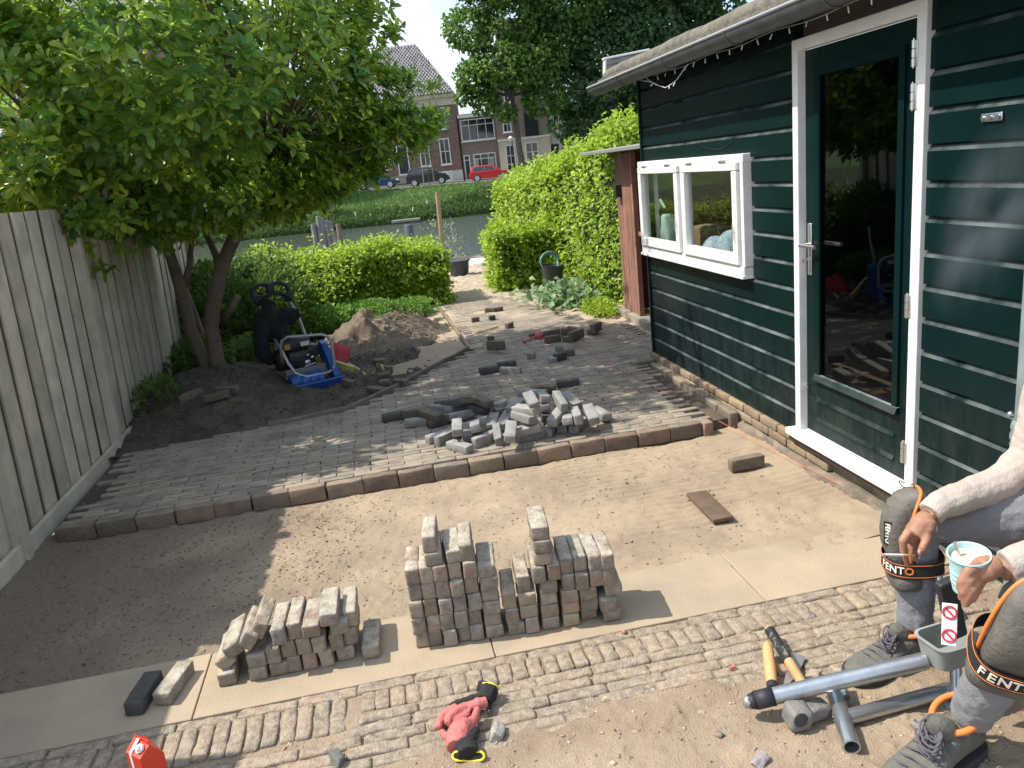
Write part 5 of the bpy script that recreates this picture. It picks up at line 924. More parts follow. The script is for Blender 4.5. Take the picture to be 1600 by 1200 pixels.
# heap on the paving
G3 = 'loose grey bricks heaped on the finished paving'
def pa(x, y): return (590+x/8, 585+y/8)
def pb(x, y): return (760+x/8, 585+y/8)
heap = [(pa(120, 495), pa(320, 455), .05, 'f', 'k'), (pa(335, 450), pa(600, 400), .066, 'e', 'b'), (pa(430, 560), pa(590, 540), .05, 'f', 'p'), (pa(545, 440), pa(770, 475), .10, 'f', 'b'), (pa(660, 375), pa(945, 395), .10, 'f', 'p'), (pa(640, 585), pa(940, 500), .05, 'f', 'k'), (pa(960, 480), pa(1150, 435), .08, 'f', 'p'),
        (pa(700, 350), pa(820, 335), .05, 'f', 'k'), (pa(810, 300), pa(1110, 325), .14, 'f', 'k'), (pa(970, 400), pa(1130, 390), .09, 'f', 'k'), (pa(1020, 265), pa(1100, 265), .18, 'f', 'b'), (pa(1150, 250), pa(1420, 310), .18, 'f', 'b'), (pa(1140, 350), pa(1310, 380), .12, 'f', 'k'), (pa(1320, 370), pa(1540, 360), .11, 'f', 'p'),
        (pa(990, 735), pa(990, 500), .14, 'f', 'l'), (pa(660, 765), pa(900, 690), .05, 'f', 'p'), (pa(765, 765), pa(960, 680), .066, 'e', 'p'), (pa(1070, 590), pa(1310, 560), .09, 'f', 'p'), (pa(1140, 780), pa(1080, 640), .05, 'f', 'p'), (pa(1220, 645), pa(1215, 560), .12, 'f', 'l'), (pa(1220, 790), pa(1440, 700), .066, 'e', 'p'), (pa(930, 830), pa(1120, 880), .051, 'f', 'l'),
        (pa(1400, 640), pa(1480, 450), .08, 'f', 'p'), (pa(1240, 520), pa(1380, 500), .05, 'f', 'p'), (pb(180, 380), pb(330, 340), .10, 'f', 'p'), (pb(310, 390), pb(410, 315), .13, 'f', 'p'), (pb(150, 790), pb(130, 600), .08, 'e', 'l'), (pb(260, 810), pb(330, 530), .13, 'f', 'l'), (pb(400, 650), pb(575, 640), .10, 'f', 'p'), (pb(360, 750), pb(690, 690), .05, 'f', 'p'),
        (pb(310, 440), pb(620, 540), .17, 'f', 'p'), (pb(370, 370), pb(610, 420), .21, 'f', 'p'), (pb(630, 365), pb(490, 195), .26, 'f', 'l'), (pb(400, 195), pb(740, 185), .17, 'f', 'p'), (pb(730, 280), pb(690, 200), .20, 'f', 'p'), (pb(730, 400), pb(700, 320), .14, 'f', 'p'), (pb(680, 510), pb(780, 500), .09, 'f', 'k'), (pb(1040, 395), pb(800, 170), .21, 'e', 'p'),
        (pb(790, 540), pb(960, 405), .14, 'f', 'l'), (pb(950, 220), pb(1170, 340), .15, 'f', 'p'), (pb(1015, 530), pb(1040, 450), .12, 'f', 'p'), (pb(1140, 490), pb(1110, 410), .15, 'e', 'p'), (pb(1380, 560), pb(1230, 340), .13, 'f', 'l'), (pb(1340, 400), pb(1510, 490), .06, 'f', 'p'), (pb(780, 660), pb(830, 600), .05, 'f', 'p'), (pb(935, 640), pb(960, 590), .051, 'f', 'p'), (pb(1090, 635), pb(1200, 530), .051, 'f', 'p'), (pb(190, 570), pb(270, 480), .08, 'f', 'p'), (pb(540, 150), pb(860, 125), .06, 'f', 'b'), (pb(560, 480), pb(760, 560), .05, 'f', 'p'), (pb(880, 330), pb(960, 300), .07, 'f', 'k'), (pb(400, 300), pb(600, 330), .10, 'f', 'p')]
tone = {'k': ('dark charcoal', KB), 'b': ('brown', BB), 'p': ('grey', PB), 'l': ('pale bluish grey', PB)}
order = sorted(range(len(heap)), key=lambda i: (heap[i][0][0]+heap[i][1][0])/2); rank = {}; cnt = {}
NUM = ['first', 'second', 'third', 'fourth', 'fifth', 'sixth', 'seventh', 'eighth', 'ninth', 'tenth', 'eleventh', 'twelfth', 'thirteenth', 'fourteenth', 'fifteenth', 'sixteenth', 'seventeenth', 'eighteenth', 'nineteenth', 'twentieth', 'twenty-first', 'twenty-second', 'twenty-third', 'twenty-fourth', 'twenty-fifth', 'twenty-sixth', 'twenty-seventh', 'twenty-eighth', 'twenty-ninth', 'thirtieth']
def zone(h): z = h[2]; return 'bottom layer' if z < .07 else ('middle layer' if z < .125 else 'top layer')
for i in order: k = (heap[i][4], zone(heap[i])); rank[i] = cnt.get(k, 0); cnt[k] = rank[i]+1
for i, (p0, p1, zt, kd, t_) in enumerate(heap):
    nm, ms = tone[t_]; a, b = onz(p0, zt+.07), onz(p1, zt+.07); L = float(np.linalg.norm(b-a)); L = .2 if L > .085 else .11
    d = (b-a)/max(np.linalg.norm(b-a), 1e-6); n_ = a+d*.1; hh = .066 if kd == 'e' else .051
    c_ = (a+b)/2 if L == .2 else a+d*L/2; tl = 0 if zt < .07 else random.uniform(-.22, .22)
    o = brick(ms, (c_[0], c_[1], max(zt+.07-hh/2, .07+hh/2)), ((PI/2 if kd == 'f' else 0)+(0 if zt < .07 else random.uniform(-.2, .2)), tl, math.atan2(d[1], d[0])), f'{nm} brick in the {zone(heap[i])} of the loose heap, {NUM[rank[i]]} from the left', G3)
    if L < .19: o.scale = (L/.2, 1, 1)
# bricks lying about on the far paving
def pc(x, y): return (720+x*.21665, 360+y*.21665)
G4 = 'single bricks scattered over the far paving'
for p0, p1, zt, kd, t_, lb in ((pc(172, 562), pc(252, 555), .05, 'e', 'b', 'long pale brown brick farthest up the path'), (pc(255, 555), pc(300, 548), .05, 'e', 'b', 'half brick touching the farthest brick up the path'), (pc(75, 630), pc(130, 622), .05, 'e', 'b', 'brown half brick at the left side of the far path'), (pc(205, 617), pc(240, 611), .05, 'e', 'k', 'tiny dark brick piece in the middle of the far path'), (pc(328, 672), pc(366, 660), .06, 'e', 'b', 'wedge shaped brown brick piece right of the wooden lath'), (pc(190, 765), pc(238, 760), .05, 'e', 'b', 'small brown brick behind the large square one'),
        (pc(188, 805), pc(312, 803), .095, 'e', 'b', 'large brown brick standing upright on its side at the path bend'), (pc(502, 745), pc(533, 740), .05, 'e', 'b', 'small brown brick left of the pink mallet'), (pc(593, 728), pc(712, 708), .06, 'e', 'b', 'back brown brick of the pair right of the pink mallet'), (pc(606, 768), pc(712, 748), .066, 'e', 'b', 'front brown brick of the pair right of the pink mallet'), (pc(722, 715), pc(775, 710), .085, 'e', 'b', 'brown brick end in the middle of the small brick group'), (pc(772, 690), pc(872, 705), .066, 'e', 'b', 'brown brick at the back of the small brick group'), (pc(785, 745), pc(872, 712), .09, 'e', 'b', 'brown brick leaning at the right of the small brick group'), (pc(735, 765), pc(790, 762), .05, 'e', 'b', 'brown half brick at the front of the small brick group'),
        (pc(908, 716), pc(960, 712), .05, 'e', 'b', 'lower brown brick of the pair near the hedge foot'), (pc(946, 690), pc(998, 662), .10, 'e', 'b', 'upper tilted brown brick of the pair near the hedge foot'), (pc(678, 833), pc(738, 828), .05, 'e', 'p', 'grey half brick behind the two dark bricks'), (pc(482, 885), pc(530, 882), .05, 'e', 'p', 'small grey brick lying alone left of the dark pair'), (pc(752, 862), pc(818, 858), .05, 'e', 'b', 'brown brick touching the dark brick on its right'), (pc(672, 895), pc(750, 875), .06, 'e', 'k', 'dark brick lying slanted in the middle of the paving'), (pc(640, 918), pc(680, 912), .04, 'f', 'p', 'small grey brick piece left of the dark slanted brick'),
        (pc(130, 995), pc(268, 970), .06, 'f', 'k', 'dark brick at the left of the three bricks behind the heap'), (pc(262, 955), pc(395, 935), .06, 'f', 'k', 'dark brick at the back of the three bricks behind the heap'), (pc(282, 988), pc(432, 985), .055, 'e', 'p', 'grey brick at the front of the three bricks behind the heap'), (pc(690, 1085), pc(850, 1062), .055, 'f', 'k', 'single black brick lying just behind the heap of loose bricks')):
    nm, ms = tone[t_]; a, b = onz(p0, zt+.07), onz(p1, zt+.07); L = min(float(np.linalg.norm(b-a)), .2); d = (b-a)/np.linalg.norm(b-a); c_ = (a+b)/2; hh = .066 if kd == 'e' else .051
    o = brick(ms, (c_[0], c_[1], zt+.07-hh/2), ((PI/2 if kd == 'f' else 0), random.uniform(-.04, .04), math.atan2(d[1], d[0])), lb, G4)
    o.scale = (max(L, .07)/.2, 1, 1 if zt < .08 else 1.3)
def pd(x, y): return (360+x*.2625, 400+y*.2625)
G5 = 'bricks dug up in the soil by the compactor'
for p0, p1, z, lb in ((pd(672, 740), pd(730, 750), .10, 'grey brown brick end beside the blue compactor plate'), (pd(865, 645), pd(965, 665), .16, 'brown brick lying highest at the foot of the soil heap'), (pd(858, 615), pd(925, 625), .20, 'half buried brick at the top of the dug up bricks'), (pd(875, 705), pd(955, 700), .13, 'brown brick in the middle of the dug up bricks'), (pd(892, 745), pd(945, 745), .12, 'brick with a pale top standing among the dug up bricks'), (pd(978, 735), pd(1055, 750), .11, 'dark brick at the right of the dug up bricks by the edging'), (pd(818, 788), pd(930, 790), .09, 'flat dark brick at the front of the dug up bricks')):
    a, b = onz(p0, z), onz(p1, z); d = b-a; o = brick(BB, tuple((a+b)/2-np.array([0, 0, .02])), (random.uniform(-.3, .3), random.uniform(-.15, .15), math.atan2(d[1], d[0])), lb, G5); o.scale = (max(.5, min(1, np.linalg.norm(d)/.2)), 1, 1)
for p, lb, rz in (((300, 630), 'earthy brick half sunk in the mound before the trunks', .6), ((341, 632), 'light brown brick half sunk in the mound below the right trunk', .1), ((357, 622), 'tilted brown brick at the top of the tree mound', -.4)):
    q = onz(p, .15); zz = float(z_soil(np.array([[q[0], q[1], 0.]]))[0]); brick(BB, (q[0], q[1], zz+.018), (random.uniform(-.3, .3), random.uniform(-.2, .2), rz), lb, 'bricks sunk in the mound around the tree')
# plank, laths
a = onz((1090, 767), .02); b = onz((1128, 804), .02); d = b-a
tag(mk('wooden_plank', rbox((0, 0, 0), (.335, .105, .022), .004, noise=.0015, segs=(6, 2, 0)), mat('plank_dark', (.14, .095, .06), .8, (.09, .065, .045), 12, bump=1), None, loc=((a+b)/2-np.array([0, 0, .02])).tolist(), rot=(0, 0, math.atan2(d[1], d[0]))), 'short dark wooden board lying flat on the sand near the cabin door', 'board')
tag(mk('wooden_lath', rbox((0, 0, 0), (.33, .022, .012), .003), mat('lath', (.38, .28, .12), .8), None, loc=tuple(onz((760, 515), .085)), rot=(0, 0, .62)), 'thin yellowish lath lying on the sandy far paving', 'lath')
# pink mallet
ml = thing('rubber_mallet', 'small mallet with a pink head lying beside the brown bricks', 'mallet', tuple(onz((842, 525), .10)), (0, 0, .25)); mk('head', ball((0, 0, 0), (.04, .04, .04), 14, 10), mat('pink', (.55, .08, .10), .6), ml, True); mk('handle', tube([(-.03, 0, 0), (-.19, -.03, -.02)], .013, 8), mat('handle_red', (.35, .14, .08), .7), ml, True)
# compactor: local x = along the plate front, y = backwards
cp = thing('plate_compactor', 'blue vibrating plate compactor with a black engine, grey hoop guard and raised handle', 'compactor', (-.61, 6.76, .03), (0, 0, .33))
m_blue = mat('compactor_blue', (.012, .085, .36), .45, (.02, .07, .22), 8, bump=.3); m_ena = mat('engine_black', (.018, .019, .021), .5, bump=.4); m_tube = mat('tube_grey', (.36, .37, .38), .45, metal=.4); m_grip = mat('grip_black', (.02, .022, .027), .6)
pp = [(-.0, .0), (-.04, .03), (-.06, .09), (-.045, .105), (-.02, .06), (.03, .018), (.50, .018), (.56, .06), (.60, .10), (.615, .09), (.58, .03), (.52, 0)]
mk('base_plate', prism(pp, -.20, .22, 'yzx'), m_blue, cp); mk('plate_lip', tube([(-.21, -.05, .10), (.23, -.05, .10)], .014, 8), m_blue, cp, True)
mk('exciter_drum', [lathe([(.03, -.17), (.075, -.165), (.08, -.15), (.08, -.09), (.074, -.085), (.08, -.08), (.08, -.02), (.074, -.015), (.08, -.01), (.08, .05), (.074, .055), (.08, .06), (.08, .10), (.04, .105)], (-.02, .10, .10), 22, (0, PI/2, 0))], m_blue, cp, True)
mk('deck', [rbox((-.02, .33, .135), (.36, .34, .03), .008), rbox((-.02, .18, .17), (.34, .03, .09), .006), box((-.17, .42, .09), (.03, .2, .14)), box((.13, .42, .09), (.03, .2, .14))], mat('deck_grey', (.16, .17, .16), .6), cp)
V, F = prism([(-.02, .03), (.05, .01), (.13, .03), (.36, .27), (.37, .36), (.30, .42), (.22, .40), (-.01, .12)], .155, .205, 'yzx'); mk('belt_guard', (V, F), m_blue, cp)
eng = mk('engine', [rbox((-.03, .32, .27), (.22, .26, .22), .02), rbox((-.05, .33, .43), (.25, .20, .12), .03), lathe([(.02, -.03), (.105, -.03), (.11, 0), (.105, .03), (.02, .035)], (-.19, .32, .29), 24, (0, PI/2, 0)), rbox((.07, .26, .35), (.10, .14, .12), .02)]+[box((-.03, .185, .20+.016*k), (.16, .03, .006)) for k in range(9)], m_ena, cp, 'full')
mk('fuel_cap', lathe([(.028, 0), (.03, .02), (.012, .026)], (-.04, .33, .488), 14), mat('cap_grey', (.4, .4, .4), .5), eng, True); mk('recoil_starter', lathe([(.07, -.008), (.075, .0), (.06, .012), (.02, .014)], (-.05, .185, .30), 18, (PI/2, 0, 0)), m_ena, eng, True); mk('label_plate', rbox((.02, .228, .435), (.075, .006, .045), .002), mat('label_white', (.6, .6, .6), .6), eng); mk('orange_label', rbox((-.13, .228, .43), (.05, .006, .05), .002), mat('label_orange', (.4, .25, .05), .6), eng); mk('carburettor', [rbox((.0, .17, .26), (.05, .04, .05), .01), ball((.045, .17, .30), .018), ball((.01, .165, .33), .013), tube([(-.03, .165, .22), (.06, .16, .24)], .006, 6)], m_alu, eng, True)
def hoop(y0, dy): return [(-.20, y0, .30), (-.20, y0-.02, .46), (-.185, y0-.05, .53), (-.14, y0-.07, .56), (.12, y0-dy, .53), (.17, y0-dy, .50), (.19, y0-dy, .45), (.19, y0-dy, .22), (.17, y0-dy, .17), (.12, y0-dy, .145), (-.06, y0-dy+.0, .15), (-.13, y0-.07, .19), (-.17, y0-.05, .30), (-.19, y0, .42), (-.19, y0+.2, .50)]
mk('hoop_guard', [tube(hoop(.17, .12), .013, 10)], m_tube, cp, 'full')
hp_ = [(-.16, .50, .40), (-.17, .60, .60), (-.18, .74, .83)]; hq = [(.10, .48, .45), (.10, .60, .62), (.08, .74, .80)]
hdl = mk('handle_bar', [tube(hp_, .014, 10), tube(hq, .014, 10), tube([(-.16, .50, .40), (-.16, .47, .15)], .016, 8), tube([(.10, .48, .45), (.10, .46, .15)], .016, 8)], m_tube, cp, True)
mk('grip', [tube([(-.18, .72, .80), (-.22, .76, .90), (-.21, .79, .97), (-.15, .80, 1.0), (.04, .80, .99), (.09, .79, .95), (.10, .76, .88), (.08, .72, .79)], .021, 10), tube([(-.18, .74, .84), (-.08, .73, .90), (.0, .73, .90), (.08, .74, .84)], .022, 8), rbox((-.06, .77, .95), (.07, .06, .12), .02), rbox((.07, .75, .84), (.06, .05, .10), .02), rbox((-.17, .75, .85), (.06, .05, .10), .02)], m_grip, hdl, 'full')
cp.scale = (1.05, 1.1, .88)
jk = tag(mk('black_jacket', [ball((-.20, .55, .55), (.14, .11, .16), 20, 14), ball((-.06, .55, .60), (.16, .09, .08), 18, 10), tube([(-.26, .50, .60), (-.31, .46, .45), (-.30, .45, .30), (-.26, .45, .22)], [.06, .075, .065, .03], 12), tube([(-.15, .60, .70), (-.20, .60, .78)], [.07, .03], 10), tube([(-.12, .48, .52), (-.10, .42, .38), (-.12, .42, .26)], [.08, .07, .03], 12)], mat('jacket_black', (.008, .008, .010), .95, bump=2, bscale=12), None, True, loc=(-.61, 6.76, .03), rot=(0, 0, .33)), 'black work jacket draped over the rear of the compactor', 'jacket')
md = jk.modifiers.new('r', 'REMESH'); md.mode = 'VOXEL'; md.voxel_size = .012; md.use_smooth_shade = True
tx = bpy.data.textures.new('folds', 'CLOUDS'); tx.noise_scale = .06; dm = jk.modifiers.new('d', 'DISPLACE'); dm.texture = tx; dm.strength = .05; dm.mid_level = .5
a = ony((490, 557), 7.35); b = ony((553, 577), 7.1); tag(mk('spirit_level', [rbox((0, 0, 0), (float(np.linalg.norm(b-a)), .025, .055), .004)], mat('level_yellow', (.55, .50, .12), .5), None, loc=tuple((a+b)/2), rot=(0, math.asin((a[2]-b[2])/np.linalg.norm(b-a)), math.atan2(b[1]-a[1], b[0]-a[0]))), 'long yellow spirit level leaning behind the compactor', 'spirit level')
a, b = ony((543, 565), 7.6), ony((566, 590), 7.0)
q = ony((530, 560), 7.55); shv = thing('red_shovel', 'red bladed shovel with a pale wooden handle lying on the soil', 'shovel', tuple(q), (0, 0, 0))
Vb = []; 
for i in range(5):
    for j in range(5): s, t = i/4-.5, j/4-.5; Vb.append((s*.22*(1-.25*(t+.5)), .02-abs(s)*.06, t*.28))
Fq = [(i*5+j, i*5+j+1, (i+1)*5+j+1, (i+1)*5+j) for i in range(4) for j in range(4)]
bl_ = mk('blade', (xf(np.array(Vb), (0, 0, 0), (-.5, .45, .1)), Fq), mat('shovel_red', (.42, .02, .03), .5), shv, 'full', fix=False); sm = bl_.modifiers.new('s', 'SOLIDIFY'); sm.thickness = .006
qe, qf = ony((543, 568), 7.5)-q, ony((575, 589), 7.0)-q; mk('handle', tube([qe, (qe+qf)/2+np.array([0, 0, .01]), qf], .016, 10), mat('ash_wood', (.42, .33, .22), .7), shv, True); mk('grip', tube([qf+np.array([-.03, -.05, -.01]), qf+np.array([.05, .05, .01])], .017, 8), mat('ash_wood', (.42, .33, .22)), shv, True)
# ================================================================ foreground tools
fr_ = thing('steel_tube_frame', 'galvanised steel tube carrying frame with a parts tray and a black end plug', 'hand tool', (1.2, 1.85, 0)); O2 = np.array([1.2, 1.85, 0])
t1a, t1b = onz((1203, 1089), .075), ony((1447, 1032), 1.80)
mk('long_tube', tube([t1a-O2, t1b-O2], .0255, 24), m_steel, fr_, True)
dd = (t1b-t1a)/np.linalg.norm(t1b-t1a); e0 = t1a-dd*.045
mk('end_plug', [tube([t1a-O2+dd*.012, e0-O2], .028, 20), tube([e0-O2-dd*.0005, e0-O2-dd*.022], [.027, .020], 6)], m_grip, fr_, 'full')
mk('plug_tip', ball(e0-O2-dd*.022, (.018, .02, .02), 10, 8), mat('worn_steel', (.35, .34, .33), .5, metal=.7), fr_, True)
t2a, t2b = onz((1312, 1124), .028), ony((1492, 1084), 1.82); t2b[2] = max(t2b[2], .03)
mk('lower_tube', tube([t2a-O2, t2b-O2], .0225, 24), m_steel, fr_, True)
c0, c1 = onz((1299, 1068), .040), onz((1331, 1168), .030)
cr_ = mk('cross_tube', [tube([c0-O2, c1-O2], .0245, 24, cap=False), tube([c0-O2, c1-O2], .0205, 24, cap=False)], m_steel, fr_, True); mk('tube_rim', [(lambda V, F: (V, F))(*tube([c1-O2+(c0-c1)*.004, c1-O2], .0246, 24, cap=False))], m_steel, cr_, True)
ax_ = (c1-c0)/np.linalg.norm(c1-c0); 
x_ = np.cross(ax_, [0, 0, 1.]); x_ /= np.linalg.norm(x_); y_ = np.cross(ax_, x_); ring = []; NF = 28
for rr_ in (.0205, .0245):
    for k in range(NF): a_ = 2*PI*k/NF; ring.append(c1-O2+rr_*(math.cos(a_)*x_+math.sin(a_)*y_))
mk('tube_end_face', (np.array(ring), [(k, (k+1) % NF, NF+(k+1) % NF, NF+k) for k in range(NF)]), m_steel, cr_, fix=False); mk('weld_bead', [ball(t2a-O2+.024*(math.cos(k)*np.array([0, 0, 1])+math.sin(k)*np.array([.3, -.9, 0])), .005, 7, 5) for k in np.arange(0, 6.3, .5)], mat('worn_steel', (.35, .34, .33)), cr_, True)
mk('bore_shade_disc', tube([c0*.15+c1*.85-O2, c0*.16+c1*.84-O2], .0205, 16), m_dark, cr_)  # near-black disc painting the shade inside the open tube
h0 = onz((1302, 1060), .055); h1 = onz((1322, 1090), .045); mk('half_tube', tube([h0+np.array([.02, 0, 0])-O2, h1-O2], .012, 12), m_steel, fr_, True)
# tray
tcx = ony((1478, 1008), 1.80)
def tray(c, L, Wd, H, th=.005):
    R_, N = .03, 5; pts = []
    for (sx, sy) in ((1, 1), (-1, 1), (-1, -1), (1, -1)):
        a0 = math.atan2(sy, sx)-PI/4
        for k in range(N): a_ = a0+PI/2*k/(N-1); pts.append((sx*(L/2-R_)+R_*math.cos(a_), sy*(Wd/2-R_)+R_*math.sin(a_)))
    n = len(pts); V = []; 
    for (k_, z) in ((.80, -H), (1.0, 0), (1.07, .0), (1.07, .004), (.95, .004), (.76, -H+th)): V += [(x*k_, y*k_, z) for x, y in pts]
    F = [(r*n+k, r*n+(k+1) % n, (r+1)*n+(k+1) % n, (r+1)*n+k) for r in range(5) for k in range(n)]+[tuple(range(n))[::-1], tuple(range(5*n, 6*n))]
    return xf(np.array(V), c, (.0, 0, .10)), F
mk('parts_tray', tray(tcx-O2+np.array([.0, -.01, .035]), .155, .12, .075), mat('tray_grey', (.30, .32, .31), .55, (.22, .24, .23), 9), fr_, True)
u0_ = ony((1492, 1045), 1.83); u1_ = ony((1492, 1140), 1.78); mk('upright', tube([u0_-O2+np.array([0, 0, .05]), np.array([u1_[0], u1_[1], .01])-O2], .017, 14), m_steel, fr_, True); mk('foot_disc', lathe([(.030, 0), (.032, .006), (.018, .010)], (u1_[0]-O2[0], u1_[1]-O2[1], .0), 18), mat('greenish_zinc', (.38, .45, .38), .5, metal=.5), fr_, True)
p0, p1 = ony((1466, 900), 1.95), ony((1497, 985), 1.86); mk('lever_arm', [tube([p0-O2, p1-O2], .012, 10), rbox(((p0+p1)/2-O2+np.array([.012, 0, .0])).tolist(), (.03, .02, .17), .004, rot=(0, -.55, 0))], m_steel, fr_, True)
mk('bolt', [ball(ony((1472, 930), 1.9)-O2, .010, 8, 6), ball(ony((1488, 960), 1.87)-O2, .008, 8, 6)], m_alu, fr_, True)
q = ony((1500, 970), 1.72); mk('black_bracket', rbox((q-O2+np.array([.02, .06, .0])).tolist(), (.055, .03, .20), .008, rot=(0, -.25, 0)), m_grip, fr_)
st = ony((1496, 980), 1.66); stp = mk('sticker_plate', rbox((0, 0, 0), (.006, .038, .118), .002), mat('sticker_white', (.75, .73, .72), .5), fr_, loc=(st-O2+np.array([-.0, .03, -.01])).tolist(), rot=(.0, .25, .95)); 
for zc_ in (.035, -.03):
    for sx_ in (-1, 1): mk('sticker_mark', [tube([(sx_*.0042, .0165*math.cos(t), zc_+.0165*math.sin(t)) for t in np.linspace(0, 2*PI, 25)], .0026, 6), box((sx_*.0042, 0, zc_), (.002, .030, .005), (.8, 0, 0))], mat('sticker_red', (.55, .03, .06), .5), stp)

# hammer and trowel
hm = thing('paving_hammer', 'heavy grey paving hammer with a worn wooden handle bound in black tape', 'hammer', (0, 0, 0)); hc = onz((1246, 1118), .045); ha = onz((1255, 1070), .035); hb = onz((1203, 985), .045)
an = math.atan2(hb[1]-ha[1], hb[0]-ha[0]); mk('head', [rbox(hc.tolist(), (.068, .072, .066), .012, rot=(.15, .12, an-PI/2+.15)), rbox((hc+np.array([.066, .012, -.006])).tolist(), (.075, .05, .048), .008, rot=(.1, .15, .25))], mat('iron_grey', (.13, .135, .14), .6, (.22, .20, .18), 18, bump=1.5), hm, 'full'); mk('eye_wedge', lathe([(.001, 0), (.022, 0), (.022, .004), (.001, .005)], (hc+np.array([-.010, -.035, .014])).tolist(), 12, (PI/2-.1, 0, 0)), mat('iron_dark', (.05, .05, .05), .8, bump=2), hm)
mk('handle', [tube([hc, ha, ha*.6+hb*.4], [.017, .016, .017], 14)], mat('ash_handle', (.50, .33, .15), .55, (.40, .26, .12), 15), hm, True); mk('tape', [tube([ha*.6+hb*.4, ha*.25+hb*.75, hb], [.0178, .0175, .019], 14)], mat('black_tape', (.02, .022, .025), .5, (.16, .14, .11), 38, detail=2, thresh=(.58, .62)), hm, True)
mk('handle_end', ball(hb, (.019, .019, .019), 12, 8), mat('ash_handle', (.5, .33, .15)), hm, True)
trw = thing('trowel', 'bricklaying trowel with a turned wooden handle and a thin steel blade', 'trowel', (0, 0, 0)); ta, tb = onz((1206, 1068), .03), onz((1199, 1008), .05)
mk('handle', tube([ta, ta*.6+tb*.4, ta*.15+tb*.85, tb], [.0165, .0195, .018, .013], 16), mat('beech', (.62, .36, .17), .5, (.55, .31, .14), 12), trw, True); mk('handle_cap', ball(tb, (.013, .013, .013), 12, 8), mat('beech', (.62, .36, .17)), trw, True); mk('ferrule', tube([ta+(ta-tb)*.14, ta], .0175, 14), m_grip, trw, True)
bpts = [onz(p, .012) for p in ((1222, 1078), (1236, 1018), (1259, 1026), (1246, 1055))]; V = np.array(bpts+[q-np.array([0, 0, .002]) for q in bpts]); mk('blade', (V, [(0, 1, 2, 3), (7, 6, 5, 4), (0, 4, 5, 1), (1, 5, 6, 2), (2, 6, 7, 3), (3, 7, 4, 0)]), mat('blade_steel', (.55, .56, .57), .35, metal=.8), trw); mk('tang', tube([ta+(ta-tb)*.1, bpts[0]+np.array([0, 0, .003])], .005, 6), m_steel, trw)
# rough stones near the tools
for i, (p, s, c, lb) in enumerate((((1225, 1050), .026, (.36, .25, .17), 'pinkish stone lump behind the hammer handles'), ((1272, 1062), .030, (.30, .24, .19), 'rough brown brick chunk beside the trowel blade'), ((1440, 1140), .032, (.22, .21, .19), 'grey angular stone by the toe of the near boot'), ((730, 1172), .022, (.20, .21, .22), 'grey flat stone chip below the gloves'), ((1190, 1195), .03, (.26, .23, .23), 'round purplish stone at the bottom edge'), ((775, 1150), .035, (.30, .28, .25), 'pale broken brick piece right of the gloves'), ((527, 1192), .032, (.13, .13, .12), 'dark half brick standing up in the path near the bottom edge'), ((1145, 1045), .012, (.35, .15, .1), 'tiny red stone on the brick path'), ((975, 990), .012, (.35, .17, .12), 'tiny red brick crumb at the foot of the tall stack'))):
    q = onz(p, .0); V, F = rbox((0, 0, 0), (s*1.7, s*1.3, s), s*.2, noise=s*.35, seed=i+3, segs=(2, 2, 1), nf=1/s*.7); m_ = mat(f'stone_tone_{i}', c, .9, tuple(x*1.3 for x in c), 40, bump=2); tag(mk('stone', (V, F), m_, None, loc=(q[0], q[1], s*.35), rot=(.2*i, .1, i*.9)), lb, 'stone')
# ---- gloves
m_pink = mat('glove_pink', (.58, .17, .155), .75, (.46, .13, .125), 12, bump=1.2, bscale=120); m_gblk = mat('glove_black', (.022, .022, .024), .9, bump=1.5, bscale=200); m_yel = mat('cuff_yellow', (.72, .62, .05), .7)
def soft(o, vox=.004, disp=0, ns=.03):
    md = o.modifiers.new('remesh', 'REMESH'); md.mode = 'VOXEL'; md.voxel_size = vox; md.use_smooth_shade = True
    s = o.modifiers.new('smooth', 'SMOOTH'); s.factor = .5; s.iterations = 3
    if disp:
        t = bpy.data.textures.get(f'fold{ns}') or bpy.data.textures.new(f'fold{ns}', 'CLOUDS'); t.noise_scale = ns; d = o.modifiers.new('disp', 'DISPLACE'); d.texture = t; d.strength = disp; d.mid_level = .5
    return o
def gp_(x, y, z): return onz((640+x*.13333, 1040+y*.13333), z)
g1 = thing('work_glove', 'pink coated work glove with a black wrist and open yellow cuff lying in front', 'glove', (0, 0, 0), group='pair of pink and black work gloves')
soft(mk('palm', [tube([gp_(560, 960, .022), gp_(560, 860, .028), gp_(610, 760, .030), gp_(680, 690, .030)], [.034, .040, .038, .028], 16), tube([gp_(690, 700, .035), gp_(760, 620, .04), gp_(800, 500, .045)], [.020, .014, .012], 12), tube([gp_(520, 830, .02), gp_(420, 830, .02), gp_(370, 770, .02)], [.018, .013, .011], 12), tube([gp_(650, 720, .02), gp_(740, 680, .022), gp_(800, 600, .022)], [.016, .013, .011], 12)], m_pink, g1, True), .0035, .006, .03)
soft(mk('wrist', [tube([gp_(640, 930, .028), gp_(680, 985, .026), gp_(690, 1060, .024)], [.034, .032, .036], 16), tube([gp_(700, 870, .03), gp_(790, 740, .018)], [.02, .012], 10)], m_gblk, g1, True), .0035, .005, .02)
ce = [gp_(690+185*math.cos(a_), 1060+62*math.sin(a_)+12*math.sin(3*a_), .022+.012*math.sin(a_*1+PI)) for a_ in np.linspace(0, 2*PI, 28)]
mk('cuff', tube(ce, .0038, 8, cap=False), m_yel, g1, True); mk('cuff_opening', (np.array([c_*.97+gp_(690, 1060, .015)*.03 for c_ in ce[:-1]]), [tuple(range(27))]), m_dark, g1, fix=False)
g2 = thing('work_glove', 'second pink and black glove with curled fingers, lying behind the other glove', 'glove', (0, 0, 0), group='pair of pink and black work gloves')
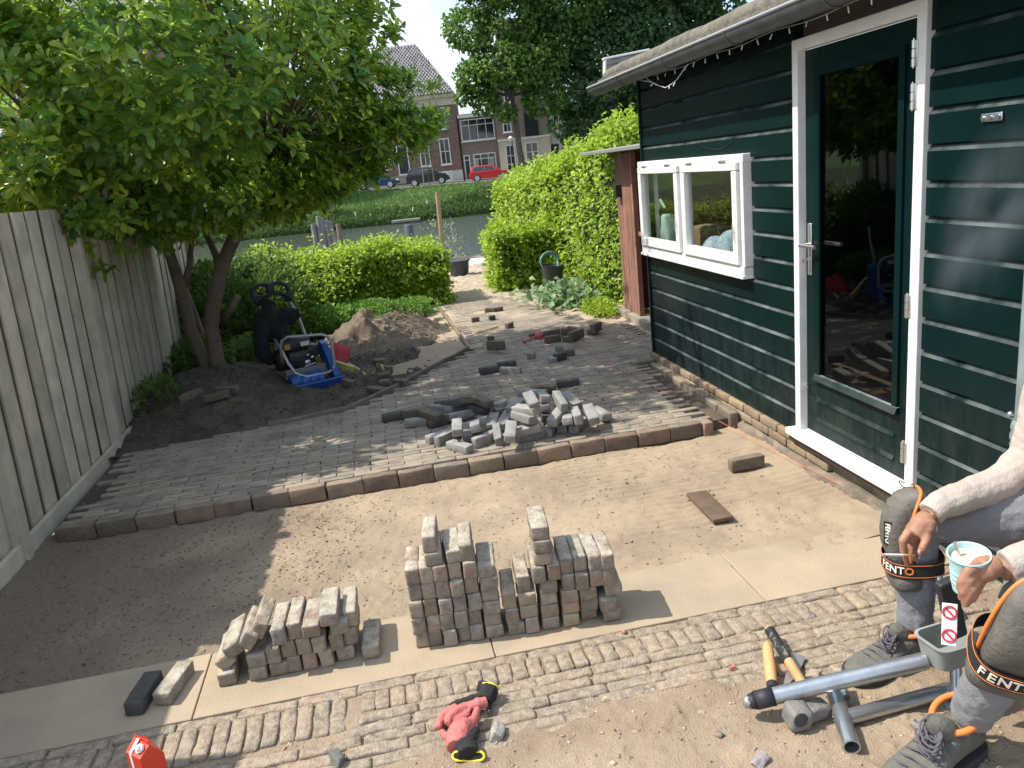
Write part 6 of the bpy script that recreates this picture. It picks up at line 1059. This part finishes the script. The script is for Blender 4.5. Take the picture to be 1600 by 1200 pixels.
soft(mk('fingers', [tube([gp_(900, 430, .035), gp_(800, 450, .04), gp_(700, 490, .036)], [.018, .020, .012], 12), tube([gp_(760, 470, .03), gp_(600, 510, .032), gp_(490, 580, .03), gp_(440, 680, .028)], [.018, .0175, .015, .012], 12), tube([gp_(560, 490, .024), gp_(420, 560, .022), gp_(350, 660, .02), gp_(330, 730, .018)], [.016, .016, .014, .011], 12), tube([gp_(700, 560, .02), gp_(560, 640, .018), gp_(470, 720, .016)], [.016, .013, .01], 10)], m_pink, g2, True), .0035, .006, .03)
soft(mk('back', [tube([gp_(930, 280, .035), gp_(910, 350, .03), gp_(870, 420, .028)], [.034, .03, .026], 16), tube([gp_(880, 250, .03), gp_(850, 290, .03)], [.03, .02], 12), tube([gp_(860, 370, .03), gp_(700, 400, .028), gp_(560, 440, .026), gp_(470, 490, .02)], [.018, .014, .012, .010], 12), tube([gp_(930, 260, .04), gp_(960, 330, .03), gp_(930, 400, .02)], [.02, .022, .014], 12)], m_gblk, g2, True), .0035, .008, .02)
mk('cuff', tube([gp_(795, 225, .03), gp_(830, 212, .045), gp_(880, 205, .055), gp_(960, 205, .055), gp_(1020, 240, .045), gp_(1050, 275, .03)], .0038, 8), m_yel, g2, True); mk('tag', rbox(gp_(655, 437, .045).tolist(), (.012, .008, .002), .0008, rot=(0, .3, .3)), m_white, g2)
# ---- red carton
q = onz((243, 1205), 0); ctn = thing('drink_carton', 'red drink carton with a white stripe and screw cap at the bottom edge', 'carton', (float(q[0])+.015, float(q[1])-.075, .0), (0, 0, -.75)); w_ = .036
V = [(-w_, -w_, 0), (w_, -w_, 0), (w_, w_, 0), (-w_, w_, 0), (-w_, -w_, .145), (w_, -w_, .145), (w_, w_, .115), (-w_, w_, .145), (-w_, .0, .175), (w_, .0, .168)]
mk('carton_body', (np.array(V), [(3, 2, 1, 0), (0, 1, 5, 4), (1, 2, 6, 9, 5), (3, 7, 6, 2), (0, 4, 8, 7, 3), (4, 5, 9, 8), (7, 8, 9, 6)]), mat('carton_red', (.62, .045, .02), .4), ctn)
mk('stripe', [box((-.012, -.019, .1625), (.011, .044, .0015), (.69, 0, 0)), box((-.012, -w_-.001, .085), (.011, .0015, .12))], mat('carton_white', (.75, .75, .78), .5), ctn); mk('screw_cap', [lathe([(.0135, 0), (.013, .008), (.008, .009), (.0075, .016), (.002, .017)], (.016, -.017, .160), 18, (.69, 0, 0))], mat('carton_white', (.75, .75, .78)), ctn, True); mk('top_seam', box((0, .0, .175), (.07, .002, .012)), mat('carton_red', (.62, .045, .02)), ctn)

# ---- drifting cigarette smoke in front of the boards
sc_ = onx((1548, 340), 1.98); sm_ = bpy.data.materials.new('smoke'); sm_.use_nodes = True; N = sm_.node_tree.nodes; Lk = sm_.node_tree.links; N.remove(N['Principled BSDF']); pv_ = N.new('ShaderNodeVolumePrincipled'); pv_.inputs['Color'].default_value = (.8, .88, .98, 1)
tc = N.new('ShaderNodeTexCoord'); ln = N.new('ShaderNodeVectorMath'); ln.operation = 'LENGTH'; nz_ = N.new('ShaderNodeTexNoise'); nz_.inputs['Scale'].default_value = 1.6; nz_.inputs['Detail'].default_value = 4; Lk.new(tc.outputs['Object'], nz_.inputs[0]); Lk.new(tc.outputs['Object'], ln.inputs[0])
a1 = N.new('ShaderNodeMapRange'); a1.inputs[1].default_value = 1.0; a1.inputs[2].default_value = .1; a1.inputs[3].default_value = 0; a1.inputs[4].default_value = 1; Lk.new(ln.outputs['Value'], a1.inputs[0]); a2 = N.new('ShaderNodeMapRange'); a2.inputs[1].default_value = .40; a2.inputs[2].default_value = .7; a2.inputs[4].default_value = 2.6; Lk.new(nz_.outputs[0], a2.inputs[0])
a3 = N.new('ShaderNodeMath'); a3.operation = 'MULTIPLY'; Lk.new(a1.outputs[0], a3.inputs[0]); Lk.new(a2.outputs[0], a3.inputs[1]); Lk.new(a3.outputs[0], pv_.inputs['Density']); Lk.new(pv_.outputs[0], N['Material Output'].inputs['Volume'])
o = mk('cigarette_smoke', ball((0, 0, 0), (1, 1, 1), 16, 10), sm_, None, True, loc=tuple(sc_), rot=(.5, 0, 0)); o.scale = (.10, .22, .42); tag(o, 'faint bluish cigarette smoke drifting before the green boards', 'smoke', kind='stuff')
# ================================================================ seated person
m_skin = mat('skin', (.36, .19, .12), .55, (.31, .155, .095), 30, bump=.5, bscale=200); m_sleeve = mat('shirt', (.47, .41, .365), .9, (.40, .345, .305), 9, bump=.8, bscale=160); m_trs = mat('trousers', (.225, .235, .255), .95, (.205, .215, .235), 260, bump=1, bscale=220)
m_pad = mat('pad_grey', (.065, .064, .062), .8, (.135, .125, .105), 7, bump=1.6, bscale=70, detail=10, dust_glint=((.24, .21, .17), .6, 9)); m_org = mat('trim_orange', (.72, .20, .045), .6); m_bnd = mat('band_black', (.015, .015, .018), .8); m_boot = mat('boot_leather', (.09, .092, .082), .7, (.14, .135, .11), 12, bump=1.5, bscale=60); m_sole = mat('boot_sole', (.04, .04, .042), .8); m_lace = mat('lace', (.10, .095, .12), .9); m_let = mat('lettering_white', (.75, .70, .62), .6)
kR = ony((1432, 815), 2.03); kL = ony((1606, 960), 1.42)                 # knees
hipR = np.array([2.02, 1.92, .50]); hipL = np.array([2.0, 1.66, .50]); anR = ony((1428, 1003), 2.02); anL = ony((1512, 1148), 1.60)
anR[2] = .105; anL[2] = max(anL[2], .12)
che = np.array([1.98, 1.78, .92]); nek = np.array([1.96, 1.77, 1.10]); hed = np.array([1.90, 1.77, 1.24])
shR = np.array([2.0, 1.98, 1.02]); shL = np.array([1.98, 1.56, 1.02]); elR = np.array([1.93, 1.99, .665]); wrR = ony((1449, 806), 1.93)
elL = np.array([1.88, 1.42, .78]); wrL = ony((1563, 893), 1.50)
ps = thing('person', 'seated worker in pale shirt, grey trousers and knee pads with cup and cigarette', 'person', (2.0, 1.8, 0)); OP = np.array([2.0, 1.8, 0])
def limb(*pr): return tube([np.asarray(p)-OP for p, _ in pr], [r for _, r in pr], 14)
def bp(p, r): return ball(np.asarray(p)-OP, r, 16, 12)
def finger(pts, r0, r1): return tube([p-OP for p in pts], np.linspace(r0, r1, len(pts)), 10)
body = [limb((hipR*.5+hipL*.5+np.array([0, 0, -.02]), .14), (che, .15), (nek, .06), (hed, .06)), bp(hed+np.array([0, 0, .03]), (.095, .078, .115)), bp(hed+np.array([-.03, 0, -.05]), (.065, .055, .06)), ball(hed+np.array([-.100, 0, .0])-OP, (.016, .012, .024)), ball(hed+np.array([.0, .078, .01])-OP, (.02, .012, .03)), ball(hed+np.array([.0, -.078, .01])-OP, (.02, .012, .03)), ball(hed+np.array([-.088, 0, -.055])-OP, (.012, .024, .008)), ball(hed+np.array([-.085, 0, .035])-OP, (.014, .05, .010)),
        limb((che+np.array([0, .1, .08]), .07), (shR, .055), (elR, .040), (ony((1560, 757), 1.97), .036), (ony((1500, 780), 1.945), .030), (wrR, .026)), limb((che+np.array([0, -.1, .08]), .07), (shL, .055), (elL, .042), (wrL, .026)), limb((hipR, .09), (kR, .055), (anR, .036)), limb((hipL, .09), (kL, .055), (anL, .036)), limb((anR, .036), (anR+np.array([-.10, .01, -.06]), .03)), limb((anL, .036), (anL+np.array([-.10, .0, -.06]), .03))]
# right hand: hangs from the wrist over the knee, cigarette between index and middle finger
def H(x, y, d=0.): return ony((1300+x*.21667, 680+y*.21667), 1.92+d)
body += [tube([H(690, 590)-OP, H(650, 640, -.01)-OP, H(600, 720, -.01)-OP], [.027, .034, .030], 14), tube([H(650, 600, .0)-OP, H(590, 690, .0)-OP, H(545, 760, .0)-OP], [.022, .026, .018], 12), tube([H(700, 620, -.02)-OP, H(690, 700, -.035)-OP], [.024, .018], 12),
         finger([H(690, 680, -.03), H(680, 760, -.045), H(655, 810, -.05), H(636, 850, -.05)], .0150, .0105),
         finger([H(560, 690, -.015), H(510, 760, -.02), H(515, 840, -.02), H(535, 900, -.018), H(552, 950, -.015)], .0145, .0075),
         finger([H(600, 720, .0), H(570, 800, .0), H(585, 860, -.01), H(610, 905, -.012)], .0135, .0085),
         finger([H(620, 720, .02), H(600, 800, .02), H(620, 850, .01)], .0125, .0085), finger([H(640, 710, .035), H(625, 780, .035), H(640, 820, .025)], .0115, .0075)]
# left hand round the cup
cupc = ony((1512, 895), 1.53)
def H2(x, y, d=0.): return ony((1300+x*.21667, 680+y*.21667), 1.49+d)
body += [tube([H2(1190, 930)-OP, H2(1110, 960, .0)-OP, H2(1020, 1000, .01)-OP], [.026, .032, .028], 14), tube([H2(1120, 900, .03)-OP, H2(1060, 930, .03)-OP], [.022, .018], 12),
         finger([H2(1060, 940, .0), H2(980, 980, -.01), H2(935, 1050, -.005), H2(920, 1110, .0)], .0145, .0095), finger([H2(1050, 990, -.005), H2(985, 1050, -.015), H2(945, 1130, -.01), H2(935, 1180, .0)], .0140, .0095), finger([H2(1060, 1030, -.01), H2(1010, 1110, -.02), H2(975, 1180, -.015), H2(965, 1230, -.01)], .0130, .009), finger([H2(1080, 1050, -.01), H2(1040, 1130, -.02), H2(1010, 1200, -.015)], .0115, .008),
         finger([H2(1120, 900, .03), H2(1060, 890, .045), H2(1020, 900, .05)], .0145, .011)]
bo = soft(mk('body', body, m_skin, ps, True), .0042); bo.modifiers['smooth'].iterations = 2
mk('nail', [ball(H(634, 846, -.062)-OP, (.0065, .004, .009), 10, 6)], mat('nail', (.50, .30, .24), .35), bo, True)
for s in (-1, 1): mk('eye', ball(hed+np.array([-.0865, s*.030, .018])-OP, (.006, .011, .006), 12, 8), m_white, bo, True); mk('iris', ball(hed+np.array([-.0915, s*.030, .018])-OP, (.002, .0045, .0045), 10, 6), m_dark, bo, True)
soft(mk('hair', [bp(hed+np.array([.012, 0, .055]), (.100, .084, .105)), bp(hed+np.array([.04, 0, .0]), (.07, .08, .10))], mat('hair', (.02, .014, .010), .7), bo, True), .006, .01, .02)
# clothes
soft(mk('shirt', [limb((hipR*.5+hipL*.5+np.array([0, 0, -.02]), .165), (che+np.array([0, 0, -.15]), .16), (che, .175), (nek+np.array([0, 0, -.05]), .075)), limb((che+np.array([0, .1, .09]), .09), (shR, .078), (elR, .062), (ony((1560, 757), 1.97), .056), (ony((1500, 778), 1.945), .048), (ony((1467, 790), 1.935), .044), (ony((1453, 803), 1.93), .040)), limb((che+np.array([0, -.1, .09]), .09), (shL, .078), (elL, .062), (wrL*.6+elL*.4, .050), (wrL+np.array([.015, 0, .01]), .041))], m_sleeve, ps, True), .005, .011, .05)
def shin(k, a, s): return [(k+np.array([.02, 0, .0]), .066*s), (k*.72+a*.28, .070*s), (k*.45+a*.55, .066*s), (k*.2+a*.8, .060*s), (k*.06+a*.94+np.array([0, 0, .0]), .056*s), (k*.0+a*1.0+np.array([0, 0, .015]), .044*s)]
soft(mk('trousers', [limb((hipR*.5+hipL*.5, .155), (hipR*.5+hipL*.5+np.array([0, 0, .12]), .15)), limb((hipR, .115), (hipR*.5+kR*.5, .100), (kR+np.array([.03, 0, 0]), .068)), limb(*shin(kR, anR, .92)), limb((hipL, .115), (hipL*.5+kL*.5, .100), (kL+np.array([.02, .02, 0]), .070)), limb(*shin(kL, anL, .98))], m_trs, ps, True), .005, .014, .05)
mk('trouser_seam', [tube([kR*.72+anR*.28-OP+np.array([.02, -.070, 0]), kR*.4+anR*.6-OP+np.array([.02, -.066, 0]), kR*.05+anR*.95-OP+np.array([.015, -.052, 0])], .0018, 5)], mat('seam', (.12, .13, .15), .9), ps)
# knee pads
def text_mesh(name, s, size, material, parent, loc, M, ext=.0012):
    cu = bpy.data.curves.new(name, 'FONT'); cu.body = s; cu.size = size; cu.extrude = ext; cu.align_x = 'CENTER'; cu.align_y = 'CENTER'; cu.resolution_u = 3; cu.offset = .0006
    to = bpy.data.objects.new(name, cu); COL.objects.link(to); bpy.context.view_layer.update(); me = bpy.data.meshes.new_from_object(to.evaluated_get(bpy.context.evaluated_depsgraph_get())); bpy.data.objects.remove(to)
    me.materials.clear(); me.materials.append(material); o = link(name, me, parent); o.matrix_local = Matrix.Translation(loc) @ M; return o
def axes(ux, uy):
    ux = Vector(ux).normalized(); uy = Vector(uy); uy = (uy-ux*uy.dot(ux)).normalized(); uz = ux.cross(uy); return Matrix((ux, uy, uz)).transposed().to_4x4()
def kneepad(k, a, s, near):
    """pad in front (-x) of the knee, k knee, a ankle"""
    up = norm(((k-a)*np.array([1, 1, 1]))[None])[0]; f0 = np.array([-.55, -.83, .0]) if near else np.array([-1, .38, 0]); fw = norm((f0-up*np.dot(f0, up))[None])[0]; sd = np.cross(up, fw)
    Rm = np.stack([fw, sd, up], 1); C = k+fw*.055*s-up*.035*s-OP
    def L(v): return np.asarray(v)@Rm.T+C
    V, F = ball((0, 0, 0), (.048*s, .068*s, .146*s), 32, 24, e=.62); V[:, 0] -= .05*np.clip((V[:, 2]/.15)**2, 0, 1)*s; V[:, 0] += .004*np.sin(V[:, 2]*220)*(V[:, 2] > .07*s)
    pd = mk('knee_pad', (L(V), F), m_pad, ps, True)
    ed = [L((-.016*s-.045*(math.sin(t))**2*s*(1 if math.sin(t) > 0 else .6), (.075*math.copysign(abs(math.cos(t))**.7, math.cos(t)))*s, .147*math.copysign(abs(math.sin(t))**.8, math.sin(t))*s)) for t in np.linspace(-.75, PI+.75, 40)]
    mk('pad_trim', tube(ed, .0052*s, 8), m_org, pd, True)
    zb_ = -.098*s; n = 40; ring = []
    for z in (zb_-.027*s, zb_+.027*s):
        for k_ in range(n): t = 2*PI*k_/n; ring.append(L((-.045*s+(.088*math.copysign(abs(math.cos(t))**.75, math.cos(t)))*s, (.080*math.copysign(abs(math.sin(t))**.75, math.sin(t)))*s, z)))
    mk('strap', (np.array(ring), [(k_, (k_+1) % n, n+(k_+1) % n, n+k_) for k_ in range(n)]), m_bnd, pd, True, fix=False)
    for z in (zb_-.020*s, zb_+.020*s):
        mk('strap_line', tube([L((-.045*s+(.0895*math.copysign(abs(math.cos(t))**.75, math.cos(t)))*s, (.0815*math.copysign(abs(math.sin(t))**.75, math.sin(t)))*s, z)) for t in np.linspace(0, 2*PI, 41)], .0009*s, 5), m_org, pd)
    V, F = ball((-.02*s, 0, -.150*s), (.048*s, .076*s, .035*s), 24, 12, e=.6); mk('lower_pad', (L(V), F), m_pad, pd, True)
    return pd, L, Rm
pR, LR, RR = kneepad(kR, anR, 1.0, False); pL, LL_, RL = kneepad(kL, anL, 1.06, True)
# lettering on the pads
nl = np.array([.60, -.80, 0]); 
def band_text(L, s, a0, size, par, zc=-.098):
    def C(t): return np.array([-.045*s+.0890*s*math.copysign(abs(math.cos(t))**.75, math.cos(t)), .0810*s*math.copysign(abs(math.sin(t))**.75, math.sin(t)), zc*s])
    ts = np.linspace(-1.5, 1.5, 1201); cs_ = np.array([C(t) for t in ts]); al = np.concatenate([[0], np.cumsum(np.linalg.norm(np.diff(cs_, axis=0), axis=1))]); al -= np.interp(0, ts, al); pos = a0
    for ch, wd in zip('FENTO', (.60, .64, .74, .62, .76)):
        c_ = pos+wd*size/2; pos += wd*size; g = lambda a: Vector(L(np.array([np.interp(a, al, cs_[:, q]) for q in range(3)])))
        p, a, b = g(c_), g(c_-.006), g(c_+.006); ux = (b-a).normalized(); uy = Vector(L((0, 0, 1)))-Vector(L((0, 0, 0)))
        text_mesh('letter', ch, size, m_let if ch != 'O' else m_org, par, p+ux.cross(uy).normalized()*.0014, axes(ux, uy), .0006)
band_text(LR, 1.0, .008, .034, pR); band_text(LL_, 1.06, -.078, .040, pL)
V, F = rbox((0, 0, 0), (.026, .080, .003), .001); lbm = Vector(RR@np.array([.80, -.60, 0])); lp = LR((.041, .046, .018))
n_ = Vector(RR@np.array([.62, .78, 0])); u_ = Vector(RR@np.array([0, 0, 1.])); x_ = u_.cross(n_); Mx = Matrix((x_.normalized(), u_.normalized(), n_.normalized())).transposed().to_4x4()
pt = mk('name_plate', (V, F), m_bnd, pR); pt.matrix_local = Matrix.Translation(lp) @ Mx; text_mesh('lettering', 'FENTO', .021, m_let, pt, Vector((0, 0, .0022)), Matrix.Rotation(-PI/2, 4, 'Z'), .0006)
mk('lace_cord', [tube([LR((-.03+.02*math.sin(t*3), -.04+.02*t, .150+.012*math.sin(t*4))) for t in np.linspace(0, 2, 14)], .0018, 5)], m_bnd, pR, True)
mk('lace_cord', [tube([LL_((.045+.010*math.sin(t*5), .02+.015*math.cos(t*4), .125+.015*math.sin(t*3))) for t in np.linspace(0, 4, 30)], .0022, 5)], m_bnd, pL, True)
# boots
def boot(a, yaw, s, name_lb):
    ca, sa = math.cos(yaw), math.sin(yaw)
    def L(v): v = np.asarray(v, float)*s; return np.stack([v[..., 0]*ca-v[..., 1]*sa, v[..., 0]*sa+v[..., 1]*ca, v[..., 2]], -1)+np.array([a[0], a[1], .002])-OP
    out = []; N = 15                                                   # x from heel (+) to toe (-)
    st_ = [(.085, .030, .05), (.07, .040, .085), (.04, .043, .105), (.0, .042, .110), (-.04, .043, .105), (-.08, .046, .088), (-.12, .050, .074), (-.16, .051, .066), (-.20, .046, .060), (-.225, .034, .050), (-.238, .018, .036)]
    V = []; n = 18
    for x, w, h in st_:
        for k in range(n): t = 2*PI*k/n; c_, s_ = math.cos(t), math.sin(t); V.append((x, w*math.copysign(abs(c_)**.7, c_), .026+(h-.026)*.5*(1+math.copysign(abs(s_)**.8, s_))))
    m_ = len(st_); F = [(i*n+k, i*n+(k+1) % n, (i+1)*n+(k+1) % n, (i+1)*n+k) for i in range(m_-1) for k in range(n)]+[tuple(range(n)), tuple(range((m_-1)*n, m_*n))[::-1]]
    b = mk('boot', [(L(np.array(V)), F)], m_boot, ps, True)
    so_ = []; 
    for x, w, h in st_: so_.append((x*1.03, w*1.10))
    P_ = so_+[(x, -w) for x, w in so_[::-1]]; V, F = prism(P_, .0, .028, 'xyz'); V[:, 2] += .010*(V[:, 0] < -.18); mk('sole', (L(V), F), m_sole, b)
    mk('collar', [tube([L((.015+.055*math.cos(t), .046*math.sin(t), .122+.016*math.cos(t))) for t in np.linspace(0, 2*PI, 26)], .0075*s, 10, cap=False)], m_org, b, True)
    mk('tongue', [tube([L((-.03, 0, .100)), L((-.055, 0, .125)), L((-.075, 0, .130))], [.03*s, .026*s, .012*s], 10)], m_boot, b, True)
    lc = []
    for q in range(6): x = -.045-.022*q; lc.append(tube([L((x, .036, .092-.006*q)), L((x-.008, 0, .112-.007*q)), L((x, -.036, .092-.006*q))], .0028*s, 6))
    rr = random.Random(3)
    for q in range(5): lc.append(tube([L((-.06+.035*math.cos(t+q)-.01*q, .03*math.sin(t*1.3+q), .118+.012*math.sin(2*t+q)-.004*q)) for t in np.linspace(0, 5, 18)], .0026*s, 6))
    mk('laces', lc, m_lace, b, True); return b
boot(anR+np.array([-.02, -.005, 0]), math.radians(10), 1.05, '')
boot(anL+np.array([-.055, -.005, 0]), math.radians(20), 1.2, '')
# seat
cr2 = thing('crate_seat', 'dark upturned crate under the sitting worker at the right edge', 'crate', (2.0, 1.78, 0)); mk('crate_body', rbox((0, 0, .19), (.26, .42, .38), .015), mat('crate', (.06, .06, .065), .7), cr2)
# cup with spoon and drink
cup = thing('cup', 'pale turquoise ribbed plastic cup with milky drink in the left hand', 'cup', tuple(cupc-np.array([0, 0, .045]))); cup.rotation_euler = (.12, -.10, 0); cup.scale = (.88, .88, .92)
pr2 = [(.036, 0), (.040, .02)]; z = .02
for q in range(7): pr2 += [(.040+.0085*(z-.02)/.08+.0012*(q % 2), z), (.0405+.0085*(z-.02)/.08+.0012*(q % 2), z+.006)]; z += .008
pr2 += [(.050, .100), (.053, .113), (.056, .115), (.055, .118), (.051, .116), (.046, .09), (.036, .006), (.001, .005)]
mk('cup_body', lathe(pr2, (0, 0, 0), 36), mat('cup_turquoise', (.42, .68, .70), .45), cup, True); mk('drink', lathe([(.001, .0), (.0475, .0), (.0475, .001), (.001, .0012)], (0, 0, .100), 28), mat('drink', (.62, .56, .38), .3, (.68, .64, .52), 20), cup)
spn = thing('spoon', 'small steel spoon standing in the turquoise cup', 'spoon', tuple(cupc+np.array([-.01, .0, .03]))); mk('spoon_handle', tube([(.008, .0, -.04), (-.022, .01, .055)], [.0035, .0045], 8), m_alu, spn, True)
cg = thing('cigarette', 'white filter cigarette held between the fingers over the knee pad', 'cigarette', (0, 0, 0)); c0_, c1_ = H(590, 868, -.03), H(375, 862, -.035); mid = c0_*.62+c1_*.38
mk('paper', tube([mid, c1_], .0042, 10), m_white, cg, True); mk('filter', tube([c0_, mid], .0043, 10), mat('filter_tan', (.55, .36, .17), .7), cg, True); mk('ash', tube([c1_, c1_+(c1_-c0_)*.05], .004, 8), mat('ash', (.3, .3, .3), .9), cg)
